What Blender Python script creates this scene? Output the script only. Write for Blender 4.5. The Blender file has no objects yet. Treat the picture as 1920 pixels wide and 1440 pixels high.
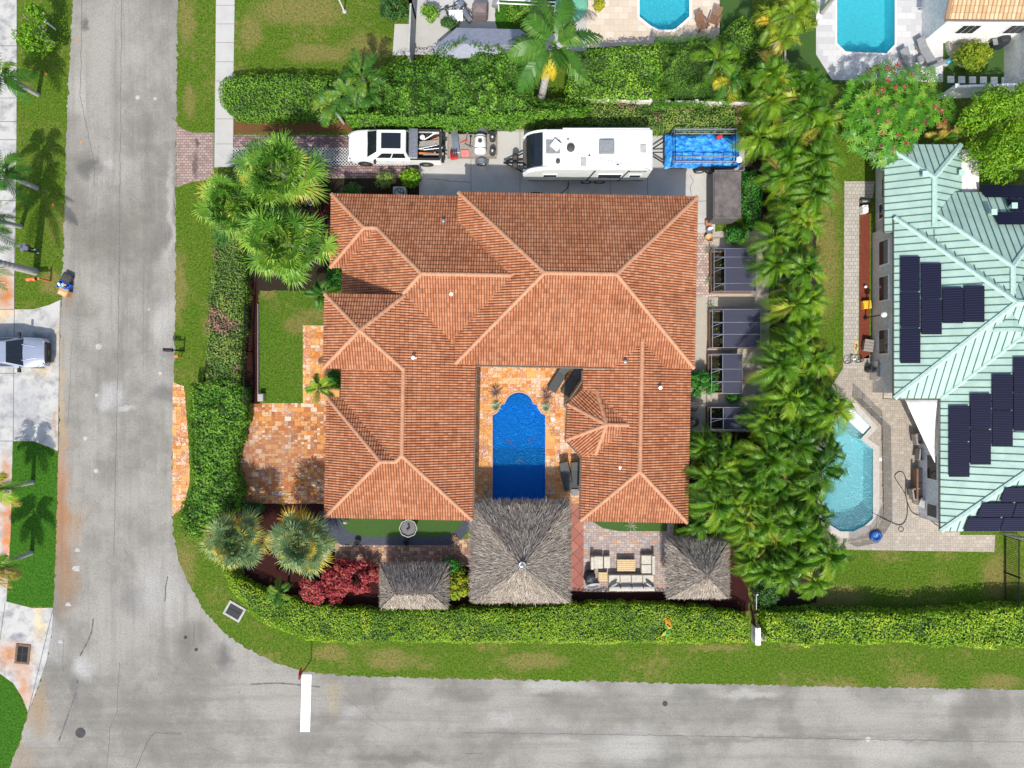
import bpy, bmesh, math, random
import numpy as np
from mathutils import Vector, Matrix
from mathutils.geometry import tessellate_polygon
random.seed(7); RNG = np.random.default_rng(7)
sc = bpy.context.scene
# ---------------------------------------------------------------- camera, sky, sun, exposure
HC = 46.0; S = 29.0                       # camera height (m), photo pixels per metre on the ground
cam = bpy.data.cameras.new('camera'); co = bpy.data.objects.new('camera', cam)
sc.collection.objects.link(co); co.location = (0, 0, HC); co.rotation_euler = (0, 0, 0)
cam.sensor_width = 36; cam.lens = 36 * HC * S / 1920; cam.clip_end = 1000; cam.clip_start = 0.5
sc.camera = co
SUN_EL, SUN_AZ = math.radians(53), math.radians(184)     # sun to the south, a touch west
w = bpy.data.worlds.new('World'); sc.world = w; w.use_nodes = True
sky = w.node_tree.nodes.new('ShaderNodeTexSky'); sky.sky_type = 'NISHITA'; sky.sun_disc = False
sky.sun_elevation = SUN_EL; sky.sun_rotation = SUN_AZ; sky.air_density = 1.0; sky.dust_density = 2.0
bg = w.node_tree.nodes['Background']; bg.inputs[1].default_value = 0.15
w.node_tree.links.new(sky.outputs[0], bg.inputs[0])
sun = bpy.data.lights.new('sun', 'SUN'); sun.energy = 3.5; sun.angle = math.radians(0.5); sun.color = (1.0, 0.95, 0.87)
so = bpy.data.objects.new('sun', sun); sc.collection.objects.link(so)
sd = Vector((math.sin(SUN_AZ) * math.cos(SUN_EL), math.cos(SUN_AZ) * math.cos(SUN_EL), math.sin(SUN_EL)))
so.rotation_euler = sd.to_track_quat('Z', 'Y').to_euler(); so.location = sd * 80
sc.view_settings.view_transform = 'Standard'; sc.view_settings.look = 'None'
sc.view_settings.exposure = 0.5; sc.view_settings.gamma = 1
sc.render.engine = 'CYCLES'
# ---------------------------------------------------------------- helpers
def P(px, py, z=0.0):
    k = (1 - z / HC) / S
    return Vector(((px - 960) * k, (720 - py) * k, z))
def PP(pts, z=0.0): return [P(a, b, z) for a, b in pts]
COL = sc.collection
def prop(o, label=None, cat=None, group=None, kind=None):
    if label: o['label'] = label
    if cat: o['category'] = cat
    if group: o['group'] = group
    if kind: o['kind'] = kind
    return o
def thing(name, label, cat, loc=(0, 0, 0), rz=0.0, group=None):
    o = bpy.data.objects.new(name, None); COL.objects.link(o); o.empty_display_size = 0.3
    o.location = loc; o.rotation_euler = (0, 0, rz)
    return prop(o, label, cat, group)
def copy_tree(o, parent=None):
    c = o.copy(); COL.objects.link(c)
    if parent: c.parent = parent
    for ch in list(o.children): copy_tree(ch, c)
    return c
def dup(o, loc, rz=0.0, label=None, s=None, sz=None):
    c = copy_tree(o); c.location = loc; c.rotation_euler = (0, 0, rz)
    if s: c.scale = (s, s, sz or s)
    if label: c['label'] = label
    return c
def rot2(x, y, a): return x * math.cos(a) - y * math.sin(a), x * math.sin(a) + y * math.cos(a)
class MB:
    def __init__(s): s.v = []; s.f = []; s.m = []; s.uv = None
    def add(s, vs, fs, mi=0):
        n = len(s.v); s.v += [tuple(v) for v in vs]; s.f += [tuple(i + n for i in f) for f in fs]; s.m += [mi] * len(fs); return s
    def box(s, c, d, rz=0.0, mi=0, ry=0.0, rx=0.0):
        M = Matrix.Translation(Vector(c)) @ Matrix.Rotation(rz, 4, 'Z') @ Matrix.Rotation(ry, 4, 'Y') @ Matrix.Rotation(rx, 4, 'X')
        vs = [M @ Vector((x * d[0] / 2, y * d[1] / 2, z * d[2] / 2)) for z in (-1, 1) for y in (-1, 1) for x in (-1, 1)]
        return s.add(vs, [(0, 2, 3, 1), (4, 5, 7, 6), (0, 1, 5, 4), (2, 6, 7, 3), (0, 4, 6, 2), (1, 3, 7, 5)], mi)
    def loft(s, rings, mi=0, cap=True, closed=True):
        n = len(rings[0]); vs = [v for r in rings for v in r]; fs = []
        for i in range(len(rings) - 1):
            for j in range(n if closed else n - 1):
                k = (j + 1) % n; fs.append((i * n + j, i * n + k, (i + 1) * n + k, (i + 1) * n + j))
        if cap: fs.append(tuple(range(n))[::-1]); fs.append(tuple((len(rings) - 1) * n + j for j in range(n)))
        return s.add(vs, fs, mi)
    def prism(s, poly, z0, z1, mi=0, top=None):
        top = top or poly
        return s.loft([[(p[0], p[1], z0) for p in poly], [(p[0], p[1], z1) for p in top]], mi)
    def tube(s, pts, r, seg=6, mi=0, r1=None):
        pts = [Vector(p) for p in pts]; rings = []; n = len(pts)
        for i, p in enumerate(pts):
            d = (pts[min(i + 1, n - 1)] - pts[max(i - 1, 0)]).normalized()
            a = d.orthogonal().normalized() if i == 0 or abs(d.dot(pa)) > .99 else (pa - d * pa.dot(d)).normalized()
            pa = a; b = d.cross(a); rr = r if r1 is None else r + (r1 - r) * i / max(1, n - 1)
            rings.append([p + (a * math.cos(t) + b * math.sin(t)) * rr for t in [2 * math.pi * j / seg for j in range(seg)]])
        return s.loft(rings, mi)
    def lathe(s, c, prof, seg=20, mi=0, fn=None):
        rings = [[(c[0] + r * (fn(t) if fn else 1) * math.cos(t), c[1] + r * (fn(t) if fn else 1) * math.sin(t), c[2] + z) for t in [2 * math.pi * j / seg for j in range(seg)]] for r, z in prof]
        ring = abs(prof[0][1] - prof[-1][1]) < .05 and min(prof[0][0], prof[-1][0]) > .3 * max(p[0] for p in prof)
        return s.loft(rings + ([rings[0]] if ring else []), mi, cap=not ring)
    def cyl(s, c, r, h, seg=20, axis='Z', mi=0):
        a = Vector(c); d = {'Z': Vector((0, 0, 1)), 'X': Vector((1, 0, 0)), 'Y': Vector((0, 1, 0))}[axis] * h / 2
        return s.tube([a - d, a + d], r, seg, mi)
    def poly(s, pts, mi=0, up=True):
        pts = [Vector(p) for p in pts]
        t = tessellate_polygon([pts]); fs = []
        for a, b, c in t:
            nz = (pts[b] - pts[a]).cross(pts[c] - pts[a]).z
            fs.append((a, b, c) if (nz > 0) == up else (a, c, b))
        return s.add(pts, fs, mi)
    def ribbon(s, pts, wd, mi=0):
        pts = [Vector(p) for p in pts]; L = []; R = []
        for i, p in enumerate(pts):
            d = pts[min(i + 1, len(pts) - 1)] - pts[max(i - 1, 0)]; n = Vector((-d.y, d.x, 0)).normalized() * wd / 2
            L.append(p + n); R.append(p - n)
        n = len(pts)
        return s.add(R + L, [(i, i + 1, n + i + 1, n + i) for i in range(n - 1)], mi)
    def build(s, name, mats, parent=None, off=None, smooth=False, bev=0.0, sub=0):
        me = bpy.data.meshes.new(name); o = Vector(off) if off is not None else Vector()
        me.from_pydata([tuple(Vector(v) - o) for v in s.v], [], s.f)
        if not isinstance(mats, (list, tuple)): mats = [mats]
        for m in mats: me.materials.append(m)
        if len(mats) > 1: me.polygons.foreach_set('material_index', s.m)
        if s.uv is not None:
            l = me.uv_layers.new(name='UVMap'); l.data.foreach_set('uv', np.array(s.uv, dtype=np.float32).ravel())
        if smooth: me.polygons.foreach_set('use_smooth', [True] * len(me.polygons))
        me.update()
        ob = bpy.data.objects.new(name, me); COL.objects.link(ob)
        if parent: ob.parent = parent
        elif off is not None: ob.location = o
        if bev: b = ob.modifiers.new('b', 'BEVEL'); b.width = bev; b.segments = 2; b.limit_method = 'ANGLE'
        if sub: b = ob.modifiers.new('s', 'SUBSURF'); b.levels = sub; b.render_levels = sub
        return ob
def catmull(pts, n=8, closed=False):
    out = []; N = len(pts); rg = range(N if closed else N - 1)
    g = lambda i: Vector(pts[i % N]) if closed else Vector(pts[max(0, min(N - 1, i))])
    for i in rg:
        p0, p1, p2, p3 = g(i - 1), g(i), g(i + 1), g(i + 2)
        for j in range(n):
            t = j / n; out.append(.5 * ((2 * p1) + (p2 - p0) * t + (2 * p0 - 5 * p1 + 4 * p2 - p3) * t * t + (3 * p1 - p0 - 3 * p2 + p3) * t ** 3))
    if not closed: out.append(Vector(pts[-1]))
    return out
def roughen(pts, step=.22, amp=.035):
    out = []; n = len(pts)
    for i in range(n):
        a, b = Vector(pts[i]), Vector(pts[(i + 1) % n]); L = (b - a).length; k = max(1, int(L / step))
        if L > 90: out.append(a); continue
        d = (b - a).normalized(); nn = Vector((-d.y, d.x, 0))
        for j in range(k): out.append(a + (b - a) * j / k + nn * random.gauss(0, amp) * (1 if 0 < j else 0))
    return out
# ---------------------------------------------------------------- materials
class NT:
    def __init__(s, name):
        s.mat = bpy.data.materials.new(name); s.mat.use_nodes = True; s.t = s.mat.node_tree; s.b = s.t.nodes['Principled BSDF']
        s.out = s.t.nodes['Material Output']; s.co = s.n('ShaderNodeTexCoord').outputs['Object']
    def n(s, ty, **kw):
        nd = s.t.nodes.new(ty)
        for k, v in kw.items(): setattr(nd, k, v)
        return nd
    def put(s, sock, v):
        if v is None: return
        if isinstance(v, bpy.types.NodeSocket): s.t.links.new(v, sock)
        elif isinstance(v, (tuple, list)) and len(v) == 3 and sock.type == 'RGBA': sock.default_value = (*v, 1)
        else: sock.default_value = v
    def m(s, op, a, b=None, c=None, clamp=False):
        nd = s.n('ShaderNodeMath', operation=op, use_clamp=clamp)
        for i, v in enumerate((a, b, c)): s.put(nd.inputs[i], v) if v is not None else None
        return nd.outputs[0]
    def mix(s, f, a, b, bt='MIX'):
        nd = s.n('ShaderNodeMix', data_type='RGBA', blend_type=bt); s.put(nd.inputs[0], f); s.put(nd.inputs[6], a); s.put(nd.inputs[7], b); return nd.outputs[2]
    def noise(s, sc_, det=4, rough=.6, vec=None, col=False, dist=0):
        nd = s.n('ShaderNodeTexNoise'); s.put(nd.inputs['Vector'], vec or s.co); nd.inputs['Scale'].default_value = sc_; nd.inputs['Detail'].default_value = det
        nd.inputs['Roughness'].default_value = rough; nd.inputs['Distortion'].default_value = dist; return nd.outputs['Color' if col else 'Fac']
    def ramp(s, f, stops, const=False):
        nd = s.n('ShaderNodeValToRGB'); r = nd.color_ramp; r.interpolation = 'CONSTANT' if const else 'LINEAR'
        while len(r.elements) < len(stops): r.elements.new(.5)
        for e, (p, c) in zip(r.elements, stops): e.position = p; e.color = (*c, 1) if len(c) == 3 else c
        s.put(nd.inputs[0], f); return nd.outputs[0]
    def step(s, f, a, b):
        nd = s.n('ShaderNodeMapRange', interpolation_type='SMOOTHSTEP'); s.put(nd.inputs[0], f); nd.inputs[1].default_value = a; nd.inputs[2].default_value = b; return nd.outputs[0]
    def sep(s, v=None):
        nd = s.n('ShaderNodeSeparateXYZ'); s.put(nd.inputs[0], v or s.co); return nd.outputs
    def comb(s, x, y, z=0.0):
        nd = s.n('ShaderNodeCombineXYZ'); s.put(nd.inputs[0], x); s.put(nd.inputs[1], y); s.put(nd.inputs[2], z); return nd.outputs[0]
    def vm(s, op, a, b=None):
        nd = s.n('ShaderNodeVectorMath', operation=op); s.put(nd.inputs[0], a)
        if b is not None: s.put(nd.inputs[1], b)
        return nd.outputs['Value' if op in ('LENGTH', 'DISTANCE', 'DOT_PRODUCT') else 0]
    def white(s, v):
        nd = s.n('ShaderNodeTexWhiteNoise'); s.put(nd.inputs[0], v); return nd.outputs['Value']
    def warp(s, amt, sc_=.8, det=4):
        d = s.vm('SUBTRACT', s.noise(sc_, det, .6, col=True), (.5, .5, .5)); nd = s.n('ShaderNodeVectorMath', operation='SCALE'); s.put(nd.inputs[0], d); nd.inputs['Scale'].default_value = amt
        return s.vm('ADD', s.co, nd.outputs[0])
    def blob(s, v, px, py, rx, ry, soft=.6):   # elliptical stain at a place on the ground, given by its photo pixel
        c = P(px, py); d = s.vm('LENGTH', s.vm('MULTIPLY', s.vm('SUBTRACT', v, (c.x, c.y, 0)), (S / rx, S / ry, 0)))
        nd = s.n('ShaderNodeMapRange', interpolation_type='SMOOTHSTEP'); s.put(nd.inputs[0], d); nd.inputs[1].default_value = 1; nd.inputs[2].default_value = 1 - soft; return nd.outputs[0]
    def bump(s, h, st=.3, dist=.02):
        nd = s.n('ShaderNodeBump'); nd.inputs['Strength'].default_value = st; nd.inputs['Distance'].default_value = dist; s.put(nd.inputs['Height'], h); s.put(s.b.inputs['Normal'], nd.outputs[0]); return nd.outputs[0]
    def fin(s, col, rough=.8, metal=0.0, spec=None):
        s.put(s.b.inputs['Base Color'], col); s.put(s.b.inputs['Roughness'], rough); s.put(s.b.inputs['Metallic'], metal)
        if spec is not None: s.b.inputs['Specular IOR Level'].default_value = spec
        return s.mat
def mpl(name, c, rough=.6, metal=0.0, var=.12, sc_=6.0, spec=None, bump=0.0):   # painted or plain surface with slight wear
    t = NT(name); n = t.noise(sc_, 5, .65); d = tuple(x * (1 - var) for x in c); l = tuple(min(1, x * (1 + var)) for x in c)
    if bump: t.bump(n, bump, .02)
    return t.fin(t.mix(t.step(n, .3, .7), d, l), rough, metal, spec)
# ---------------------------------------------------------------- ground materials
def grass_mat(name, a, b, dry, dryness=.5, blobs=(), lush=()):
    t = NT(name); fine = t.noise(7.5, 4, .85); mid = t.noise(2.6, 5, .7); big = t.noise(.35, 4, .6)
    g = t.mix(t.step(fine, .34, .66), a, b)
    d = t.m('ADD', t.m('MULTIPLY', big, .5), t.m('MULTIPLY', mid, .5)); f = t.step(d, .62 - .25 * dryness, .82 - .25 * dryness)
    v = t.warp(1.2, 1.4)
    for x in blobs: f = t.m('MAXIMUM', f, t.m('MULTIPLY', t.blob(v, *x), .85))
    for x in lush: f = t.m('MULTIPLY', f, t.m('SUBTRACT', 1.0, t.blob(v, *x)))
    f = t.m('MULTIPLY', f, t.step(t.noise(6, 4, .8), .32, .6))
    col = t.mix(f, g, dry); col = t.mix(t.m('MULTIPLY', t.step(t.noise(13, 3, .85), .48, .66), .6), col, (.014, .03, .004)); t.bump(t.noise(12, 4, .8), .9, .08); return t.fin(col, .9, spec=.1)
M = {}
M['grass'] = grass_mat('grass_ground', (.032, .08, .005), (.135, .22, .018), (.27, .20, .075), .56,
    blobs=[(350, 40, 22, 60), (690, 90, 60, 40), (470, 60, 30, 50), (560, 20, 120, 40), (600, 100, 90, 25), (450, 235, 40, 22), (700, 236, 120, 14), (355, 190, 18, 40), (335, 540, 22, 90), (345, 1060, 30, 50), (95, 530, 28, 40), (1545, 480, 40, 160), (1540, 370, 50, 60), (1560, 1120, 90, 30), (1570, 1285, 70, 12), (1720, 1280, 60, 20), (1870, 1280, 60, 22), (730, 1235, 60, 26), (620, 1225, 50, 20), (1340, 1215, 70, 12), (560, 690, 60, 30), (455, 1075, 30, 30), (1870, 1080, 40, 60), (1000, 1240, 90, 22)],
    lush=[(1500, 1240, 150, 26), (60, 430, 40, 90), (85, 570, 20, 26), (360, 600, 26, 60), (1650, 1080, 120, 30), (800, 1262, 300, 10)])
M['lawn'] = grass_mat('lush_lawn', (.018, .08, .005), (.065, .19, .014), (.16, .16, .04), .12)
M['front_lawn'] = grass_mat('front_lawn_grass', (.035, .09, .006), (.12, .21, .02), (.26, .19, .07), .45, blobs=[(560, 610, 40, 25), (500, 545, 25, 25), (590, 590, 40, 20)])
M['turf'] = mpl('synthetic_turf', (.035, .085, .012), .95, var=.3, sc_=30)
def road_mat():
    t = NT('weathered_asphalt'); v = t.warp(2.2, .45, 5); big = t.noise(.16, 6, .62, v); mid = t.noise(.9, 5, .7, v)
    col = t.mix(t.step(big, .38, .62), (.18, .17, .146), (.30, .285, .252)); col = t.mix(t.m('MULTIPLY', t.step(mid, .45, .72), .35), col, (.31, .30, .275))
    for px, py, rx, ry, k, c in [
        (165, 315, 32, 32, .75, (.07, .068, .065)), (152, 45, 9, 26, .7, (.06, .055, .05)), (145, 420, 24, 130, .35, (.17, .16, .14)), (300, 450, 18, 60, .6, (.13, .125, .115)), (297, 560, 30, 40, .5, (.15, .145, .135)), (315, 665, 18, 14, .6, (.1, .1, .09)), (303, 745, 42, 28, .7, (.12, .12, .115)), (225, 600, 10, 480, .28, (.13, .125, .12)),
        (360, 1195, 60, 42, .62, (.105, .1, .085)), (420, 1230, 26, 34, .75, (.09, .09, .085)), (255, 1125, 60, 40, .45, (.14, .135, .13)), (140, 1290, 10, 60, .5, (.12, .115, .11)), (880, 1305, 60, 18, .6, (.13, .125, .1)), (1030, 1312, 50, 16, .6, (.14, .13, .11)), (1300, 1300, 60, 20, .6, (.13, .13, .11)), (760, 1425, 120, 14, .6, (.12, .115, .1)), (1450, 1384, 520, 9, .5, (.14, .135, .12)), (1000, 1376, 300, 14, .4, (.14, .135, .13)), (1240, 1430, 60, 18, .5, (.12, .12, .1)), (1100, 1330, 700, 26, .35, (.2, .19, .17)), (800, 1300, 500, 10, .2, (.18, .17, .14)), (1650, 1310, 60, 30, .4, (.18, .175, .15)), (1840, 1330, 60, 24, .5, (.15, .145, .12)),
        (215, 740, 42, 36, .65, (.45, .445, .43)), (245, 765, 22, 10, .6, (.46, .455, .44)), (310, 610, 28, 90, .55, (.42, .41, .38)), (320, 400, 10, 150, .5, (.44, .43, .4)), (150, 180, 34, 50, .5, (.42, .41, .38)), (200, 312, 14, 10, .5, (.45, .44, .42)), (1190, 1400, 100, 60, .6, (.46, .45, .41)), (1050, 1290, 110, 24, .6, (.42, .41, .38)), (1400, 1300, 90, 16, .5, (.46, .45, .42)), (940, 1345, 40, 16, .4, (.42, .41, .39)), (155, 1255, 34, 32, .6, (.47, .465, .45)), (100, 1200, 40, 60, .45, (.43, .42, .4)), (660, 1345, 40, 26, .4, (.45, .44, .42)), (300, 1100, 60, 90, .45, (.44, .43, .41)), (1700, 1410, 200, 30, .4, (.42, .41, .37)), (1780, 1310, 40, 24, .45, (.46, .45, .42))]:
        col = t.mix(t.m('MULTIPLY', t.blob(v, px, py, rx, ry, .8), k), col, c)
    for px, py, rx, ry, k, c in [(116, 960, 22, 190, .85, (.33, .14, .045)), (125, 1090, 34, 90, .55, (.28, .15, .06)), (112, 760, 16, 160, .6, (.42, .28, .13)), (135, 980, 34, 60, .5, (.3, .17, .07)), (75, 1330, 36, 70, .7, (.28, .18, .085)), (40, 1420, 50, 40, .6, (.26, .19, .12)), (135, 560, 14, 70, .4, (.24, .17, .1)), (625, 1310, 22, 50, .35, (.36, .27, .13)), (215, 1395, 300, 40, .0, (0, 0, 0))]:
        col = t.mix(t.m('MULTIPLY', t.blob(v, px, py, rx, ry, .9), k), col, c)
    for px, py, r in [(258, 183, 5), (291, 185, 4), (181, 741, 4), (160, 822, 5), (180, 883, 5), (279, 580, 3), (185, 650, 7), (300, 700, 4), (1628, 1386, 6)]:
        col = t.mix(t.m('MULTIPLY', t.blob(t.co, px, py, r, r, .4), .6), col, (.56, .55, .53))
    xs, ys, zs = t.sep(t.warp(.25, .5, 2)); ns = t.noise(1.0, 5, .75, t.comb(t.m('MULTIPLY', xs, 1.3), t.m('MULTIPLY', ys, .06))); ew = t.noise(1.0, 5, .75, t.comb(t.m('MULTIPLY', xs, .06), t.m('MULTIPLY', ys, 1.3))); lane = t.step(ys, -16.5, -20.5)
    sm = t.m('ADD', t.m('MULTIPLY', ns, t.m('SUBTRACT', 1, lane)), t.m('MULTIPLY', ew, lane)); col = t.mix(t.m('MULTIPLY', t.step(sm, .46, .7), .42), col, (.13, .125, .115)); col = t.mix(t.m('MULTIPLY', t.step(sm, .48, .3), .25), col, (.34, .33, .3))
    col = t.mix(t.m('MULTIPLY', t.step(t.noise(2.3, 5, .8), .58, .74), .5), col, (.10, .095, .08))
    col = t.mix(t.m('MULTIPLY', t.step(t.noise(9, 4, .9), .46, .66), .5), col, (.10, .097, .09)); col = t.mix(t.m('MULTIPLY', t.step(t.noise(14, 3, .9), .58, .7), .5), col, (.45, .44, .42))
    t.bump(t.noise(60, 3, .8), .35, .015); return t.fin(col, .9, spec=.2)
M['road'] = road_mat()
def concrete_mat(name, base, dark, big=.5, joints=None, rust=(), white=(), jcol=(.12, .12, .12), stain=.5):
    t = NT(name); v = t.warp(.7, 1.2); n = t.noise(big, 6, .68, v)
    col = t.mix(t.m('MULTIPLY', t.step(n, .42, .68), stain), base, dark); col = t.mix(t.m('MULTIPLY', t.step(t.noise(7, 5, .75), .5, .7), .25), col, dark); col = t.mix(t.m('MULTIPLY', t.noise(40, 2, .8), .25), col, tuple(x * .7 for x in base))
    mod = t.m('ADD', .45, t.m('MULTIPLY', t.step(t.noise(1.7, 5, .75), .35, .62), .55)); w2 = t.warp(1.6, .9, 5)
    for x in rust: col = t.mix(t.m('MULTIPLY', t.m('MULTIPLY', t.blob(w2, *x[:4], .8), x[4]), mod), col, x[5])
    t.bump(t.noise(30, 3, .7), .2, .01); return t.fin(col, .85, spec=.25)
M['concrete'] = concrete_mat('driveway_concrete', (.46, .45, .42), (.27, .27, .26), .35, rust=[(825, 348, 26, 26, .5, (.2, .21, .17)), (900, 330, 40, 20, .4, (.3, .3, .3)), (1080, 350, 60, 12, .5, (.26, .26, .25)), (1240, 320, 6, 6, .5, (.2, .2, .2))])
M['sidewalk'] = concrete_mat('pale_sidewalk_concrete', (.44, .435, .41), (.33, .325, .31), .6)
OR = (.44, .16, .03); OR2 = (.38, .2, .07)
M['stained'] = concrete_mat('rust_stained_concrete', (.46, .455, .43), (.19, .19, .195), 1.1, stain=.8, rust=[(10, 545, 30, 60, .95, OR), (10, 590, 30, 22, .6, (.72, .5, .22)), (15, 1000, 20, 130, .95, (.5, .17, .035)), (12, 880, 16, 40, .7, OR), (60, 850, 60, 12, .6, OR2), (104, 800, 8, 60, .7, OR2), (20, 1230, 40, 45, .8, OR), (75, 1160, 16, 60, .6, (.72, .5, .2)), (45, 1290, 26, 60, .7, OR), (50, 1230, 30, 36, .5, OR2), (108, 640, 8, 60, .5, (.6, .45, .22)), (80, 690, 30, 26, .5, (.6, .45, .22)),
    (55, 645, 45, 18, .4, (.2, .19, .15)), (35, 1195, 22, 16, .7, (.12, .13, .17)), (40, 760, 60, 60, .5, (.22, .23, .26)), (55, 1110, 60, 16, .35, (.25, .24, .2))])
def paver_mat(name, cols, sx, sy, joint, jw=.012, split=False, ang=0.0, bond=True, dirt=(), vein=0.0, rough=.75):
    t = NT(name); v = t.co
    if ang:
        r = t.n('ShaderNodeVectorRotate', rotation_type='Z_AXIS'); t.put(r.inputs['Vector'], v); r.inputs['Angle'].default_value = ang; v = r.outputs[0]
    x, y, z = t.sep(v)
    v0 = t.m('DIVIDE', y, sy); row = t.m('FLOOR', v0)
    u0 = t.m('DIVIDE', x, sx)
    if bond: u0 = t.m('ADD', u0, t.m('MULTIPLY', row, .5 if bond is True else bond))
    cu = t.m('FLOOR', u0); id1 = t.comb(cu, row, 3.1); r1 = t.white(id1)
    fu = t.m('FRACT', u0); fv = t.m('FRACT', v0)
    eu = t.m('MULTIPLY', t.m('SUBTRACT', .5, t.m('ABSOLUTE', t.m('SUBTRACT', fu, .5))), sx); ev = t.m('MULTIPLY', t.m('SUBTRACT', .5, t.m('ABSOLUTE', t.m('SUBTRACT', fv, .5))), sy)
    e = t.m('MINIMUM', eu, ev)
    if split:
        k = t.m('GREATER_THAN', t.white(t.comb(cu, row, 9.7)), .45); u2 = t.m('MULTIPLY', u0, 2); v2 = t.m('MULTIPLY', v0, 2)
        r2 = t.white(t.comb(t.m('FLOOR', u2), t.m('FLOOR', v2), 5.3)); r1 = t.m('ADD', t.m('MULTIPLY', r1, t.m('SUBTRACT', 1, k)), t.m('MULTIPLY', r2, k))
        f2 = lambda q, ss: t.m('MULTIPLY', t.m('SUBTRACT', .5, t.m('ABSOLUTE', t.m('SUBTRACT', t.m('FRACT', q), .5))), ss / 2)
        e2 = t.m('MINIMUM', f2(u2, sx), f2(v2, sy)); e = t.m('MINIMUM', e, t.m('ADD', e2, t.m('MULTIPLY', t.m('SUBTRACT', 1, k), 9)))
    if vein:
        vv = t.vm('ADD', t.co, t.comb(t.m('MULTIPLY', r1, 40), t.m('MULTIPLY', r1, 13), 0)); r1 = t.m('ADD', r1, t.m('MULTIPLY', t.m('SUBTRACT', t.noise(3.0, 5, .7, vv, dist=2.5), .5), vein), clamp=True)
    n = len(cols); col = t.ramp(r1, [((i + (.15 if i else 0)) / n, c) for i, c in enumerate(cols)], const=not vein)
    for d in dirt: col = t.mix(t.m('MULTIPLY', t.blob(t.warp(.8, 1.2), *d[:4]), d[4]), col, d[5])
    col = t.mix(t.m('MULTIPLY', t.step(t.noise(14, 4, .7), .4, .7), .25), col, tuple(c * .6 for c in cols[0]))
    j = t.m('LESS_THAN', e, jw); col = t.mix(j, col, joint); t.bump(t.step(e, 0, jw * 2), .5, .01); return t.fin(col, rough, spec=.3)
M['travertine'] = paver_mat('orange_travertine', [(.46, .15, .03), (.58, .26, .06), (.62, .50, .33), (.30, .07, .025), (.66, .38, .12), (.56, .2, .045), (.68, .60, .48), (.40, .10, .04), (.62, .34, .10)], .62, .42, (.35, .16, .05), .008, split=True, vein=.9, rough=.5)
M['trav_drive'] = paver_mat('multicolour_travertine', [(.36, .11, .03), (.52, .2, .045), (.58, .42, .24), (.22, .055, .025), (.56, .24, .06), (.54, .27, .09), (.28, .09, .045), (.64, .56, .44), (.42, .15, .045)], .42, .3, (.25, .12, .05), .008, split=True, vein=.35, dirt=[(520, 850, 70, 60, .45, (.28, .15, .10)), (455, 850, 30, 90, .6, (.22, .10, .07))])
M['pink_paver'] = paver_mat('pink_grey_paver', [(.30, .21, .18), (.36, .26, .22), (.26, .18, .16), (.34, .25, .22)], .26, .17, (.12, .09, .08), .014, dirt=[(368, 270, 5, 12, .8, (.04, .035, .03)), (367, 310, 7, 34, .75, (.05, .045, .04))])
M['drive_paver'] = paver_mat('plum_paver', [(.22, .14, .14), (.28, .18, .17), (.16, .10, .11), (.34, .23, .2), (.2, .12, .13)], .3, .16, (.06, .045, .045), .014)
M['patio_paver'] = paver_mat('mixed_patio_paver', [(.36, .30, .26), (.42, .33, .27), (.29, .26, .26), (.42, .24, .16), (.32, .30, .31), (.44, .38, .33), (.27, .23, .23)], .33, .24, (.2, .15, .13), .012, split=True)
M['path_paver'] = paver_mat('brown_path_paver', [(.3, .16, .11), (.42, .24, .16), (.22, .12, .09), (.5, .34, .2), (.33, .22, .17), (.27, .15, .11)], .36, .24, (.12, .07, .05), .01, split=True)
M['red_paver'] = paver_mat('red_slab', [(.30, .11, .08), (.34, .14, .10), (.27, .10, .08)], .62, .62, (.09, .035, .03), .014, ang=math.radians(45), bond=False)
M['side_paver'] = paver_mat('rose_cobble', [(.42, .3, .26), (.5, .4, .35), (.35, .25, .22), (.55, .46, .41)], .2, .17, (.22, .17, .14), .02)
M['deck_paver'] = paver_mat('beige_deck_paver', [(.35, .31, .26), (.39, .35, .29), (.31, .28, .235), (.37, .325, .265)], .3, .24, (.24, .20, .16), .011, split=True)
M['walk_paver'] = paver_mat('pale_walk_paver', [(.38, .36, .31), (.42, .39, .34), (.35, .33, .285)], .24, .24, (.19, .17, .14), .012)
M['white_deck'] = paver_mat('white_marble_deck', [(.52, .515, .51), (.48, .48, .485), (.56, .555, .55), (.45, .45, .46)], .6, .4, (.38, .38, .38), .006)
M['cream_deck'] = paver_mat('cream_deck_paver', [(.54, .44, .34), (.60, .50, .40), (.50, .41, .31), (.62, .53, .43)], .6, .4, (.4, .32, .24), .006, vein=.4)
def specks_mat(name, base, lo, hi, sc_=30, rough=.95):
    t = NT(name); n = t.noise(sc_, 3, .9); col = t.mix(t.step(n, .3, .5), lo, base); col = t.mix(t.step(n, .58, .72), col, hi); col = t.mix(t.m('MULTIPLY', t.noise(1.5, 4), .35), col, lo); t.bump(n, .9, .04); return t.fin(col, rough, spec=.1)
M['mulch'] = specks_mat('dark_red_mulch', (.045, .014, .012), (.015, .005, .005), (.16, .09, .07))
M['soil'] = specks_mat('dark_leafy_soil', (.035, .028, .018), (.010, .009, .007), (.16, .10, .045))
M['dry_soil'] = specks_mat('dry_brown_bed', (.17, .085, .035), (.05, .035, .012), (.33, .2, .11))
M['gravel_dark'] = specks_mat('dark_slate_gravel', (.075, .085, .11), (.03, .035, .05), (.3, .32, .36), 24)
M['gravel'] = specks_mat('pale_gravel', (.46, .42, .35), (.28, .25, .2), (.66, .62, .55), 22)
M['red_mulch'] = specks_mat('red_lava_mulch', (.20, .05, .03), (.07, .018, .012), (.45, .22, .15), 24)
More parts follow.
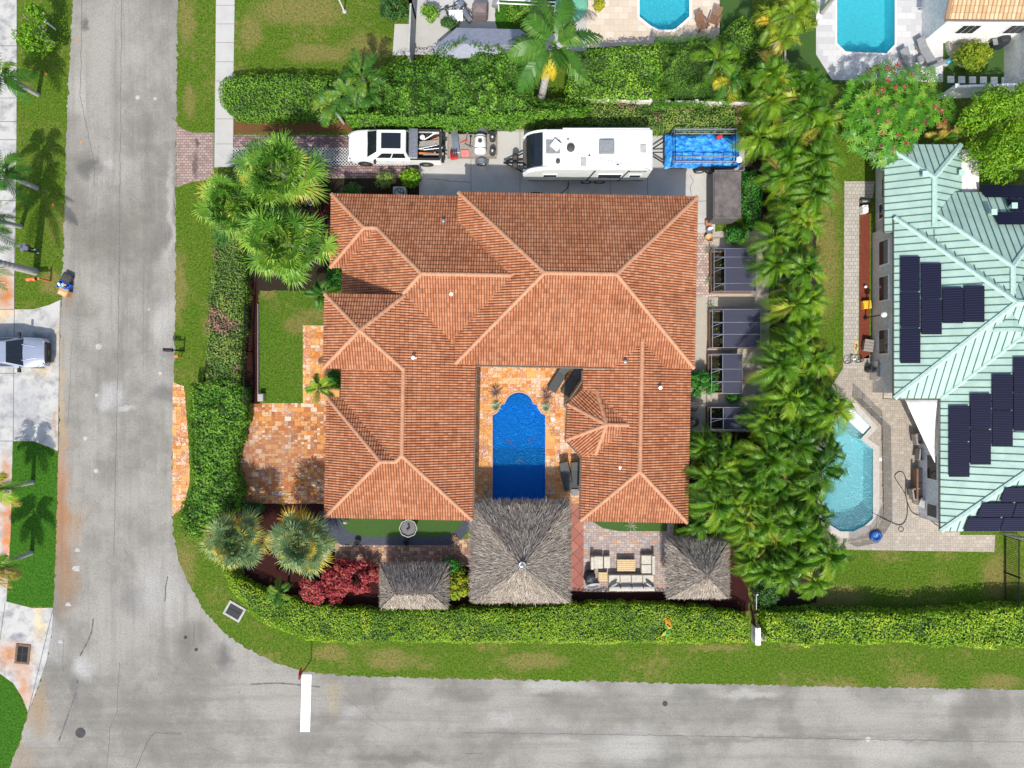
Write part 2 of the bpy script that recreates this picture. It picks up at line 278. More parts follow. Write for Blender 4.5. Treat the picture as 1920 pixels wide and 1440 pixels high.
def lattice_mat():
    t = NT('white_lattice_paver'); x, y, z = t.sep(); s_ = .2
    f = lambda q: t.m('ABSOLUTE', t.m('SUBTRACT', t.m('FRACT', t.m('DIVIDE', q, s_)), .5))
    a = f(t.m('ADD', x, y)); b = f(t.m('SUBTRACT', x, y)); e = t.m('MAXIMUM', a, b); j = t.m('LESS_THAN', e, .36)
    col = t.mix(j, (.55, .55, .54), (.045, .04, .032)); t.bump(t.m('SUBTRACT', 1, j), .8, .04); return t.fin(col, .85)
M['lattice'] = lattice_mat()
# plain materials
for k, c, r, mt in [('white_paint', (.80, .80, .79), .45, 0), ('stucco_white', (.78, .77, .74), .85, 0), ('stucco_cream', (.60, .56, .50), .9, 0), ('stucco_taupe', (.66, .63, .59), .9, 0), ('black_metal', (.02, .02, .022), .45, .5), ('grey_metal', (.35, .36, .37), .4, .8), ('alu', (.55, .56, .57), .32, .9), ('chrome', (.7, .7, .7), .15, 1), ('rubber', (.02, .02, .02), .8, 0), ('dark_glass', (.012, .016, .022), .06, 0), ('cushion_cream', (.46, .43, .36), .9, 0), ('cushion_grey', (.30, .30, .28), .9, 0), ('wicker', (.30, .25, .18), .8, 0), ('wood_pale', (.5, .36, .18), .6, 0), ('wood_brown', (.18, .09, .05), .7, 0), ('wood_grey', (.26, .23, .2), .85, 0),
                   ('sling_dark', (.05, .055, .055), .7, 0), ('sling_grey', (.2, .21, .22), .8, 0), ('plastic_red', (.55, .03, .03), .4, 0), ('orange_paint', (.68, .16, .05), .6, 0), ('plastic_yellow', (.78, .42, .02), .45, 0), ('cardboard', (.48, .27, .11), .9, 0), ('plastic_blue', (.02, .12, .55), .4, 0), ('plastic_teal', (.02, .4, .55), .4, 0), ('white_plastic', (.78, .78, .76), .4, 0), ('dark_box', (.05, .045, .045), .7, 0), ('valley', (.05, .02, .015), .8, 0), ('trunk', (.24, .2, .16), .9, 0), ('palm_trunk', (.36, .35, .33), .9, 0), ('stone_dark', (.12, .12, .12), .7, 0), ('stone_pale', (.36, .35, .33), .8, 0), ('terracotta', (.45, .16, .07), .8, 0), ('sign_red', (.5, .02, .03), .4, 0), ('skin', (.5, .3, .2), .6, 0), ('cloth_lavender', (.55, .56, .75), .9, 0), ('cloth_dark', (.03, .03, .04), .9, 0), ('cover_black', (.02, .025, .03), .6, 0), ('cover_brown', (.16, .12, .12), .8, 0), ('cover_green', (.12, .34, .22), .6, 0), ('tarp_grey', (.22, .235, .29), .6, 0), ('gutter', (.16, .13, .10), .5, .2), ('rust_iron', (.16, .10, .06), .8, .3), ('iron', (.03, .03, .03), .8, 0), ('glass_pane', (.03, .035, .04), .08, 0), ('oak_crate', (.3, .18, .1), .8, 0), ('tool_orange', (.6, .2, .06), .6, 0), ('pink_plastic', (.7, .2, .18), .5, 0)]:
    M[k] = mpl(k, c, r, mt, var=.14, sc_=5)
M['truck_white'] = mpl('white_car_paint', (.80, .80, .80), .22, 0, var=.03, sc_=2, spec=.6); M['suv_paint'] = mpl('silver_blue_paint', (.40, .44, .52), .25, .55, var=.05, sc_=2)
M['rv_roof'] = mpl('white_rubber_roof', (.70, .70, .68), .6, 0, var=.13, sc_=1.1); M['rv_side'] = mpl('white_fibreglass', (.66, .68, .66), .3, 0, var=.05, sc_=1.5)
def tarp_mat():
    t = NT('blue_tarp'); n = t.noise(2.2, 5, .65, dist=1.2); col = t.mix(t.step(n, .3, .7), (.01, .13, .62), (.05, .42, .9)); t.bump(n, 1.0, .15); return t.fin(col, .35)
M['tarp'] = tarp_mat()
def panel_mat():
    t = NT('solar_pool_mat'); x, y, z = t.sep(); f = t.m('FRACT', t.m('MULTIPLY', y, 7)); col = t.mix(t.m('LESS_THAN', f, .3), (.006, .007, .022), (.018, .018, .045)); t.bump(f, .4, .01); return t.fin(col, .55, spec=.15)
M['panel'] = panel_mat()
def screen_mat():
    t = NT('screen_mesh'); tr = t.n('ShaderNodeBsdfTransparent'); mx = t.n('ShaderNodeMixShader'); mx.inputs[0].default_value = .8; t.fin((.045, .048, .08), .8)
    t.t.links.new(tr.outputs[0], mx.inputs[1]); t.t.links.new(t.b.outputs[0], mx.inputs[2]); t.t.links.new(mx.outputs[0], t.out.inputs[0]); return t.mat
M['screen'] = screen_mat()
def net_mat():
    t = NT('pool_fence_mesh'); tr = t.n('ShaderNodeBsdfTransparent'); mx = t.n('ShaderNodeMixShader'); mx.inputs[0].default_value = .5; t.fin((.05, .05, .05), .8)
    t.t.links.new(tr.outputs[0], mx.inputs[1]); t.t.links.new(t.b.outputs[0], mx.inputs[2]); t.t.links.new(mx.outputs[0], t.out.inputs[0]); return t.mat
M['net'] = net_mat()
def water_mat(name, deep, tint, sc_=3.2, amt=.55, bumpst=1.0):
    t = NT(name); v = t.warp(.35, 1.6, 2)
    rg = lambda q, o_: t.m('SUBTRACT', 1.0, t.m('MULTIPLY', t.m('ABSOLUTE', t.m('SUBTRACT', t.noise(q, 2, .5, t.vm('ADD', v, (o_, o_, 0)), dist=.8), .5)), 5.0), clamp=True)
    h = t.m('ADD', t.m('POWER', rg(sc_, 0), 2.0), t.m('MULTIPLY', t.m('POWER', rg(sc_ * 1.7, 7), 2.0), .6))
    t.bump(h, bumpst, .3); t.fin(deep, .08, spec=.5)
    tr = t.n('ShaderNodeBsdfTransparent'); tr.inputs[0].default_value = (*tint, 1); mx = t.n('ShaderNodeMixShader'); mx.inputs[0].default_value = amt
    t.t.links.new(tr.outputs[0], mx.inputs[1]); t.t.links.new(t.b.outputs[0], mx.inputs[2]); t.t.links.new(mx.outputs[0], t.out.inputs[0]); return t.mat
# ---------------------------------------------------------------- roof materials (UV: x along the eave, y up the slope, in tiles)
def tile_mat(name, cols, dark):
    t = NT(name); uv = t.n('ShaderNodeTexCoord').outputs['UV']; x, y, z = t.sep(uv)
    r = t.white(t.comb(t.m('FLOOR', x), t.m('FLOOR', y), 1.0)); r2 = t.m('ADD', t.m('MULTIPLY', r, .38), t.m('MULTIPLY', t.noise(.6, 6, .75), .8)); col = t.ramp(r2, [(.25 + .5 * i / (len(cols) - 1), c) for i, c in enumerate(cols)])
    tr = t.m('FRACT', x); col = t.mix(t.m('MULTIPLY', t.step(t.m('ABSOLUTE', t.m('SUBTRACT', tr, .5)), .3, .48), .55), col, dark); col = t.mix(t.m('MULTIPLY', t.m('LESS_THAN', t.m('FRACT', y), .12), .45), col, dark)  # shade of the rib grooves and course laps darkened into the tile colour
    col = t.mix(t.m('MULTIPLY', t.step(t.noise(9, 4, .8), .58, .75), .5), col, dark); col = t.mix(t.m('MULTIPLY', t.step(t.noise(.55, 6, .75), .5, .72), .38), col, dark)
    t.bump(t.noise(40, 3, .8), .2, .01); return t.fin(col, .8, spec=.2)
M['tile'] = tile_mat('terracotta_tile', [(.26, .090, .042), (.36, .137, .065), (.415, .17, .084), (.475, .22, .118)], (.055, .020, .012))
M['cap'] = mpl('ridge_cap_tile', (.44, .22, .12), .8, var=.15, sc_=4)
M['mortar'] = mpl('ridge_mortar', (.66, .5, .38), .9)
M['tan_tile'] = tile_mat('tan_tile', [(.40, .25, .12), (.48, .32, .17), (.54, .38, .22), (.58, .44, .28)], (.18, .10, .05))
M['mint'] = mpl('mint_metal_roof', (.33, .46, .39), .5, 0, var=.1, sc_=1.2); M['mint_seam'] = mpl('mint_seam', (.055, .15, .12), .6, 0); M['mint_trim'] = mpl('mint_trim', (.38, .54, .46), .5, 0)  # seam ribs carry their shadow and dirt as a darker painted colour
# ---------------------------------------------------------------- roof builder
def roof_surface(mb, poly, prof, pitch, course, step, mi=None, lift=0.0, ze=None):
    """lay a ribbed covering on a planar polygon; prof = list of (u in 0..1, height)"""
    pts = [Vector(p) for p in poly]; tess = tessellate_polygon([pts])
    n = Vector()
    for a, b, c in tess:
        q = (pts[b] - pts[a]).cross(pts[c] - pts[a]); n += q if q.z > 0 else -q
    n.normalize(); up = Vector((0, 0, 1)); up = (up - n * n.z).normalized(); u = up.cross(n).normalized()
    o = pts[0]; lo = min((p - o).dot(up) for p in pts) if ze is None else (ze - o.z) / up.z; umin = min((p - o).dot(u) for p in pts)
    phase = (o + u * umin).dot(u) / pitch; phase = (math.floor(phase) * pitch) - o.dot(u)
    for tri in tess:
        T = [pts[i] for i in tri]; us = [(p - o).dot(u) for p in T]; vs_ = [(p - o).dot(up) - lo for p in T]
        b2 = bmesh.new(); l2 = b2.loops.layers.uv.new('UVMap')
        i0 = math.floor((min(us) - phase) / pitch) - 1; i1 = math.ceil((max(us) - phase) / pitch) + 1
        j0 = int((min(vs_) + 1e-6) // course); j1 = int(max(vs_) // course) + 1
        cols = [(phase + (i + pu) * pitch, ph, i + pu) for i in range(i0, i1) for pu, ph in prof]
        for j in range(j0, j1):
            va, vb = j * course, (j + 1) * course; rowA = []; rowB = []; rowC = []
            for (uu, hh, ui) in cols:
                base = o + u * uu + up * (lo + va); top = o + u * uu + up * (lo + vb)
                hA = hh + lift + (step if step else 0); hB = hh + lift
                rowA.append(b2.verts.new(base + n * hA)); rowB.append(b2.verts.new(top + n * hB)); 
                if step: rowC.append(b2.verts.new(base + n * (hh + lift)))
            for k in range(len(cols) - 1):
                f = b2.faces.new((rowA[k], rowA[k + 1], rowB[k + 1], rowB[k])); f.material_index = 0
                if mi is not None: f.material_index = mi(prof, k % len(prof))
                for l, (a, c) in zip(f.loops, ((cols[k][2], j + .05), (cols[k + 1][2], j + .05), (cols[k + 1][2], j + .95), (cols[k][2], j + .95))): l[l2].uv = (a, c)
                if step:
                    f = b2.faces.new((rowC[k], rowC[k + 1], rowA[k + 1], rowA[k]))
                    for l in f.loops: l[l2].uv = (cols[k][2], j + .02)
        for k in range(3):
            a, c = T[k], T[(k + 1) % 3]; e = (c - a); pn = e.cross(n); m = T[(k + 2) % 3]
            if pn.dot(m - a) > 0: pn = -pn
            bmesh.ops.bisect_plane(b2, geom=b2.verts[:] + b2.edges[:] + b2.faces[:], plane_co=a, plane_no=pn, clear_outer=True, dist=1e-5)
        b2.verts.index_update(); off = len(mb.v)
        mb.v += [tuple(v.co) for v in b2.verts]
        if mb.uv is None: mb.uv = []
        for f in b2.faces:
            fl = list(f.loops)
            mb.f.append(tuple(l.vert.index + off for l in fl)); mb.m.append(f.material_index); mb.uv += [tuple(l[l2].uv) for l in fl]
        b2.free()
TP = [(0, .0), (.16, .05), (.38, .076), (.62, .076), (.84, .05)]
def tile_face(mb, poly, pitch=.155, course=.285, ze=None): roof_surface(mb, poly, TP, pitch, course, .038, ze=ze)
SP = [(0, 0), (.44, 0), (.46, .05), (.54, .05), (.56, 0)]
def seam_face(mb, poly, pitch=.43): roof_surface(mb, poly, SP, pitch, 50, 0, mi=lambda p, k: 1 if k in (1, 2, 3) else 0)
def cap_line(mb, a, b, r=.12, seg_len=.42, lift=.03):
    a, b = Vector(a), Vector(b)
    if b.z < a.z: a, b = b, a
    d = (b - a); L = d.length; d.normalize(); n = max(1, round(L / seg_len)); side = Vector((-d.y, d.x, 0)).normalized(); nn = d.cross(side).normalized()
    if nn.z < 0: nn = -nn
    for i in range(n):
        p0 = a + d * (L * i / n) ; p1 = a + d * (L * (i + 1) / n + .04); rings = []
        for p, rr in ((p0, r * 1.1), (p1, r * .93)):
            rings.append([p + side * math.cos(t) * rr + nn * (math.sin(t) * rr * .85 + lift) for t in [math.pi * k / 7 - 0.0 for k in range(8)]])
        mb.loft(rings, 0, cap=True)
def hip(x0, x1, y0, y1, ze, p, ridge=None):
    """faces and lines of a plain hip roof"""
    hx, hy = (x1 - x0) / 2, (y1 - y0) / 2; h = min(hx, hy); z = ze + p * h
    SW, SE, NE, NW = (x0, y0, ze), (x1, y0, ze), (x1, y1, ze), (x0, y1, ze)
    if hx >= hy: A, B = (x0 + h, y0 + h, z), (x1 - h, y0 + h, z); F = dict(N=[NW, NE, B, A], S=[SW, SE, B, A], W=[SW, NW, A], E=[SE, NE, B]); Ls = [(SW, A), (NW, A), (SE, B), (NE, B), (A, B)]
    else: A, B = (x0 + h, y0 + h, z), (x0 + h, y1 - h, z); F = dict(N=[NW, NE, B], S=[SW, SE, A], W=[SW, NW, B, A], E=[SE, NE, B, A]); Ls = [(SW, A), (SE, A), (NW, B), (NE, B), (A, B)]
    return F, Ls
# ---------------------------------------------------------------- the terracotta house
def build_house():
    RZ = math.radians(-1.1); p = .5
    root = thing('house', 'L-shaped villa with terracotta barrel-tile hip roofs around a blue pool courtyard', 'house', (0, 0, 0), RZ)
    r = MB(); L = []
    # main block, eave a storey step higher
    x0, x1, y0, y1, ze, pm = -3.39, 10.8, 1.15, 11.32, 3.65, .52
    F, Ls = hip(x0, x1, y0, y1, ze, pm)
    for q in F.values(): tile_face(r, q)
    L += Ls
    # north-west wing: wide block with a narrower west end, north slope shared
    e = 2.8
    tile_face(r, [(-11.16, 11.3, e), (-2.9, 11.3, e), (-2.9, 6.2, 5.35), (-5.3, 6.2, 5.35), (-8.175, 9.075, 3.9125), (-8.935, 9.075, 3.9125)])
    tile_face(r, [(-2.9, 9.4, 3.75), (.5, 6.2, 5.35), (-2.9, 6.2, 5.35)], ze=e)
    tile_face(r, [(-11.16, 6.85, e), (-11.16, 11.3, e), (-8.935, 9.075, 3.9125)])
    tile_face(r, [(-11.16, 6.85, e), (-8.935, 9.075, 3.9125), (-7.9, 9.075, 3.9125), (-7.9, 6.85, e)])
    tile_face(r, [(-10.4, 6.0, e), (-10.4, 6.85, e), (-8.175, 9.075, 3.9125), (-5.3, 6.2, 5.35), (-10.4, 1.1, e)])
    tile_face(r, [(-10.4, 1.1, e), (-5.3, 6.2, 5.35), (.6, 6.2, 5.35), (-2.0, 3.6, 4.05), (-4.5, 1.1, e)])
    L += [((-11.16, 11.3, e), (-8.935, 9.075, 3.9125)), ((-11.16, 6.85, e), (-8.935, 9.075, 3.9125)), ((-8.935, 9.075, 3.9125), (-8.175, 9.075, 3.9125)), ((-8.175, 9.075, 3.9125), (-5.3, 6.2, 5.35)), ((-5.3, 6.2, 5.35), (-.05, 6.2, 5.35)), ((-6.4, 5.1, 4.8), (-5.3, 6.2, 5.35))]
    # west wing with its south-west bump
    zr = e + p * 4.03; z1 = e + p * 3.635
    tile_face(r, [(-2.27, -8.29, e), (-2.27, 7.2, e), (-6.3, 7.2, zr), (-6.3, -4.26, zr)])
    tile_face(r, [(-10.33, -1.0, e), (-10.33, 5.0, e), (-6.3, 5.0, zr), (-6.3, -4.26, zr), (-6.695, -4.655, z1)])
    tile_face(r, [(-11.2, -8.29, e), (-2.27, -8.29, e), (-6.3, -4.26, zr), (-6.695, -4.655, z1), (-7.565, -4.655, z1)])
    tile_face(r, [(-11.2, -8.29, e), (-11.2, -1.02, e), (-7.565, -4.655, z1)]); tile_face(r, [(-11.2, -1.02, e), (-7.565, -4.655, z1), (-6.695, -4.655, z1), (-10.33, -1.02, e)])
    L += [((-2.27, -8.29, e), (-6.3, -4.26, zr)), ((-6.3, -4.26, zr), (-6.3, .8, zr)), ((-6.3, -4.26, zr), (-6.695, -4.655, z1)), ((-6.695, -4.655, z1), (-7.565, -4.655, z1)), ((-11.2, -8.29, e), (-7.565, -4.655, z1)), ((-11.2, -1.02, e), (-7.565, -4.655, z1))]
    # raised entry pyramid
    cx, cy, hx, hy = -8.61, 2.86, 2.3, 2.13; za = e + p * (-2.27 - cx); zE = za - p * hx; A = (cx, cy, za); NW, NE, SE, SW = (cx - hx, cy + hy, zE), (cx + hx, cy + hy, zE), (cx + hx, cy - hy, zE), (cx - hx, cy - hy, zE)
    for q in ([NW, NE, A], [SW, SE, A], [SW, NW, A], [NE, SE, A]): tile_face(r, q)
    L += [(NW, A), (NE, A), (SE, A), (SW, A)]
    # east wing
    D0, D1, Ds = 4.33, 10.8, -8.2; dx = (D0 + D1) / 2; dz = e + p * (D1 - D0) / 2; dy = Ds + (D1 - D0) / 2
    tile_face(r, [(D0, Ds, e), (D0, 3.4, e), (dx, 3.4, dz), (dx, dy, dz)]); tile_face(r, [(D1, Ds, e), (D1, 3.4, e), (dx, 3.4, dz), (dx, dy, dz)]); tile_face(r, [(D0, Ds, e), (D1, Ds, e), (dx, dy, dz)])
    L += [((D0, Ds, e), (dx, dy, dz)), ((D1, Ds, e), (dx, dy, dz)), ((dx, dy, dz), (dx, 2.75, dz))]
    # bay turret on the courtyard side
    T = (5.62, -2.28, 4.1); o_ = [(3.42, -1.15, e), (4.93, .38, e), (7.3, .38, e)]; q_ = [(3.38, -3.32, e), (4.9, -4.86, e), (7.3, -4.86, e)]
    for q in ([o_[0], q_[0], T], [o_[0], o_[1], T], [q_[0], q_[1], T], [o_[1], (7.1, .38, e), (7.1, -2.28, 4.1), T], [q_[1], (7.1, -4.86, e), (7.1, -2.28, 4.1), T]): tile_face(r, q)
    L += [(o_[0], T), (q_[0], T), (Vector(T).lerp(Vector(o_[1]), .72), T), (Vector(T).lerp(Vector(q_[1]), .72), T), (T, (6.9, -2.28, 4.1))]
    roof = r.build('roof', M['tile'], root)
    for a, b in L:
        c = MB(); cap_line(c, a, b); c.build('ridge_cap', M['cap'], roof)
    for a, b in (((-3.39, 9.6, 3.65), (-.1, 6.25, 5.33)), ((-.1, 6.15, 5.33), (-3.39, 2.8, 3.65)), ((-6.25, 5.08, 4.79), (-3.39, 2.22, 3.36)), ((6.03, 1.15, 3.65), (7.5, 2.6, 4.41)), ((9.1, 1.15, 3.65), (7.63, 2.6, 4.41)), ((-10.33, -1.02, 2.8), (-6.75, -4.6, 4.59)), ((-10.4, 6.85, 2.8), (-8.25, 9.0, 3.88))):
        v = MB(); v.tube([(a[0], a[1], a[2] + .055), (b[0], b[1], b[2] + .055)], .035, 5); v.build('valley_flashing', M['valley'], roof)
    # walls with openings
    w = MB(); fas = MB(); soff = MB()
    def block(x0, x1, y0, y1, ze, ins=.55):
        w.box(((x0 + x1) / 2, (y0 + y1) / 2, (ze - .12) / 2), (x1 - x0 - 2 * ins, y1 - y0 - 2 * ins, ze - .12))
        soff.box(((x0 + x1) / 2, (y0 + y1) / 2, ze - .07), (x1 - x0 - .06, y1 - y0 - .06, .05))
        for (cx_, cy_, sx_, sy_) in (((x0 + x1) / 2, y0 + .045, x1 - x0 - .04, .03), ((x0 + x1) / 2, y1 - .045, x1 - x0 - .04, .03), (x0 + .045, (y0 + y1) / 2, .03, y1 - y0 - .14), (x1 - .045, (y0 + y1) / 2, .03, y1 - y0 - .14)): fas.box((cx_, cy_, ze - .1), (sx_, sy_, .2))
    block(-3.39, 10.8, 1.15, 11.32, 3.65); block(-11.15, -3.4, 6.86, 11.29, 2.8); block(-10.32, -2.28, -8.28, 6.8, 2.797, .56); block(-11.19, -8, -8.27, -1.03, 2.79, .58); block(cx - hx + .01, cx + hx - .01, cy - hy + .01, cy + hy - .01, zE, .5); block(4.34, 10.79, -8.19, 1.5, 2.803, .53)
    w.prism([(3.95, -3.1), (5.1, -4.3), (5.1, -.2), (3.95, -1.4)], 0, 2.65); soff.prism([(3.5, -3.3), (4.95, -4.8), (4.95, .3), (3.5, -1.2)], 2.70, 2.745)
    w.build('wall', M['stucco_cream'], root); soff.build('soffit', M['stucco_white'], root); fas.build('fascia', M['gutter'], root)
    # courtyard gutters
    for a, b in (((-2.2, .9, 2.74), (-2.2, -8.29, 2.74)), ((4.26, .9, 2.74), (4.26, .25, 2.74)), ((4.26, -4.35, 2.74), (4.26, -8.2, 2.74)), ((4.26, .25, 2.74), (3.35, -1.12, 2.74)), ((3.35, -1.12, 2.74), (3.3, -3.35, 2.74)), ((3.3, -3.35, 2.74), (4.26, -4.35, 2.74)), ((-2.2, 1.05, 3.58), (6.2, 1.05, 3.58))):
        g = MB(); g.tube([a, b], .055, 6); g.build('gutter', M['gutter'], root)
    def window(c, d, axis):
        f = MB(); f.box(c, d); o = f.build('window', M['white_paint'], root)
        g = MB(); dd = list(d); i = 0 if axis == 'x' else 1; dd[i] += .02; j = 1 - i; dd[j] -= .14; dd[2] -= .14; g.box(c, dd); g.build('pane', M['dark_glass'], o)
    for y in (-7, -5.2, -3.4): window((-10.6, y, 1.6), (.06, 1.2, 1.2), 'x') if y > -3 or 1 else 0
    for y in (-6.6, -4.6, -.4): window((-2.82, y, 1.25), (.06, 1.5, 2.1), 'x')
    for x in (-.8, 1.4, 3.0): window((x, 1.69, 1.25), (1.7, .06, 2.1), 'y')
    for y in (-6.2, -5.0): window((4.84, y, 1.25), (.06, .9, 2.1), 'x')
    for x in (-8.5, -4.5): window((x, -7.74, 1.5), (1.6, .06, 1.3), 'y')
    for x in (6.2, 8.8): window((x, -7.65, 1.4), (1.5, .06, 1.5), 'y')
    for y in (9, 5.5, -2, -5): window((10.27, y, 1.5), (.06, 1.2, 1.1), 'x')
    dr = MB(); dr.box((-10.42, 2.86, 1.2), (.06, 1.5, 2.3)); d_ = dr.build('door', M['wood_brown'], root); h_ = MB(); h_.box((-10.48, 2.5, 1.1), (.05, .04, .3)); h_.build('handle', M['chrome'], d_)
    # roof vents, each its own part
    ir = lambda px, py, z: Matrix.Rotation(-RZ, 4, 'Z') @ P(px, py, z)
    for px, py, z, white in ((832, 416, 3.6, 0), (847, 553, 4.6, 1), (776, 671, 4.6, 1), (1236, 727, 3.9, 1), (1162, 876, 3.6, 1), (1171, 678, 3.9, 0)):
        v = MB(); q = ir(px, py, z); v.lathe((q.x, q.y, q.z - .35), [(.16, 0), (.16, .3), (.07, .34), (.07, .62), (.11, .64), (.11, .72), (.02, .74)], 12); v.build('vent_pipe', M['white_paint'] if white else M['grey_metal'], root)
    return root
# ---------------------------------------------------------------- foliage
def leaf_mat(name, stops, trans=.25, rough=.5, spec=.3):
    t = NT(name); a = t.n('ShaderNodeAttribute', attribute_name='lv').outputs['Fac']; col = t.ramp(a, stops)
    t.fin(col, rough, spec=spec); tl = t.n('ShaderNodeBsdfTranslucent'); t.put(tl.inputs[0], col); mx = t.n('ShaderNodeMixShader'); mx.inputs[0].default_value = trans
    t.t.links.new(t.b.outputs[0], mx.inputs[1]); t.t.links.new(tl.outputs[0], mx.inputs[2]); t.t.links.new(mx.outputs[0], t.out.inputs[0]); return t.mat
def gstops(*cs): return [(i / (len(cs) - 1), c) for i, c in enumerate(cs)]
M['hedge'] = leaf_mat('hedge_leaves', gstops((0.047, 0.121, 0.011), (0.095, 0.230, 0.016), (0.176, 0.365, 0.024), (0.297, 0.486, 0.041)))
M['hedge_dry'] = leaf_mat('mixed_hedge_leaves', [(0, (0.060, 0.132, 0.018)), (.4, (0.156, 0.276, 0.036)), (.68, (0.264, 0.372, 0.060)), (.76, (0.312, 0.180, 0.120)), (.88, (0.384, 0.240, 0.180)), (1, (0.192, 0.060, 0.048))])
M['hedge_lime'] = leaf_mat('lime_hedge_leaves', gstops((.08, .19, .01), (.19, .36, .014), (.32, .50, .022), (.46, .56, .035)))
M['glossy'] = leaf_mat('glossy_leaves', gstops((0.043, 0.131, 0.012), (0.087, 0.232, 0.017), (0.160, 0.348, 0.026), (0.290, 0.478, 0.043)), rough=.6)
M['dark_leaf'] = leaf_mat('dark_green_leaves', gstops((.02, .07, .012), (.04, .12, .02), (.08, .19, .03)))
M['lime'] = leaf_mat('lime_tree_leaves', gstops((.07, .19, .006), (.17, .36, .008), (.32, .50, .015)))
M['emerald'] = leaf_mat('emerald_leaves', gstops((0.022, 0.121, 0.011), (0.044, 0.220, 0.022), (0.099, 0.330, 0.044)))
M['frangipani'] = leaf_mat('frangipani_leaves', [(0, (.03, .13, .01)), (.5, (.08, .25, .015)), (.85, (.20, .40, .03)), (1, (.4, .25, .1))], rough=.4)
M['bamboo'] = leaf_mat('bamboo_leaves', gstops((.03, .11, .01), (.08, .22, .015), (.18, .34, .02)))
M['redleaf'] = leaf_mat('red_shrub_leaves', [(0, (.14, .012, .018)), (.5, (.36, .035, .045)), (.85, (.55, .11, .10)), (1, (.28, .2, .08))])
M['yellow_leaf'] = leaf_mat('yellow_green_leaves', gstops((.1, .2, .01), (.25, .34, .015), (.48, .42, .02)))
M['fan'] = leaf_mat('fan_palm_leaves', [(0, (.02, .08, .012)), (.35, (.07, .19, .02)), (.7, (.20, .38, .035)), (.95, (.30, .43, .05)), (1, (.42, .38, .06))], .2, .4)
M['fan_blue'] = leaf_mat('blue_green_fan_leaves', [(0, (.05, .11, .04)), (.45, (.13, .22, .09)), (.78, (.26, .34, .12)), (.9, (.42, .42, .05)), (1, (.58, .36, .03))], .2, .4)
M['feather'] = leaf_mat('feather_palm_leaves', [(0, (.02, .08, .006)), (.35, (.07, .18, .010)), (.62, (.15, .29, .015)), (.84, (.27, .38, .025)), (.92, (.40, .33, .04)), (1, (.30, .16, .06))], .25, .4)
M['royal'] = leaf_mat('royal_palm_leaves', [(0, (.015, .07, .008)), (.5, (.045, .15, .015)), (.85, (.13, .24, .03)), (.95, (.5, .42, .02)), (1, (.6, .45, .02))], .25, .4)
M['olive_palm'] = leaf_mat('yellow_green_palm_leaves', [(0, (.06, .15, .008)), (.5, (.16, .27, .012)), (.85, (.34, .37, .02)), (1, (.6, .38, .03))], .25, .4)
M['pink_flower'] = leaf_mat('pink_flowers', gstops((.32, .02, .05), (.5, .06, .11), (.5, .18, .12)), .2)
M['agave'] = leaf_mat('agave_leaves', gstops((.16, .26, .16), (.3, .42, .28), (.45, .5, .3)), .1)
M['agave_dry'] = leaf_mat('purple_cordyline_leaves', gstops((.16, .05, .05), (.26, .12, .11), (.3, .22, .18)), .1)
M['orange_leaf'] = leaf_mat('orange_fronds', gstops((.3, .28, .02), (.6, .3, .03), (.68, .2, .02)), .25)
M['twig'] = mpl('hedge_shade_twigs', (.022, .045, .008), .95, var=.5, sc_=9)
M['straw'] = leaf_mat('grey_thatch', gstops((.12, .095, .075), (.25, .21, .17), (.37, .32, .265), (.52, .47, .39)), 0, .95, .05)
class LB:   # leaf buffer of quads with one shade value each
    def __init__(s): s.V = []; s.A = []
    def add(s, V, A): s.V.append(np.asarray(V, dtype=np.float32).reshape(-1, 4, 3)); s.A.append(np.broadcast_to(np.asarray(A, dtype=np.float32), (s.V[-1].shape[0],)))
    def get(s): return np.concatenate(s.V), np.concatenate(s.A)
    def build(s, name, mat, parent=None, off=None, core=None, coremat=None):
        V, A = s.get(); n = len(V); me = bpy.data.meshes.new(name); v = V.reshape(-1, 3).copy()
        if off is not None: v -= np.array(off, dtype=np.float32)
        f = (np.arange(n * 4)).reshape(-1, 4); nv = len(v); cv = []; cf = []
        if core:
            cv = [tuple(Vector(q) - Vector(off if off is not None else (0, 0, 0))) for q in core.v]; cf = core.f
        me.vertices.add(nv + len(cv)); me.vertices.foreach_set('co', np.concatenate([v.ravel(), np.array(cv, dtype=np.float32).ravel()]))
        cl = [i + nv for q in cf for i in q]; starts = list(range(0, n * 4, 4)); tot = [4] * n; k = n * 4
        for q in cf: starts.append(k); tot.append(len(q)); k += len(q)
        me.loops.add(k); me.loops.foreach_set('vertex_index', np.concatenate([f.ravel(), np.array(cl, dtype=np.int64)]).astype(np.int32))
        me.polygons.add(n + len(cf)); me.polygons.foreach_set('loop_start', starts); 
        me.materials.append(mat)
        if core: me.materials.append(coremat or M['twig']); me.polygons.foreach_set('material_index', [0] * n + [1] * len(cf))
        me.update(calc_edges=True); me.validate()
        at = me.attributes.new('lv', 'FLOAT', 'FACE'); at.data.foreach_set('value', np.concatenate([np.clip(A, 0, 1), np.zeros(len(cf), dtype=np.float32)]))
        ob = bpy.data.objects.new(name, me); COL.objects.link(ob)
        if parent: ob.parent = parent
        elif off is not None: ob.location = off
        return ob
def nrm(a): return a / np.maximum(1e-9, np.linalg.norm(a, axis=-1, keepdims=True))
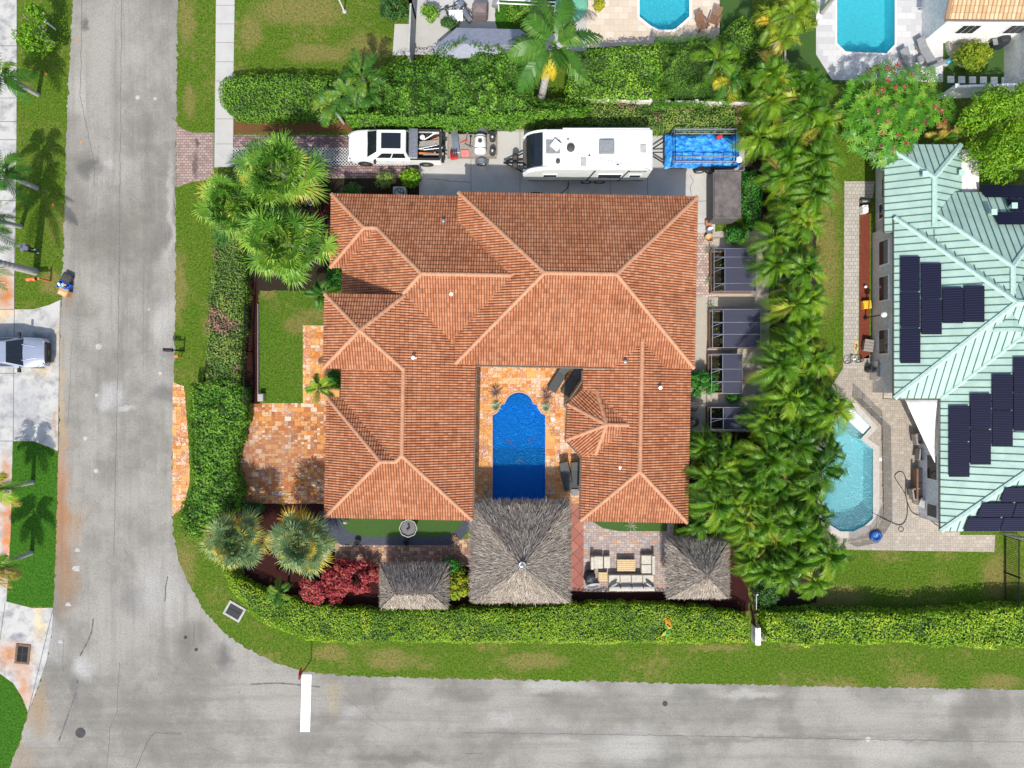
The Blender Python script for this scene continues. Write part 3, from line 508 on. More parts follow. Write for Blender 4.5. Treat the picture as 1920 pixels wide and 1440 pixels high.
def vnoise(x, y, sc_, seed=0):
    x = np.asarray(x) * sc_; y = np.asarray(y) * sc_; i = np.floor(x).astype(np.int64); j = np.floor(y).astype(np.int64); fx = x - i; fy = y - j; fx = fx * fx * (3 - 2 * fx); fy = fy * fy * (3 - 2 * fy)
    def h(a, b): q = (a * 374761393 + b * 668265263 + seed * 974634777) & 0xffffffff; q = ((q ^ (q >> 13)) * 1274126177) & 0xffffffff; return ((q ^ (q >> 16)) & 0xffff) / 65535.0
    return (h(i, j) * (1 - fx) + h(i + 1, j) * fx) * (1 - fy) + (h(i, j + 1) * (1 - fx) + h(i + 1, j + 1) * fx) * fy
def leaves(pos, out, L, W, rng=RNG, spread=.9, flat=.35):
    """diamond leaves at pos, facing roughly along out"""
    n = len(pos); out = nrm(np.asarray(out, dtype=float) + rng.normal(0, spread * .5, (n, 3))); d = rng.normal(0, 1, (n, 3)); d -= out * (d * out).sum(1, keepdims=True); d = nrm(d); s_ = np.cross(out, d)
    L = L * rng.uniform(.7, 1.3, (n, 1)); W = W * rng.uniform(.7, 1.3, (n, 1)); p = np.asarray(pos)
    tip = p + d * L * .55 - out * L * flat * .3; base = p - d * L * .45 - out * L * flat * .2
    return np.stack([base, p + s_ * W / 2 + out * L * .04, tip, p - s_ * W / 2 + out * L * .04], 1)
def inpoly(px, py, poly):
    c = np.zeros(len(px), bool); n = len(poly)
    for i in range(n):
        (x1, y1), (x2, y2) = poly[i][:2], poly[(i + 1) % n][:2]
        if y1 == y2: continue
        c ^= ((y1 > py) != (y2 > py)) & (px < (x2 - x1) * (py - y1) / (y2 - y1) + x1)
    return c
def edgedist(px, py, poly):
    d = np.full(len(px), 1e9); n = len(poly)
    for i in range(n):
        (x1, y1), (x2, y2) = poly[i][:2], poly[(i + 1) % n][:2]; ex, ey = x2 - x1, y2 - y1; t = np.clip(((px - x1) * ex + (py - y1) * ey) / (ex * ex + ey * ey + 1e-9), 0, 1); d = np.minimum(d, np.hypot(px - x1 - t * ex, py - y1 - t * ey))
    return d
def hedge(name, label, px_poly, h, mat, L=.13, W=.075, dens=150, lump=.25, rnd=.35, lsc=1.1, patch=None, group=None, z_at=None, cat='hedge', spread=.9, bias=0.0, seed=1):
    rng = np.random.default_rng(seed); poly = [tuple(v)[:2] for v in PP(px_poly, z_at if z_at is not None else h * .95)]; poly = [tuple(q)[:2] for q in roughen([Vector((a, b, 0)) for a, b in poly], .5, .07)]; xs = [p[0] for p in poly]; ys = [p[1] for p in poly]
    A = (max(xs) - min(xs)) * (max(ys) - min(ys)); n = int(A * dens); x = rng.uniform(min(xs), max(xs), n); y = rng.uniform(min(ys), max(ys), n); k = inpoly(x, y, poly); x, y = x[k], y[k]; d = edgedist(x, y, poly)
    def top(x, y, d):
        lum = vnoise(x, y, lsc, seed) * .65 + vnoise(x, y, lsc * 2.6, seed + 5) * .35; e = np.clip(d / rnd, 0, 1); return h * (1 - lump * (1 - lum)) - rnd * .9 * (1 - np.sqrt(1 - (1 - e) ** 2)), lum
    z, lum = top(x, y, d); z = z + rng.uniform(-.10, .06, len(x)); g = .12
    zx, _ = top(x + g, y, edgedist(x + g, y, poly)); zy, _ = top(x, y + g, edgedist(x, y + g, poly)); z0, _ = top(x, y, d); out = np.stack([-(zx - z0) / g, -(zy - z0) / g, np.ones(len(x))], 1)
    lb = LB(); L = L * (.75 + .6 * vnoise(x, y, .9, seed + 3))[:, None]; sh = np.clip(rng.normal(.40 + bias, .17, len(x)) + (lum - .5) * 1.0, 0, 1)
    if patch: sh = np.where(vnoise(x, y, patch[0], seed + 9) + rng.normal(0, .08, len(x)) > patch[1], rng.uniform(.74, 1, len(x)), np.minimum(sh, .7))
    lb.add(leaves(np.stack([x, y, z], 1), out, L, W, rng, spread), sh)
    # sides
    sp = []; so_ = []; n_ = len(poly)
    area = sum(poly[i][0] * poly[(i + 1) % n_][1] - poly[(i + 1) % n_][0] * poly[i][1] for i in range(n_))
    for i in range(n_):
        a, b = np.array(poly[i]), np.array(poly[(i + 1) % n_]); e = b - a; l = np.hypot(*e)
        if l < 1e-4: continue
        m = int(l * h * dens * .55) + 1; t = rng.random(m); q = a + e * t[:, None]; nn = np.array([e[1], -e[0]]) / l * (1 if area > 0 else -1); q = q - nn * rng.uniform(-.02, .14, (m, 1))
        sp.append(np.column_stack([q, rng.uniform(.05, h * .86, m)])); so_.append(np.tile([nn[0], nn[1], .35], (m, 1)))
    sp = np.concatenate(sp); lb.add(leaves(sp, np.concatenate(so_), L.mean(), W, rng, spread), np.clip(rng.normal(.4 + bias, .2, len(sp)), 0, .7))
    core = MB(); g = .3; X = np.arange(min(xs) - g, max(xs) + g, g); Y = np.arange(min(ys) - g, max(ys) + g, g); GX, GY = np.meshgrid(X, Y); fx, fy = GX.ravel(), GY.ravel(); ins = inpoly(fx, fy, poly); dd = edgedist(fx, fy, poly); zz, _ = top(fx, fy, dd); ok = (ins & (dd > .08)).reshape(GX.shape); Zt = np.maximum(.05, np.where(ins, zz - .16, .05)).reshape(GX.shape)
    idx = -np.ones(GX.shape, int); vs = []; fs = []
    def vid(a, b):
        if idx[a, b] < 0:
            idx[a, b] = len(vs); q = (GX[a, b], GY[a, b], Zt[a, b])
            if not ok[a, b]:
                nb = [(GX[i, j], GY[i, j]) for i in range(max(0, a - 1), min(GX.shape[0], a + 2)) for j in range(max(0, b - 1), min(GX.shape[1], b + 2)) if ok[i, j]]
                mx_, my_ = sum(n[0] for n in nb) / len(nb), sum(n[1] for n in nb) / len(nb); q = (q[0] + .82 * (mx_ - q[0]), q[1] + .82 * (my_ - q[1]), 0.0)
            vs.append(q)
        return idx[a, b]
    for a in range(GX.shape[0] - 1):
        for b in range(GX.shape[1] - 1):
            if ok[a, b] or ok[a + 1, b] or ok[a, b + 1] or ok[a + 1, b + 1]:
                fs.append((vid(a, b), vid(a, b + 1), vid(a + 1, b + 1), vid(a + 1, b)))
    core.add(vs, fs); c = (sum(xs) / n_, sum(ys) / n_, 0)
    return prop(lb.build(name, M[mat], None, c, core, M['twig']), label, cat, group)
def blob_leaves(rng, rx, ry, rz, n_clump, clump_r, per, L, W, shades=(.45, .22), z0=0.0, shell=.6, spread=.9):
    lb = LB(); k = 0
    for i in range(n_clump):
        th = rng.uniform(0, 2 * math.pi); u = rng.uniform(-.35, 1); r = math.sqrt(max(0, 1 - u * u)) ; q = rng.uniform(shell, 1.0)
        c = np.array([rx * r * math.cos(th) * q, ry * r * math.sin(th) * q, z0 + rz * u * q]); cr = clump_r * rng.uniform(.65, 1.3)
        m = int(per * rng.uniform(.7, 1.3)); d = nrm(rng.normal(0, 1, (m, 3)) + [0, 0, .35]); p = c + d * cr * rng.uniform(.55, 1.05, (m, 1)) * [1, 1, .75]
        lb.add(leaves(p, d + [0, 0, .5], L, W, rng, spread), np.clip(rng.normal(shades[0] + rng.normal(0, .1), shades[1], m), 0, 1))
    return lb
def shrub(name, label, px, py, r, h, mat, L=.14, W=.08, ry=None, n=None, group=None, cat='shrub', seed=3, rz=None, clump=.3, per=70, shades=(.45, .22), z_at=None):
    rng = np.random.default_rng(seed); r = r / S; ry = (ry / S) if ry else r; rz = rz or h * .5; c = P(px, py, z_at if z_at is not None else h * .7); c.z = 0; n = n or int(10 + r * ry * 26)
    root = thing(name, label, cat, c, 0, group); lb = blob_leaves(rng, max(.1, r - clump * .6), max(.1, ry - clump * .6), rz * .8, n, clump, per, L, W, shades, h - rz)
    lb.build('foliage', M[mat], root); s_ = MB()
    for i in range(5): a = i * 1.26 + seed; s_.tube([(0, 0, 0), (r * .25 * math.cos(a), ry * .25 * math.sin(a), h * .45), (r * .6 * math.cos(a), ry * .6 * math.sin(a), h * .75)], .035, 5, 0, .012)
    s_.build('stems', M['trunk'], root); return root
def trunk_mb(pts, r0, r1, seg=10): m = MB(); m.tube(catmull(pts, 5), r0, seg, 0, r1); return m
def tree(name, label, px, py, r, zc, rz, mat, L, W, n, per, clump, group=None, seed=5, shades=(.45, .22), ry=None, shell=.55, base=None):
    rng = np.random.default_rng(seed); c = P(px, py, zc); b = base or (c.x * 1.0, c.y * 1.0); root = thing(name, label, 'tree', (b[0], b[1], 0), 0, group); r /= S; ry = ry / S if ry else r; dx, dy = c.x - b[0], c.y - b[1]
    lb = blob_leaves(rng, r - clump * .5, ry - clump * .5, rz, n, clump, per, L, W, shades, 0, shell); V, A = lb.get(); V += np.array([dx, dy, zc - rz * .2], dtype=np.float32); l2 = LB(); l2.add(V, A); l2.build('crown', M[mat], root)
    t = MB(); t.tube(catmull([(0, 0, 0), (dx * .1, dy * .1, zc * .3), (dx * .3 + .05, dy * .3, zc * .55)], 4), .17, 8, 0, .12)
    for i in range(8): a = i * .8 + seed; rr = .62 + .2 * (i % 2); t.tube(catmull([(dx * .3, dy * .3, zc * .5), (dx + r * .3 * math.cos(a), dy + ry * .3 * math.sin(a), zc * .75), (dx + r * rr * math.cos(a), dy + ry * rr * math.sin(a), zc * .95)], 4), .08, 6, 0, .02)
    t.build('trunk', M['trunk'], root); return root
# ---- palms
def frond(lb, rng, az, elev, L, sh, n=26, ll=.5, w=.045, arch=1.0, vee=.5, z0=0.0, start=.15, twist=0.0, sweep=.5, droop=.35, stem=.02):
    t = np.linspace(0, 1, n); ca, sa = math.cos(az), math.sin(az); e = math.tan(elev)
    R = L * (t - .18 * arch * t ** 2.2) * math.cos(elev); Z = L * (math.sin(elev) * t - .62 * arch * t ** 2.1) + z0; fw = np.stack([R * ca, R * sa, Z], 1); d = nrm(np.gradient(fw, axis=0)); side = np.array([-sa, ca, 0]); nn = np.cross(d, side); nn = nn * np.sign(nn[:, 2:3] + 1e-6); 
    tw = twist * t; sd_ = side * np.cos(tw)[:, None] + nn * np.sin(tw)[:, None]; up = np.cross(d, sd_); up = up * np.where((up * nn).sum(1, keepdims=True) < 0, -1, 1)
    m = t > start; prof = np.sin(np.pi * np.clip((t - start) / (1 - start) * .86 + .12, 0, 1)) ** .7 * ll
    for sgn in (-1, 1):
        p = fw[m]; s_ = sd_[m] * sgn; u = up[m]; dd = d[m]; l = (prof[m] * rng.uniform(.85, 1.1, m.sum()))[:, None]; swp = (sweep + .7 * t[m] ** 2)[:, None]
        dirn = nrm(s_ + dd * swp + u * (vee + rng.normal(0, .12, (m.sum(), 1)))); mid = p + dirn * l * .5; tip = p + dirn * l - np.array([0, 0, 1]) * l * (droop + rng.uniform(-.1, .2, l.shape)); ww = dd * w / 2
        lb.add(np.stack([p - ww, p + ww, mid + ww * 1.1, mid - ww * 1.1], 1), np.clip(sh + rng.normal(0, .07, m.sum()), 0, 1)); lb.add(np.stack([mid - ww * 1.1, mid + ww * 1.1, tip + ww * .15, tip - ww * .15], 1), np.clip(sh + .06 + rng.normal(0, .07, m.sum()), 0, 1))
    a, b = fw[:-1], fw[1:]; wv = sd_[:-1] * (stem * (1.3 - t[:-1]))[:, None]; lb.add(np.stack([a - wv, a + wv, b + wv * .9, b - wv * .9], 1), min(1, sh + .1)); wv = up[:-1] * (stem * (1.3 - t[:-1]))[:, None]; lb.add(np.stack([a - wv, a + wv, b + wv * .9, b - wv * .9], 1), min(1, sh + .2))
def feather_crown(seed, nf=13, L=1.9, ll=.5, mat='feather', arch=1.0, w=.06, vee=.5, n=20, old=.12, e0=1.25, e1=-.15, drop=.35, shift=0.0):
    rng = np.random.default_rng(seed); lb = LB()
    for i in range(nf):
        f = i / (nf - 1); el = e0 + (e1 - e0) * f ** .8 + rng.normal(0, .08); sh = np.clip(rng.normal(.45, .14) + .12 * f + shift, .1, .84)
        if rng.random() < old * (.4 + f * 1.6): sh = rng.uniform(.85, .98)
        frond(lb, rng, i * 2.399 + rng.normal(0, .15), el, L * rng.uniform(.82, 1.12) * (.8 + .2 * min(1, f * 3)), sh, n, ll, w, arch * rng.uniform(.8, 1.25), vee, 0, twist=rng.uniform(-1.1, 1.1), droop=drop)
    return lb
def fan_crown(seed, nl=46, R=2.0, seg=20, old=.1, mat='fan', blade=.95, rim=0.0):
    rng = np.random.default_rng(seed); lb = LB()
    for i in range(nl):
        f = i / (nl - 1); el = 1.45 - 1.85 * f ** .85; az = i * 2.399 + rng.normal(0, .2); d = np.array([math.cos(az) * math.cos(el), math.sin(az) * math.cos(el), math.sin(el)]); pet = (R - blade) * rng.uniform(.5, 1.2) * (1 + .18 * math.sin(2 * az + seed)); hub = d * pet + np.array([0, 0, -.10 * pet * pet]); sh = np.clip(rng.normal(.42, .15) + .25 * (f - .5), 0, .85)
        if rng.random() < old * f * 2.4: sh = rng.uniform(.84, .96)
        sh = max(sh, min(.93, rim * f ** 3 * rng.uniform(.6, 1.1)))
        up = nrm(np.cross(np.cross(d, [0, 0, 1.0]), d) + 1e-6); side = np.cross(d, up); ang = np.linspace(-1.9, 1.9, seg) + rng.normal(0, .05, seg); ln = blade * (1 - .12 * np.abs(ang)) * rng.uniform(.85, 1.12, seg)
        fd = nrm(d * np.cos(ang)[:, None] + side * np.sin(ang)[:, None] + up * (.25 * np.abs(np.sin(ang)))[:, None]); wv = nrm(np.cross(fd, up)) * .026 * blade / .9; mid = hub + fd * ln[:, None] * .55; tip = hub + fd * ln[:, None] - np.array([0, 0, 1]) * (ln * rng.uniform(.12, .5, seg))[:, None]
        A = np.clip(sh + rng.normal(0, .06, seg), 0, 1); lb.add(np.stack([hub - wv * .4, hub + wv * .4, mid + wv * 1.1, mid - wv * 1.1], 1), A); lb.add(np.stack([mid - wv * 1.1, mid + wv * 1.1, tip + wv * .1, tip - wv * .1], 1), np.clip(A + .16 + (.1 if sh > .5 else 0), 0, 1))
        s2 = side * .015; lb.add(np.stack([-s2, s2, hub + s2, hub - s2], 1)[None] if False else np.array([[-s2, s2, hub + s2, hub - s2]]), .8)
    return lb
def palm(name, label, lb, mat, c, h, lean=(0, 0), r=.12, group=None, trunkmat='palm_trunk', cat='palm tree', rz=0.0, foot=None):
    """c is the crown centre on the ground plane; lean moves the foot away from under it"""
    if foot: q = P(*foot); lean = (q.x - c[0], q.y - c[1])
    root = thing(name, label, cat, (c[0] + lean[0], c[1] + lean[1], 0), rz, group); lx, ly = rot2(-lean[0], -lean[1], -rz)
    V, A = lb.get(); V = V + np.array([lx, ly, h], dtype=np.float32); l2 = LB(); l2.add(V, A); l2.build('crown', M[mat], root)
    t = MB(); pts = catmull([(0, 0, 0), (lx * .25, ly * .25, h * .35), (lx * .65, ly * .65, h * .72), (lx, ly, h - .12)], 6); t.tube(pts, r * 1.25, 10, 0, r * .7)
    for i in range(1, len(pts) - 1): t.lathe((pts[i].x, pts[i].y, pts[i].z), [(r * .9, -.03), (r * 1.22, 0), (r * .9, .03)], 10)
    t.build('trunk', M[trunkmat], root, smooth=True); return root
def rosette(name, label, px, py, r, h, mat, n=26, w=.06, group=None, cat='plant', seed=1, old=False):
    rng = np.random.default_rng(seed); c = P(px, py, h * .5); root = thing(name, label, cat, (c.x, c.y, 0), 0, group); lb = LB(); r /= S
    for i in range(n):
        az = i * 2.399; el = 1.35 - 1.2 * (i / n); d = np.array([math.cos(az) * math.cos(el), math.sin(az) * math.cos(el), math.sin(el)]); s_ = np.array([-math.sin(az), math.cos(az), 0]) * w / 2; b = d * .04; mid = d * r * .6 + [0, 0, .06]; tip = np.array([d[0] * r, d[1] * r, d[2] * h * .9 + .02]); sh = rng.uniform(.1, 1)
        lb.add(np.array([[b - s_ * .6, b + s_ * .6, mid + s_, mid - s_], [mid - s_, mid + s_, tip + s_ * .05, tip - s_ * .05]]), [sh, min(1, sh + .1)])
    lb.build('leaves', M[mat], root); b = MB(); b.lathe((0, 0, 0), [(.09, 0), (.11, .08), (.05, .18)], 8); b.build('stem', M['trunk'], root); return root
# ---- thatch
def thatch(name, label, px0, py0, px1, py1, ze, apex, za, ridge=0.0, dens=420, seed=1, cap=False):
    rng = np.random.default_rng(seed); a, b = P(px0, py1, ze), P(px1, py0, ze); x0, y0, x1, y1 = a.x, a.y, b.x, b.y; T = P(apex[0], apex[1], za); c = ((x0 + x1) / 2, (y0 + y1) / 2); root = thing(name, label, 'thatched hut', (c[0], c[1], 0))
    off = np.array([c[0], c[1], 0]); A, B = np.array([T.x - ridge / 2, T.y, za]) - off, np.array([T.x + ridge / 2, T.y, za]) - off; SW, SE, NE, NW = [np.array(q) - off for q in ((x0, y0, ze), (x1, y0, ze), (x1, y1, ze), (x0, y1, ze))]
    lb = LB(); core = MB(); core.add([SW, SE, NE, NW, A, B], [(0, 1, 5, 4), (2, 3, 4, 5), (1, 2, 5), (3, 0, 4), (0, 3, 2, 1)])
    for q in ([SW, SE, B, A], [NE, NW, A, B], [SE, NE, B, B], [NW, SW, A, A]):
        e0, e1, t1, t0 = q; nrmv = np.cross(e1 - e0, t0 - e0); nrmv /= np.linalg.norm(nrmv); ar = np.linalg.norm(e1 - e0) * np.linalg.norm((t0 + t1) / 2 - (e0 + e1) / 2) * .7; n = int(ar * dens); u = rng.random(n * 2); v = rng.random(n * 2); wd = np.linalg.norm(t1 - t0) / np.linalg.norm(e1 - e0); k = rng.random(n * 2) < (1 - v) + v * wd; u, v = u[k], v[k]; v = np.where(rng.random(len(v)) < .12, rng.uniform(-.02, .08, len(v)), v)
        p = (e0 + (e1 - e0) * u[:, None]) * (1 - v[:, None]) + (t0 + (t1 - t0) * u[:, None]) * v[:, None]; top = (t0 + (t1 - t0) * u[:, None]); d = (e0 + (e1 - e0) * u[:, None]) - top; d = nrm(d) + rng.normal(0, .16, (len(u), 3)); d = nrm(d); L = rng.uniform(.16, .38, (len(u), 1)); s_ = nrm(np.cross(d, nrmv)) * rng.uniform(.007, .018, (len(u), 1)); lift = nrmv * rng.uniform(.01, .1, (len(u), 1)); o = p + lift; q2 = p + d * L + lift * .5 + nrmv * rng.uniform(-.02, .08, (len(u), 1)); q2[:, 2] -= np.where(v < .06, .12, 0)
        lb.add(np.stack([o - s_, o + s_, q2 + s_ * .5, q2 - s_ * .5], 1), np.clip(rng.normal(.5, .27, len(u)) + .25 * (vnoise(u * 9, v * 7, 1.0, seed) - .5), 0, 1))
    lb.build('thatch_roof', M['straw'], root, None, core, mpl('thatch_underlayer', (.11, .09, .08), .95, var=.4, sc_=12))
    for sx in (x0 + .35, x1 - .35):
        for sy in (y0 + .35, y1 - .35):
            m = MB(); m.tube([(sx - c[0], sy - c[1], 0), (sx - c[0], sy - c[1], ze + .25)], .08, 8); m.build('post', M['wood_brown'], root)
    if cap: m = MB(); m.lathe(tuple(A), [(.22, -.12), (.24, .0), (.2, .1), (.2, .02), (.1, .02), (.08, .14), (.0, .15)], 16); m.build('roof_cap', M['grey_metal'], root, smooth=True)
    return root
# ---------------------------------------------------------------- ground, roads, decks
def arc(cx, cy, rx, ry, a0, a1, n=12): return [(cx + rx * math.cos(math.radians(a0 + (a1 - a0) * i / n)), cy - ry * math.sin(math.radians(a0 + (a1 - a0) * i / n))) for i in range(n + 1)]
POOLS = dict(
    main=[(923, 778), (923, 944), (1023, 944), (1023, 778), (1015, 774), (1009, 765), (1007, 758), (1000, 757)] + arc(973, 760, 27, 25, 5, 175, 14) + [(946, 757), (939, 758), (937, 765), (931, 774)],
    north=[(1198, -70), (1198, 32), (1220, 50), (1236, 57), (1262, 57), (1274, 49), (1293, 32), (1293, -70)],
    ne=[(1568, -70), (1568, 82), (1585, 98), (1662, 101), (1678, 84), (1678, -70)],
    se=[(1588, 768), (1600, 766), (1634, 801), (1614, 823), (1637, 842), (1637, 972), (1622, 986), (1600, 997), (1575, 997), (1556, 985), (1545, 960), (1540, 850), (1555, 800)])
def sheet(name, px, mat, lev, holes=(), rough=0.0, curve=0, kind='structure', world=False):
    z = .004 * lev; outer = [Vector(q) for q in px] if world else PP(px)
    if curve: outer = catmull(outer, curve, True)
    if rough: outer = roughen(outer, .22, rough)
    loops = [[Vector((q.x, q.y, z)) for q in outer]] + [[Vector((q.x, q.y, z)) for q in PP(h)] for h in holes]
    allp = [q for l in loops for q in l]; fs = []
    for a, b, c in tessellate_polygon(loops):
        nz = (allp[b] - allp[a]).cross(allp[c] - allp[a]).z
        if abs(nz) > 1e-9: fs.append((a, b, c) if nz > 0 else (a, c, b))
    m = MB(); m.add(allp, fs); return prop(m.build(name, M[mat]), kind=kind)
G = 400
sheet('ground', [(-G, -G), (G, -G), (G, G), (-G, G)], 'grass', 0, list(POOLS.values()), world=True)
rl = [(141, -900), (137, 0), (131, 120), (124, 250), (121, 400), (116, 540), (113, 640), (111, 740), (109, 860), (104, 1060), (100, 1140), (97, 1185), (88, 1235), (72, 1285), (52, 1337), (38, 1390), (18, 1440), (-20, 1540), (-60, 1640), (-60, 2600)]
rr = [(335, -900), (333, 0), (331, 240), (330, 340), (328, 560), (326, 720), (323, 960), (325, 1005), (334, 1045), (352, 1092), (381, 1143), (420, 1186), (462, 1216), (510, 1240), (565, 1258), (640, 1267), (760, 1271), (960, 1274), (1200, 1280), (1440, 1285), (1920, 1293), (4200, 1330), (4200, 1500), (2400, 1480), (1200, 1468), (700, 1470), (500, 1490), (400, 1530), (330, 1640), (300, 1760), (300, 2600)]
rp = roughen([Vector(q) for q in PP(rl[::-1] + rr)], .16, .045)
rd = sheet('road', rp, 'road', 1, world=True)
# cracks and joints as thin sunk lines on the road sheet
def wig(pts, amp=.03, step=.35):
    out = []; v = PP(pts)
    for a, b in zip(v[:-1], v[1:]):
        k = max(1, int((b - a).length / step)); out += [a + (b - a) * i / k + Vector((random.gauss(0, amp), random.gauss(0, amp), 0)) for i in range(k)]
    return out + [v[-1]]
cr = MB(); M['crack'] = mpl('sealed_crack', (.10, .095, .09), .9, var=.4); 
for pts, wd in [([(228, -40), (227, 120), (226, 250), (224, 480), (221, 700), (218, 820), (215, 960), (213, 1040)], .03), ([(314, 1080), (311, 1100), (309, 1128)], .07), ([(322, 220), (331, 228)], .05), ([(325, 376), (328, 392)], .05), ([(224, 1240), (220, 1330), (207, 1364), (200, 1440)], .03), ([(290, 1374), (276, 1392), (255, 1440)], .05), ([(288, 1374), (340, 1376)], .04), ([(870, 1374), (1200, 1378), (1500, 1384), (1960, 1392)], .03), ([(365, 1168), (362, 1210)], .03), ([(118, 1195), (119, 1260)], .02), ([(235, 1030), (241, 1042)], .03), ([(155, -40), (153, 60), (150, 180), (176, 300), (177, 350)], .03), ([(640, 1300), (700, 1352), (740, 1372)], .015), ([(1700, 1396), (1725, 1380)], .02), ([(160, 900), (150, 980)], .015), ([(870, 1412), (905, 1413)], .03), ([(270, 480), (268, 700)], .015), ([(135, 640), (131, 730), (127, 800)], .02), ([(385, 1400), (420, 1412)], .02), ([(700, 1290), (704, 1330)], .012)]: cr.ribbon([Vector((q.x, q.y, .0075)) for q in wig(pts, .02)], wd)
cr.build('cracks', M['crack'], rd)
tm = MB(); M['skid'] = mpl('tyre_mark', (.12, .115, .105), .9, var=.5, sc_=3)
for pts in ([(470, 1283), (520, 1281), (560, 1284), (600, 1288)], [(110, 1390), (128, 1340), (142, 1300), (146, 1275)], [(150, 1230), (170, 1190), (175, 1160)]): tm.ribbon([Vector((q.x, q.y, .0068)) for q in catmull(PP(pts), 5)], .1)
tm.build('tyre_marks', M['skid'], rd)
bar = MB(); bar.poly([(q.x, q.y, .009) for q in PP([(566, 1265), (584, 1265), (581, 1372), (563, 1372)])]); prop(bar.build('stop_line', mpl('road_paint', (.86, .86, .85), .6, var=.05)), kind='structure')
sheet('sidewalk', [(405, -400), (440, -400), (440, 0), (438, 130), (437, 313), (402, 314), (404, 130), (405, 0)], 'sidewalk', 2)
jm = MB()
def joint(lst, z, w=.03, mb=None):
    for a, b in lst: (mb or jm).ribbon([Vector((q.x, q.y, z)) for q in PP([a, b])], w)
joint([((405, y), (440, y)) for y in (10, 45, 80, 116, 152, 188, 223, 270)], .0115, .025); prop(jm.build('sidewalk_joints', M['crack']), kind='structure')
sheet('neighbor_pavement', [(-900, -400), (32, -400), (31, 250), (29, 420), (27, 560), (27, 580), (62, 580), (92, 572), (114, 562), (112, 700), (109, 846), (92, 838), (62, 827), (24, 827), (20, 1000), (12, 1128), (60, 1140), (100, 1140), (97, 1185), (88, 1235), (72, 1285), (53, 1336), (42, 1308), (25, 1281), (0, 1263), (-60, 1240), (-900, 1240)], 'stained', 2)
j2 = MB(); joint([((-60, y), (30, y)) for y in (86, 184, 228, 262, 376, 408, 700)] + [((27, 580), (25, 828)), ((27, 440), (27, 580)), ((-40, 827), (25, 827)), ((-60, 580), (27, 580)), ((10, 1130), (0, 1200)), ((113, 565), (109, 846)), ((100, 1140), (53, 1336))], .0115, .035, j2); prop(j2.build('pavement_joints', M['crack']), kind='structure')
sheet('lawn', [(24, 829), (60, 829), (90, 840), (108, 853), (103, 1060), (99, 1138), (60, 1138), (13, 1127), (20, 1000)], 'lawn', 3, rough=.02)
sheet('corner_lawn', [(-300, 1265), (0, 1265), (25, 1283), (40, 1310), (50, 1337), (36, 1390), (16, 1440), (-30, 1560), (-300, 1560)], 'lawn', 3, rough=.02)
sheet('driveway_apron', [(331, 234), (345, 243), (362, 249), (401, 249), (400, 337), (392, 337), (360, 341), (331, 351)], 'pink_paver', 2)
sheet('paver_driveway', [(437, 253), (800, 253), (800, 334), (437, 334)], 'drive_paver', 2); sheet('lattice_driveway', [(437, 277), (790, 277), (790, 311), (437, 311)], 'lattice', 3)
sheet('hedge_bed', [(437, 222), (800, 222), (1400, 232), (1400, 262), (780, 246), (437, 250)], 'dry_soil', 1, rough=.03)
sheet('front_bed', [(402, 338), (437, 336), (790, 334), (790, 400), (640, 400), (640, 560), (560, 560), (484, 550), (455, 560), (448, 760), (375, 760), (402, 560), (404, 420)], 'soil', 2)
cd = sheet('concrete_driveway', [(786, 243), (1396, 243), (1396, 335), (1345, 340), (1340, 436), (1304, 436), (1304, 400), (786, 400)], 'concrete', 4)
jc = MB(); joint([((883, 243), (883, 400)), ((975, 243), (975, 400)), ((1065, 243), (1065, 400)), ((1144, 243), (1144, 400)), ((1214, 243), (1214, 400)), ((1300, 378), (1336, 376)), ((1300, 420), (1340, 419)), ((786, 246), (1390, 246))], .021, .03, jc)
for pts, wd in [([(800, 333), (840, 338), (883, 342)], .035), ([(1295, 330), (1300, 338), (1294, 352), (1296, 366)], .03)]: jc.ribbon([Vector((q.x, q.y, .021)) for q in wig(pts, .04, .2)], wd)
prop(jc.build('driveway_joints', M['crack']), kind='structure')
# east side yard
sheet('side_yard', [(1300, 434), (1440, 434), (1446, 810), (1290, 810), (1290, 690)], 'gravel', 2, rough=.03)
sheet('side_cobbles', [(1296, 437), (1340, 437), (1337, 557), (1294, 557)], 'side_paver', 3); sheet('side_path', [(1294, 557), (1336, 557), (1330, 700), (1290, 800), (1270, 800)], 'gravel', 3)
sheet('palm_bed', [(1394, 120), (1450, 100), (1540, 170), (1546, 300), (1530, 420), (1530, 620), (1545, 700), (1538, 1030), (1530, 1130), (1430, 1150), (1410, 1150), (1410, 1008), (1410, 800), (1425, 640), (1400, 400)], 'soil', 1, rough=.05)
sheet('side_bed', [(1270, 800), (1406, 800), (1406, 1006), (1270, 1006)], 'soil', 1)
# front yard
sheet('front_lawn', [(487, 545), (640, 545), (640, 700), (568, 756), (487, 756)], 'front_lawn', 3, rough=.02)
sheet('fence_bed', [(448, 530), (484, 530), (487, 757), (450, 757)], 'mulch', 3); sheet('entry_drive', [(324, 716), (345, 724), (352, 800), (356, 900), (345, 950), (323, 968)], 'travertine', 2, rough=.02)
sheet('front_terrace', [(430, 756), (640, 756), (640, 944), (430, 944)], 'trav_drive', 3); sheet('front_walk', [(568, 610), (650, 610), (650, 757), (568, 757)], 'travertine', 4)
sheet('courtyard', [(886, 660), (1110, 660), (1110, 946), (886, 946)], 'travertine', 3, [POOLS['main']])
sheet('red_walk', [(1066, 944), (1094, 944), (1094, 1108), (1062, 1108)], 'red_paver', 4); sheet('patio', [(1092, 970), (1264, 970), (1256, 1110), (1092, 1110)], 'patio_paver', 3)
sheet('path', [(628, 1018), (890, 1010), (890, 1062), (628, 1060)], 'path_paver', 3); sheet('gravel_border', [(600, 958), (886, 958), (884, 985), (868, 1008), (845, 1022), (640, 1022), (618, 1005), (604, 980)], 'gravel_dark', 4)
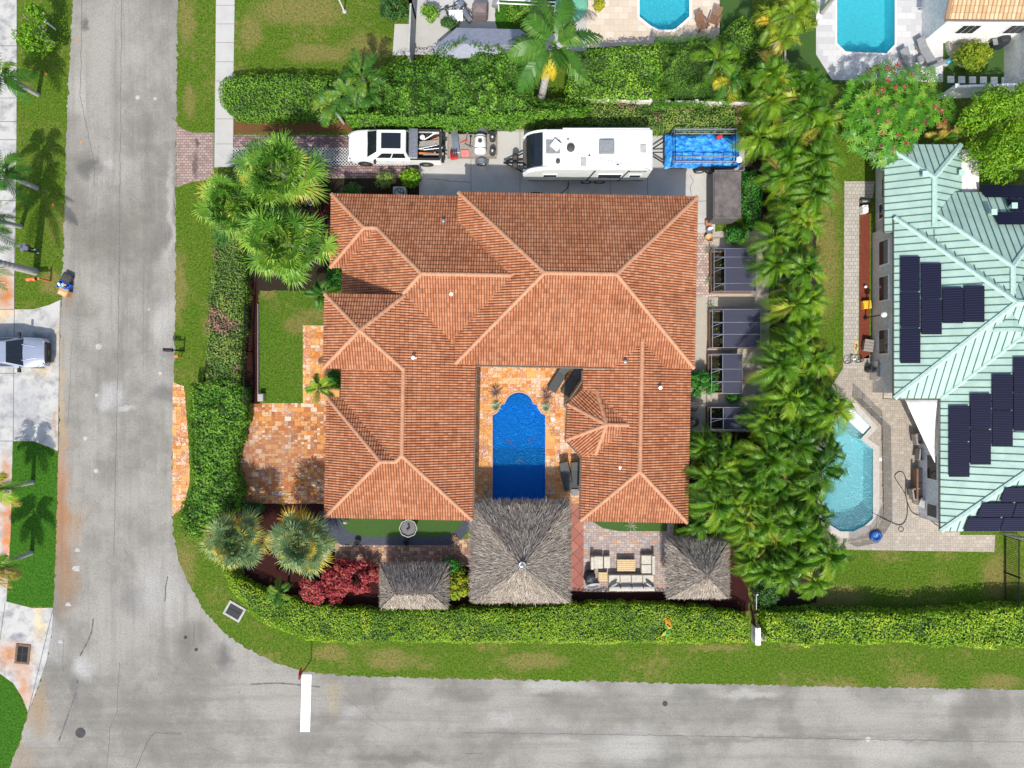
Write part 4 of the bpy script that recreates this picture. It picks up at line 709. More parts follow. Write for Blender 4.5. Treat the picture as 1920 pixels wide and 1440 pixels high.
sheet('small_lawn', [(636, 958), (872, 958), (866, 982), (850, 1000), (820, 1006), (680, 1006), (655, 998), (640, 982)], 'turf', 5); sheet('arc_lawn', [(1100, 966), (1252, 966), (1250, 996), (1160, 996), (1130, 990), (1108, 976)], 'turf', 5)
sheet('south_bed', [(428, 944), (615, 944), (640, 1062), (890, 1062), (1094, 1106), (1256, 1106), (1256, 1010), (1404, 1010), (1404, 1146), (1000, 1150), (560, 1150), (470, 1120)], 'mulch', 1, rough=.05)
# neighbours' ground
sheet('red_planting_strip', [(1613, 374), (1631, 374), (1630, 672), (1611, 672)], 'red_mulch', 3); sheet('garden_walk', [(1583, 340), (1640, 340), (1636, 372), (1611, 373), (1609, 690), (1581, 690)], 'walk_paver', 4)
sheet('pool_terrace', [(1581, 690), (1640, 660), (1800, 690), (1800, 1003), (1866, 1003), (1864, 1035), (1540, 1030), (1535, 760)], 'deck_paver', 3, [POOLS['se']])
sheet('marble_terrace', [(1530, -300), (2000, -300), (2000, 18), (1890, 18), (1890, 70), (1768, 70), (1768, 154), (1560, 150), (1530, 102)], 'white_deck', 3, [POOLS['ne']]); sheet('garden_lawn', [(1456, 20), (1531, 20), (1531, 104), (1560, 150), (1600, 160), (1456, 150)], 'turf', 2); sheet('courtyard_lawn', [(1768, 68), (1892, 68), (1892, 178), (1768, 178)], 'turf', 4)
sheet('cream_terrace', [(1100, -300), (1349, -300), (1349, 76), (1100, 90)], 'cream_deck', 3, [POOLS['north']]); sheet('side_lawn', [(1349, -200), (1410, -200), (1410, 70), (1349, 72)], 'turf', 3)
sheet('service_yard', [(768, -300), (1100, -300), (1100, 96), (736, 104), (740, 45), (768, 45)], 'sidewalk', 2); sheet('yard_planting', [(930, -40), (1050, -40), (1050, 62), (930, 62)], 'lawn', 3, rough=.04); sheet('dark_patio', [(736, 50), (860, 60), (1100, 66), (1100, 96), (736, 104)], 'gravel_dark', 3, rough=.03) if 0 else None
# ---------------------------------------------------------------- pools
def pool(key, label, wat, depth, basin, coping, cop, steps=()):
    pts = PP(POOLS[key]); c = sum(pts, Vector()) / len(pts); c.z = 0; root = thing('swimming_pool', label, 'swimming pool', c)
    m = MB(); ins = pts; n = len(pts); m.loft([[(q.x - c.x, q.y - c.y, z) for q in pts] for z in (-depth, .012)], 0, cap=False); m.poly([(q.x - c.x, q.y - c.y, -depth) for q in pts]); m.build('basin', basin, root)
    k = MB(); ar = sum(pts[i].x * pts[(i + 1) % n].y - pts[(i + 1) % n].x * pts[i].y for i in range(n)); sg = 1 if ar > 0 else -1; out = []; inn = []
    for i in range(n):
        a, b, d = pts[i - 1], pts[i], pts[(i + 1) % n]; e = ((b - a).normalized() + (d - b).normalized()).normalized(); nn = Vector((e.y, -e.x, 0)) * sg; out.append(b + nn * cop - c); inn.append(b - nn * .03 - c)
    ring = lambda L, z: [(q.x, q.y, z) for q in L]
    k.loft([ring(inn, .02), ring(inn, .05), ring(out, .05), ring(out, .0)], 0, cap=False); k.build('coping', coping, root)
    w_ = MB(); w_.poly([(q.x - c.x, q.y - c.y, -.10) for q in pts]); w_.build('water', wat, root)
    for poly, z0, col in steps: s_ = MB(); q = PP(poly); s_.prism([(v.x - c.x, v.y - c.y) for v in q], -depth + .01, z0); s_.build('step', col, root)
    return root
M['blue_basin'] = mpl('royal_blue_plaster', (.02, .36, .95), .6, var=.1); M['aqua_basin'] = mpl('aqua_plaster', (.5, .86, .92), .6, var=.08); M['pale_step'] = mpl('white_pool_step', (.55, .62, .62), .6, var=.05)
M['blue_step'] = mpl('blue_pool_step', (.02, .24, .72), .6); M['cop_stone'] = mpl('grey_coping', (.42, .39, .35), .8); M['cop_white'] = mpl('pale_coping', (.72, .70, .66), .8)
pm = pool('main', 'deep blue courtyard pool with a rounded end steps under dark dolphin mosaics', water_mat('blue_pool_water', (.025, .40, 1.0), (.2, .7, 1.0), 5.0, .6), 1.4, M['blue_basin'], M['trav_cop'] if 'trav_cop' in M else mpl('travertine_coping', (.55, .3, .14), .7), .05, [(arc(973, 760, 26, 24, 0, 180, 12), -.75, M['blue_step']), (arc(973, 757, 22, 17, 0, 180, 12), -.45, M['blue_step'])])
c = pm.location
for (px, py, a) in ((955, 829, -.6), (996, 827, .9), (974, 865, 0)):     # leaping dolphins laid in the floor
    q = P(px, py) - c; d = MB(); sp = [(x * .6, y * .6, w * .45) for x, y, w in ((-.5, -.12, .02), (-.36, .02, .08), (-.1, .12, .13), (.15, .08, .13), (.36, -.06, .07), (.5, -.2, .02))]
    top = [rot2(x, y + w_, a) for x, y, w_ in sp]; bot = [rot2(x, y - w_, a) for x, y, w_ in sp][::-1]; poly = [(q.x + x, q.y + y) for x, y in top + bot]; d.prism(poly, -.097, -.085)
    f = [rot2(x, y, a) for x, y in ((-.03, .1), (.06, .1), (.0, .2))]; d.prism([(q.x + x, q.y + y) for x, y in f], -.098, -.084); f = [rot2(x, y, a) for x, y in ((.27, -.08), (.4, -.06), (.3, -.15), (.34, -.25))]; d.prism([(q.x + x, q.y + y) for x, y in f], -.096, -.086); d.build('dolphin_mosaic', mpl('mosaic_ink', (.01, .03, .12), .5), pm)
pool('north', 'pale blue pool with chamfered end in a cream paved terrace at the top edge', water_mat('turquoise_water', (.02, .45, .62), (.42, .9, .95), 4.2, .45), 1.3, M['aqua_basin'], M['cop_white'], .12)
pool('ne', 'bright turquoise pool with chamfered corners in white marble paving', water_mat('bright_turquoise_water', (.02, .48, .66), (.45, .92, .96), 4.2, .42), 1.3, M['aqua_basin'], M['cop_white'], .1)
se = pool('se', 'angular aqua pool behind a mesh safety fence beside the mint-roofed house', water_mat('aqua_water', (.42, .78, .84), (.7, .95, .97), 5.0, .5), 1.3, M['aqua_basin'], M['cop_stone'], .42,
    [([(1588, 769), (1600, 767), (1633, 801), (1620, 815), (1586, 784)], -.085, M['pale_step']), ([(1578, 778), (1586, 784), (1620, 815), (1613, 822), (1576, 790)], -.4, M['pale_step'])])
for key, pts in (('m', [(1026, 785)]),): pass
# ---------------------------------------------------------------- mint-roofed house
def on_plane(px, py, f):
    z = 3.5
    for _ in range(12): q = P(px, py, z); z = f(q.x, q.y)
    return P(px, py, z)
def build_mint():
    root = thing('house', 'neighbouring house with mint green standing-seam metal roof and dark solar mats', 'house', (30, 2, 0)); o = (30, 2, 0); r = MB(); t = MB(); e = 3.0
    def F(pts): seam_face(r, pts)
    g1 = 2.65; zr = g1 + 1.175
    F([(22.7, 14.6, g1), (27.4, 14.6, g1), (25.05, 12.25, zr)]); F([(22.7, 14.6, g1), (25.05, 12.25, zr), (25.05, 9.2, zr), (22.7, 9.2, g1)]); F([(27.4, 14.6, g1), (25.05, 12.25, zr), (25.05, 8, zr), (27.4, 8, g1)])
    F([(23.1, -.87, e), (23.1, 10.09, e), (28.58, 4.61, 5.74)]); F([(23.1, 10.09, e), (28.58, 4.61, 5.74), (40, 4.61, 5.74), (40, 10.09, e)]); F([(23.1, -.87, e), (28.58, 4.61, 5.74), (40, 4.61, 5.74), (40, -.87, e)])
    a = (28.55, 6.7, 5.45); F([(23.65, 11.6, e), (33.45, 11.6, e), a]); F([(23.65, 11.6, e), a, (28.55, 3, 5.45), (23.65, 3, e)]); F([(33.45, 11.6, e), a, (28.55, 3, 5.45), (33.45, 3, e)])
    b = (31.95, -2.85, 6.02); F([(25.9, -8.9, e), (25.9, 5, e), (31.95, 5, 6.02), b]); F([(25.9, -8.9, e), (38, -8.9, e), b]); F([(38, -8.9, e), (38, 5, e), (31.95, 5, 6.02), b])
    rf = MB(); rf.v, rf.f, rf.m, rf.uv = r.v, r.f, r.m, None; roof = rf.build('roof', [M['mint'], M['mint_seam']], root, o)
    def trim(p, q, w_=.15):
        p, q = Vector(p), Vector(q); d = (q - p).normalized(); s_ = Vector((-d.y, d.x, 0)).normalized() * w_; u = Vector((0, 0, .075)); dn = Vector((0, 0, -w_ * .33)); t.add([p - s_ + u + dn, p + u * 1.4, p + s_ + u + dn, q - s_ + u + dn, q + u * 1.4, q + s_ + u + dn], [(0, 3, 4, 1), (1, 4, 5, 2)])
    for p, q in (((22.7, 14.6, g1), (25.05, 12.25, zr)), ((27.4, 14.6, g1), (25.05, 12.25, zr)), ((25.05, 12.25, zr), (25.05, 9.3, zr)), ((23.1, 10.09, e), (28.58, 4.61, 5.74)), ((23.1, -.87, e), (28.58, 4.61, 5.74)), ((28.58, 4.61, 5.74), (40, 4.61, 5.74)), ((23.65, 11.6, e), a), ((33.45, 11.6, e), a), (a, (28.55, 4.7, 5.45)), ((25.9, -8.9, e), b), ((38, -8.9, e), b), ((25.9, -.87, e), (31.3, 4.5, 5.7))): trim(p, q)
    t.build('ridge_trim', M['mint_trim'], roof, o)
    w_ = MB(); w_.box((26, 11.5, 1.3), (5.0, 5.6, 2.6)); w_.box((31.7, 4.6, 1.45), (16.8, 10.3, 2.9)); w_.box((33, -3.8, 1.44), (13.4, 9.6, 2.88)); w_.build('wall', M['stucco_taupe'], root, o)
    w2 = MB(); w2.box((26.28, -4.6, 1.43), (.06, 7.2, 2.86)); w2.build('white_wall', M['stucco_white'], root, o)
    f = MB()
    for x0, x1, y0, y1, z in ((22.72, 27.38, 9.22, 14.58, g1), (23.12, 39.9, -.85, 10.07, e), (25.92, 37.9, -8.88, 2, e + .002)):
        f.box(((x0 + x1) / 2, (y0 + y1) / 2, z - .06), (x1 - x0, y1 - y0, .04))
        for cx, cy, sx, sy in ((x0, (y0 + y1) / 2, .1, y1 - y0), ((x0 + x1) / 2, y0, x1 - x0 - .12, .1), ((x0 + x1) / 2, y1, x1 - x0 - .12, .1)): f.box((cx, cy, z - .1), (sx, sy, .13))
    f.build('gutter', M['gutter'], root, o)
    WP = lambda ex, d=.12: (lambda x, y: 3 + d + .5 * (x - ex)); SP_ = lambda x, y: 3 + .16 + .5 * (y + 8.9); NP_ = lambda x, y: 3 + .16 + .5 * (11.6 - y)
    def panel(c4, fn, nsplit=1):
        q = [on_plane(*k, fn) for k in c4]; m = MB(); m.loft([[tuple(v) for v in q], [(v.x, v.y, v.z + .05) for v in q]]); m.build('solar_panel', M['panel'], root, o)
    def rect(x0, y0, x1, y1): return [(x0, y0), (x1, y0), (x1, y1), (x0, y1)]
    for r4 in ((1688, 481, 1724, 546), (1688, 548, 1724, 614), (1688, 616, 1725, 681), (1727, 494, 1764, 560), (1727, 562, 1765, 627), (1767, 539, 1805, 606), (1807, 536, 1845, 604)): panel(rect(*r4), WP(23.1))
    for r4 in ((1779, 761, 1817, 827), (1779, 829, 1817, 894), (1819, 738, 1857, 804), (1819, 806, 1857, 871), (1860, 702, 1898, 768), (1860, 770, 1898, 837), (1900, 670, 1940, 738), (1900, 740, 1940, 808)): panel(rect(*r4), WP(25.9))
    for q in ([(1884, 915), (1960, 913), (1955, 941), (1875, 941)], [(1842, 943), (1904, 943), (1896, 969), (1831, 969)], [(1906, 943), (1970, 943), (1962, 969), (1898, 969)], [(1816, 971), (1880, 971), (1872, 996), (1806, 996)], [(1882, 971), (1950, 971), (1942, 996), (1874, 996)]): panel(q, SP_)
    for q in ([(1836, 347), (1960, 348), (1968, 370), (1847, 370)], [(1885, 373), (1960, 373), (1968, 395), (1895, 395)], [(1861, 398), (1960, 398), (1968, 421), (1872, 421)]): panel(q, NP_)
    for px, py, fn in ((1729, 329, lambda x, y: g1 + .5 * (x - 22.7)), (1797, 327, lambda x, y: g1 + .5 * (27.4 - x)), (1857, 400, NP_), (1895, 388, NP_)):
        q = on_plane(px, py, fn); v = MB(); v.cyl((q.x, q.y, q.z + .14), .13, .3, 12, 'Z'); v.box((q.x, q.y, q.z + .33), (.34, .34, .05)); v.build('roof_vent', M['mint_trim'], root, o)
    def win(x, y, z, l, h):
        f = MB(); f.box((x, y, z), (.07, l, h)); fo = f.build('window', M['white_paint'], root, o); g = MB()
        g.box((x - .01, y, z), (.075, l - .14, h - .14)); g.build('pane', M['glass_pane'], fo, o)
    for py, l in ((350, 1.3), (395, 1.0), (474, 1.6), (541, 1.6), (641, 1.6)): q = P(1655, py, 1.4); win(23.27 if py > 380 else 23.45, q.y, 1.5, l, 1.15)
    win(26.24, -5.2, 1.6, 1.6, 1.1); win(26.24, -7.9, 1.6, .9, 1.1)
    return root
def build_tan():
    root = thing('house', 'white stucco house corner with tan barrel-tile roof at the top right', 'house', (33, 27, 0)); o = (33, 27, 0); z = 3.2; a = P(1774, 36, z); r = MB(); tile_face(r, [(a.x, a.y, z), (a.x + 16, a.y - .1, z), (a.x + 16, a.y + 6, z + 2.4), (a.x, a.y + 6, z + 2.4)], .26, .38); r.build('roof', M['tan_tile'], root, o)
    c = MB(); cap_line(c, (a.x, a.y, z), (a.x, a.y + 6, z + 2.4), .14); c.build('rake_cap', M['tan_tile'], root, o)
    w_ = MB(); x0 = a.x + .35; y0 = a.y + .1; w_.box((x0 + 8, y0 + 3, 1.58), (16, 6, 3.16)); w_.build('wall', M['stucco_white'], root, o)
    g = MB(); g.tube([(a.x - .05, a.y - .05, z - .05), (a.x + 16, a.y - .15, z - .05)], .06); g.build('gutter', M['gutter'], root, o)
    for px in (1815, 1905):
        q = P(px, 44, 1.9); f = MB(); f.box((q.x, y0 - .02, 1.9), (1.3, .07, 1.1)); fo = f.build('window', M['white_paint'], root, o); p_ = MB()
        for i in (-1, 0, 1): p_.box((q.x + i * .38, y0 - .06, 1.9), (.32, .06, .9))
        p_.build('pane', M['glass_pane'], fo, o)
    return root
# ---------------------------------------------------------------- vehicles
def qpanel(mb, q, u0, u1, v0, v1, off=.012, mi=0):
    bl, br, tr, tl = [Vector(p) for p in q]; f = lambda u, v: (bl * (1 - u) + br * u) * (1 - v) + (tl * (1 - u) + tr * u) * v
    n = (br - bl).cross(tl - bl).normalized() * off; c = [f(u0, v0), f(u1, v0), f(u1, v1), f(u0, v1)]; mb.loft([[p - n * .5 for p in c], [p + n for p in c]], mi)
def csec(x, w, z0, z1, r=.14, cr=.05):   # body cross-section with rounded shoulders and a crowned top
    pts = [(-w, z0)] ; pts += [(-w - .0, z0 + (z1 - z0) * .6), (-w + r * .15, z1 - r * .45), (-w + r, z1), (-w * .4, z1 + cr * .8), (0, z1 + cr)]
    return [(x, y, z) for y, z in pts] + [(x, -y, z) for y, z in pts[-2::-1]]
def wheel(name, c, r, wd, parent, axis='Y', tyre='rubber'):
    sgn = 1; w_ = MB(); x, y, z = c; prof = [(r * .62, -wd / 2), (r * .94, -wd / 2), (r, -wd * .3), (r, wd * .3), (r * .94, wd / 2), (r * .62, wd / 2)]; rings = [[(x + rr * math.cos(t), y + d, z + rr * math.sin(t)) for t in [2 * math.pi * j / 20 for j in range(20)]] for rr, d in prof]; w_.loft(rings, 0, cap=False); tw = w_.build(name, M[tyre], parent, smooth=True)
    h = MB(); h.cyl((x, y, z), r * .63, wd * .8, 20, 'Y'); 
    for k in range(5): a = k * 1.2566; h.box((x + r * .34 * math.cos(a), y, z + r * .34 * math.sin(a)), (r * .55, wd * .9, r * .12), ry=-a)
    h.cyl((x, y, z), r * .14, wd * .98, 10, 'Y'); h.build('rim', M['alu'], tw); return tw
def build_truck():
    root = thing('pickup_truck', 'white crew-cab pickup with big dark sunroof and grey toolbox across its loaded bed', 'pickup truck', (-7.42, 15.06, 0), math.radians(-.6)); P_ = M['truck_white']
    b = MB(); b.loft([csec(-2.95, .74, .5, .82, .1), csec(-2.9, .86, .42, .98, .16), csec(-2.72, .93, .36, 1.08, .2), csec(-2.3, .97, .34, 1.16, .2, .06), csec(-1.7, .985, .34, 1.21, .18, .05), csec(-1.2, .985, .34, 1.22, .1, .0), csec(1.0, .985, .34, 1.22, .1, .0)]); b.build('body', P_, root, smooth=True).modifiers.new('e', 'EDGE_SPLIT').split_angle = math.radians(50)
    B = [(-1.72, -.9, 1.19), (.95, -.9, 1.19), (.95, .9, 1.19), (-1.72, .9, 1.19)]; T = [(-.92, -.71, 1.9), (.82, -.71, 1.92), (.82, .71, 1.92), (-.92, .71, 1.9)]; c = MB(); c.loft([B, T]); c.build('cab', P_, root, bev=.07)
    g = MB(); qpanel(g, [B[3], B[0], T[0], T[3]], .05, .95, .06, .92, .02); g.build('windshield', M['dark_glass'], root)
    g = MB(); qpanel(g, [B[1], B[2], T[2], T[1]], .08, .92, .2, .9, .02); g.build('rear_window', M['dark_glass'], root)
    for q, s_ in (([B[0], B[1], T[1], T[0]], 0), ([B[2], B[3], T[3], T[2]], 1)):
        for u0, u1 in ((.2, .54), (.57, .93)):
            if s_: u0, u1 = 1 - u1, 1 - u0
            g = MB(); qpanel(g, q, u0, u1, .2, .86, .02); g.build('side_window', M['dark_glass'], root)
    g = MB(); g.box((-.08, 0, 1.985 - .03), (1.22, .96, .05)); g.build('sunroof', M['dark_glass'], root, bev=.02)
    part_ = MB(); part_.box((1.95, 0, .72), (1.9, 1.7, .06)); part_.build('bed_liner', M['rubber'], root); bed = MB()
    for s_ in (-1, 1): bed.box((1.97, s_ * .92, .80), (1.94, .13, .92))
    bed.box((2.9, 0, .86), (.1, 1.84, .74)); bed.build('bed', P_, root, bev=.03)
    l = MB()
    for s_ in (-1, 1): l.box((1.97, s_ * .9, 1.265), (1.9, .15, .03))
    l.box((2.9, 0, 1.245), (.14, 1.7, .03)); l.build('bed_rail', M['rubber'], root)
    tb = MB(); tb.box((1.25, 0, 1.36), (.5, 1.82, .3)); tb.box((1.25, 0, 1.52), (.54, 1.86, .03)); t_ = tb.build('toolbox', M['grey_metal'], root, bev=.015); h = MB(); h.cyl((1.25, -.62, 1.545), .05, .03, 10); h.build('lock', M['chrome'], t_)
    for x in (-1.95, 1.95):
        for s_ in (-1, 1):
            a = MB(); a.cyl((x, s_ * .9, .42), .47, .19, 20, 'Y'); a.build('wheel_arch', M['rubber'], root); wheel('wheel', (x, s_ * .87, .41), .41, .28, root)
    for s_ in (-1, 1):
        m = MB(); m.box((-2.72, s_ * .78, .92), (.3, .22, .16), rz=s_ * .35); m.build('headlight', M['chrome'], root, bev=.03); m = MB(); m.box((2.88, s_ * .9, .98), (.16, .12, .34)); m.build('tail_light', M['plastic_red'], root)
        m = MB(); m.box((-1.2, s_ * 1.1, 1.24), (.13, .24, .2)); m.tube([(-1.15, s_ * .9, 1.18), (-1.2, s_ * 1.05, 1.2)], .03, 6); m.build('mirror', M['rubber'], root, bev=.02)
        for x in (-.45, .55): m = MB(); m.box((x, s_ * .995, 1.02), (.2, .03, .035)); m.build('door_handle', M['chrome'], root)
    m = MB(); m.box((-2.93, 0, .72), (.08, 1.2, .3)); m.build('grille', M['black_metal'], root); m = MB(); m.box((-2.98, 0, .5), (.14, 1.7, .16)); m.build('front_bumper', P_, root, bev=.03); m = MB(); m.box((3.02, 0, .5), (.16, 1.75, .18)); m.build('rear_bumper', M['rubber'], root, bev=.03)
    m = MB(); m.box((-1.0, 0, 1.88), (.1, 1.2, .02)); 
    return root
def junk(name, label, cat, fn, mat, loc, rz=0, group=None, bev=0):
    m = MB(); fn(m); o = m.build(name, M[mat], None, None, bev=bev); o.location = loc; o.rotation_euler = (0, 0, rz); return prop(o, label, cat, group)
def build_small_trailer():
    c = P(885, 275, .5); root = thing('utility_trailer', 'small open work trailer hitched behind the pickup with round fenders', 'trailer', (c.x, c.y, 0)); L = 3.1
    d = MB(); d.box((0, 0, .48), (L, 1.45, .06))
    for s_ in (-1, 1): d.box((0, s_ * .74, .52), (L, .06, .12))
    for x in (-L / 2, L / 2): d.box((x, 0, .52), (.06, 1.5, .12))
    d.build('deck', M['wood_grey'], root); t = MB(); t.tube([(-L / 2, .5, .46), (-2.35, 0, .46)], .045); t.tube([(-L / 2, -.5, .46), (-2.35, 0, .46)], .045); t.build('drawbar', M['black_metal'], root)
    for s_ in (-1, 1):
        wheel('wheel', (.62, s_ * .98, .34), .34, .22, root); f = MB(); f.loft([[(.62 + .43 * math.cos(a), s_ * .98 + y, .36 + .43 * math.sin(a)) for a in [math.pi * k / 10 for k in range(11)]] + [(.62 + .40 * math.cos(a), s_ * .98 + y, .36 + .40 * math.sin(a)) for a in [math.pi * (10 - k) / 10 for k in range(11)]] for y in (-.16, .16)]); f.build('fender', M['grey_metal'], root)
    T = M['white_plastic']; k = thing('water_tank', 'white plastic spray tank strapped across the small work trailer', 'tank', (c.x + .55, c.y + .0, .51)); m = MB(); rings = []
    for y, r in ((-.62, .2), (-.58, .34), (-.5, .4), (.5, .4), (.58, .34), (.62, .2)): rings.append([(r * math.cos(a) * .95, y, .4 + r * math.sin(a)) for a in [2 * math.pi * j / 18 for j in range(18)]])
    m.loft(rings); m.build('tank_body', T, k, smooth=True); m = MB(); m.cyl((0, .1, .83), .13, .08, 14); m.build('lid', M['plastic_blue'] if 0 else M['dark_box'], k)
    for y in (-.3, .42): m = MB(); m.loft([[(.405 * math.cos(a), y + d, .4 + .415 * math.sin(a)) for a in [math.pi * j / 10 for j in range(11)]] for d in (-.02, .02)], 0, False, False); m.build('strap', M['rubber'], k)
    for dy, lb in ((.45, 'dark round canister at the back of the trailer, nearer the hedge'), (-.42, 'dark round canister at the back of the trailer, nearer the house')):
        j = thing('canister', lb, 'canister', (c.x + 1.32, c.y + dy, .51), 0, 'canisters on the work trailer'); m = MB(); m.lathe((0, 0, 0), [(.17, 0), (.2, .04), (.2, .5), (.16, .58), (.06, .62)], 16); m.build('body', M['dark_box'], j, smooth=True); m = MB(); m.lathe((0, 0, .6), [(.1, 0), (.1, .06), (.04, .1)], 10); m.build('cap', M['grey_metal'], j)
    junk('steel_plate', 'pale grey steel sheet lying across the trailer front', 'metal sheet', lambda m: m.box((0, 0, .02), (.42, 1.45, .03)), 'alu', (c.x - 1.05, c.y + .25, .7), .1, bev=.005)
    junk('tray', 'flat red tray with black squiggle on the trailer deck', 'tray', lambda m: (m.box((0, 0, .05), (.5, .42, .1)), m.box((.05, .1, .12), (.2, .05, .04), .5), m.box((-.1, -.05, .12), (.16, .05, .04), -.6)), 'pink_plastic', (c.x - .42, c.y - .45, .52), .05, bev=.02)
    k = thing('tool_crate', 'red crate holding black-handled tools at the trailer front corner', 'crate', (c.x - 1.15, c.y - .6, .52), .12); m = MB(); m.box((0, 0, .08), (.46, .5, .16)); m.build('crate', M['plastic_red'], k)
    for i in range(4): m = MB(); m.tube([(-.16 + i * .11, -.15, .17), (-.14 + i * .11, .2, .3 + .05 * (i % 2)), (-.1 + i * .11, .34, .26)], .035, 6); m.build('tool', M['rubber'], k)
    for i, (dx, dy, a, l, mt) in enumerate(((-.35, .5, 1.4, .7, 'alu'), (-.1, .35, 1.5, .6, 'black_metal'), (-.55, .3, .4, .4, 'plastic_red'), (-.25, .05, -.5, .5, 'grey_metal'), (.0, -.1, .1, .45, 'stone_pale'))):
        junk('hand_tool', ['silver rod lying lengthwise on the trailer', 'black bar beside the silver rod on the trailer', 'short red tool near the steel sheet', 'grey angled bracket in the middle of the trailer', 'pale stick beside the white tank'][i], 'tool', lambda m, l=l: (m.tube([(-l / 2, 0, .04), (l / 2, 0, .05)], .03), m.box((l / 2, 0, .05), (.12, .14, .06))), mt, (c.x + dx, c.y + dy, .52), a, 'loose tools on the trailer')
def truck_load():
    for i, (px, py, a, l, mt, w_, lb) in enumerate(((803, 255, .55, 1.2, 'white_plastic', .035, 'long white pipe slanting over the truck bed with round end'), (808, 262, .35, 1.1, 'tool_orange', .05, 'orange plank lying high in the truck bed'), (806, 268, .1, 1.3, 'wood_grey', .16, 'wide weathered board in the middle of the truck bed'), (800, 275, .2, 1.3, 'alu', .05, 'silver tube on the boards in the truck bed'), (812, 279, .1, 1.2, 'alu', .03, 'thin metal rod sticking past the tailgate'), (800, 286, -.05, 1.1, 'tool_orange', .06, 'orange timber along the near side of the truck bed'), (812, 288, .0, 1.3, 'wood_grey', .05, 'grey timber beside the orange one in the truck bed'), (818, 276, .25, .9, 'black_metal', .08, 'black bar overhanging the tailgate'))):
        c = P(px, py, 1.1); junk('loose_load', lb, 'scrap', lambda m, l=l, w_=w_: (m.box((0, 0, 0), (l, w_ * 2, w_)), m.box((l * .46, w_, w_ * .3), (l * .1, w_ * 2.2, w_ * 1.3), .4)), mt, (c.x, c.y, .9 + .06 * (i % 5)), a, 'scrap loaded in the pickup bed', .01)
    c = P(792, 257, 1.1); k = thing('bucket', 'round white bucket by the toolbox in the truck bed', 'bucket', (c.x, c.y, .78)); m = MB(); m.lathe((0, 0, 0), [(.12, 0), (.15, .3), (.165, .3), (.16, .34), (.02, .35)], 14); m.build('body', M['white_plastic'], k, smooth=True)
    c = P(790, 272, 1.1); junk('tool_bag', 'pale folded cloth heap against the toolbox', 'bag', lambda m: (m.lathe((0, 0, 0), [(.2, 0), (.24, .1), (.16, .22), (.03, .26)], 9)), 'stone_pale', (c.x, c.y, .8), .4)
    c = P(797, 246, 1.0); junk('dark_case', 'dark blue case at the hedge side of the truck bed', 'case', lambda m: (m.box((0, 0, .12), (.9, .3, .24)), m.box((0, 0, .26), (.3, .06, .05))), 'cover_black', (c.x, c.y, .77), 0, bev=.03)
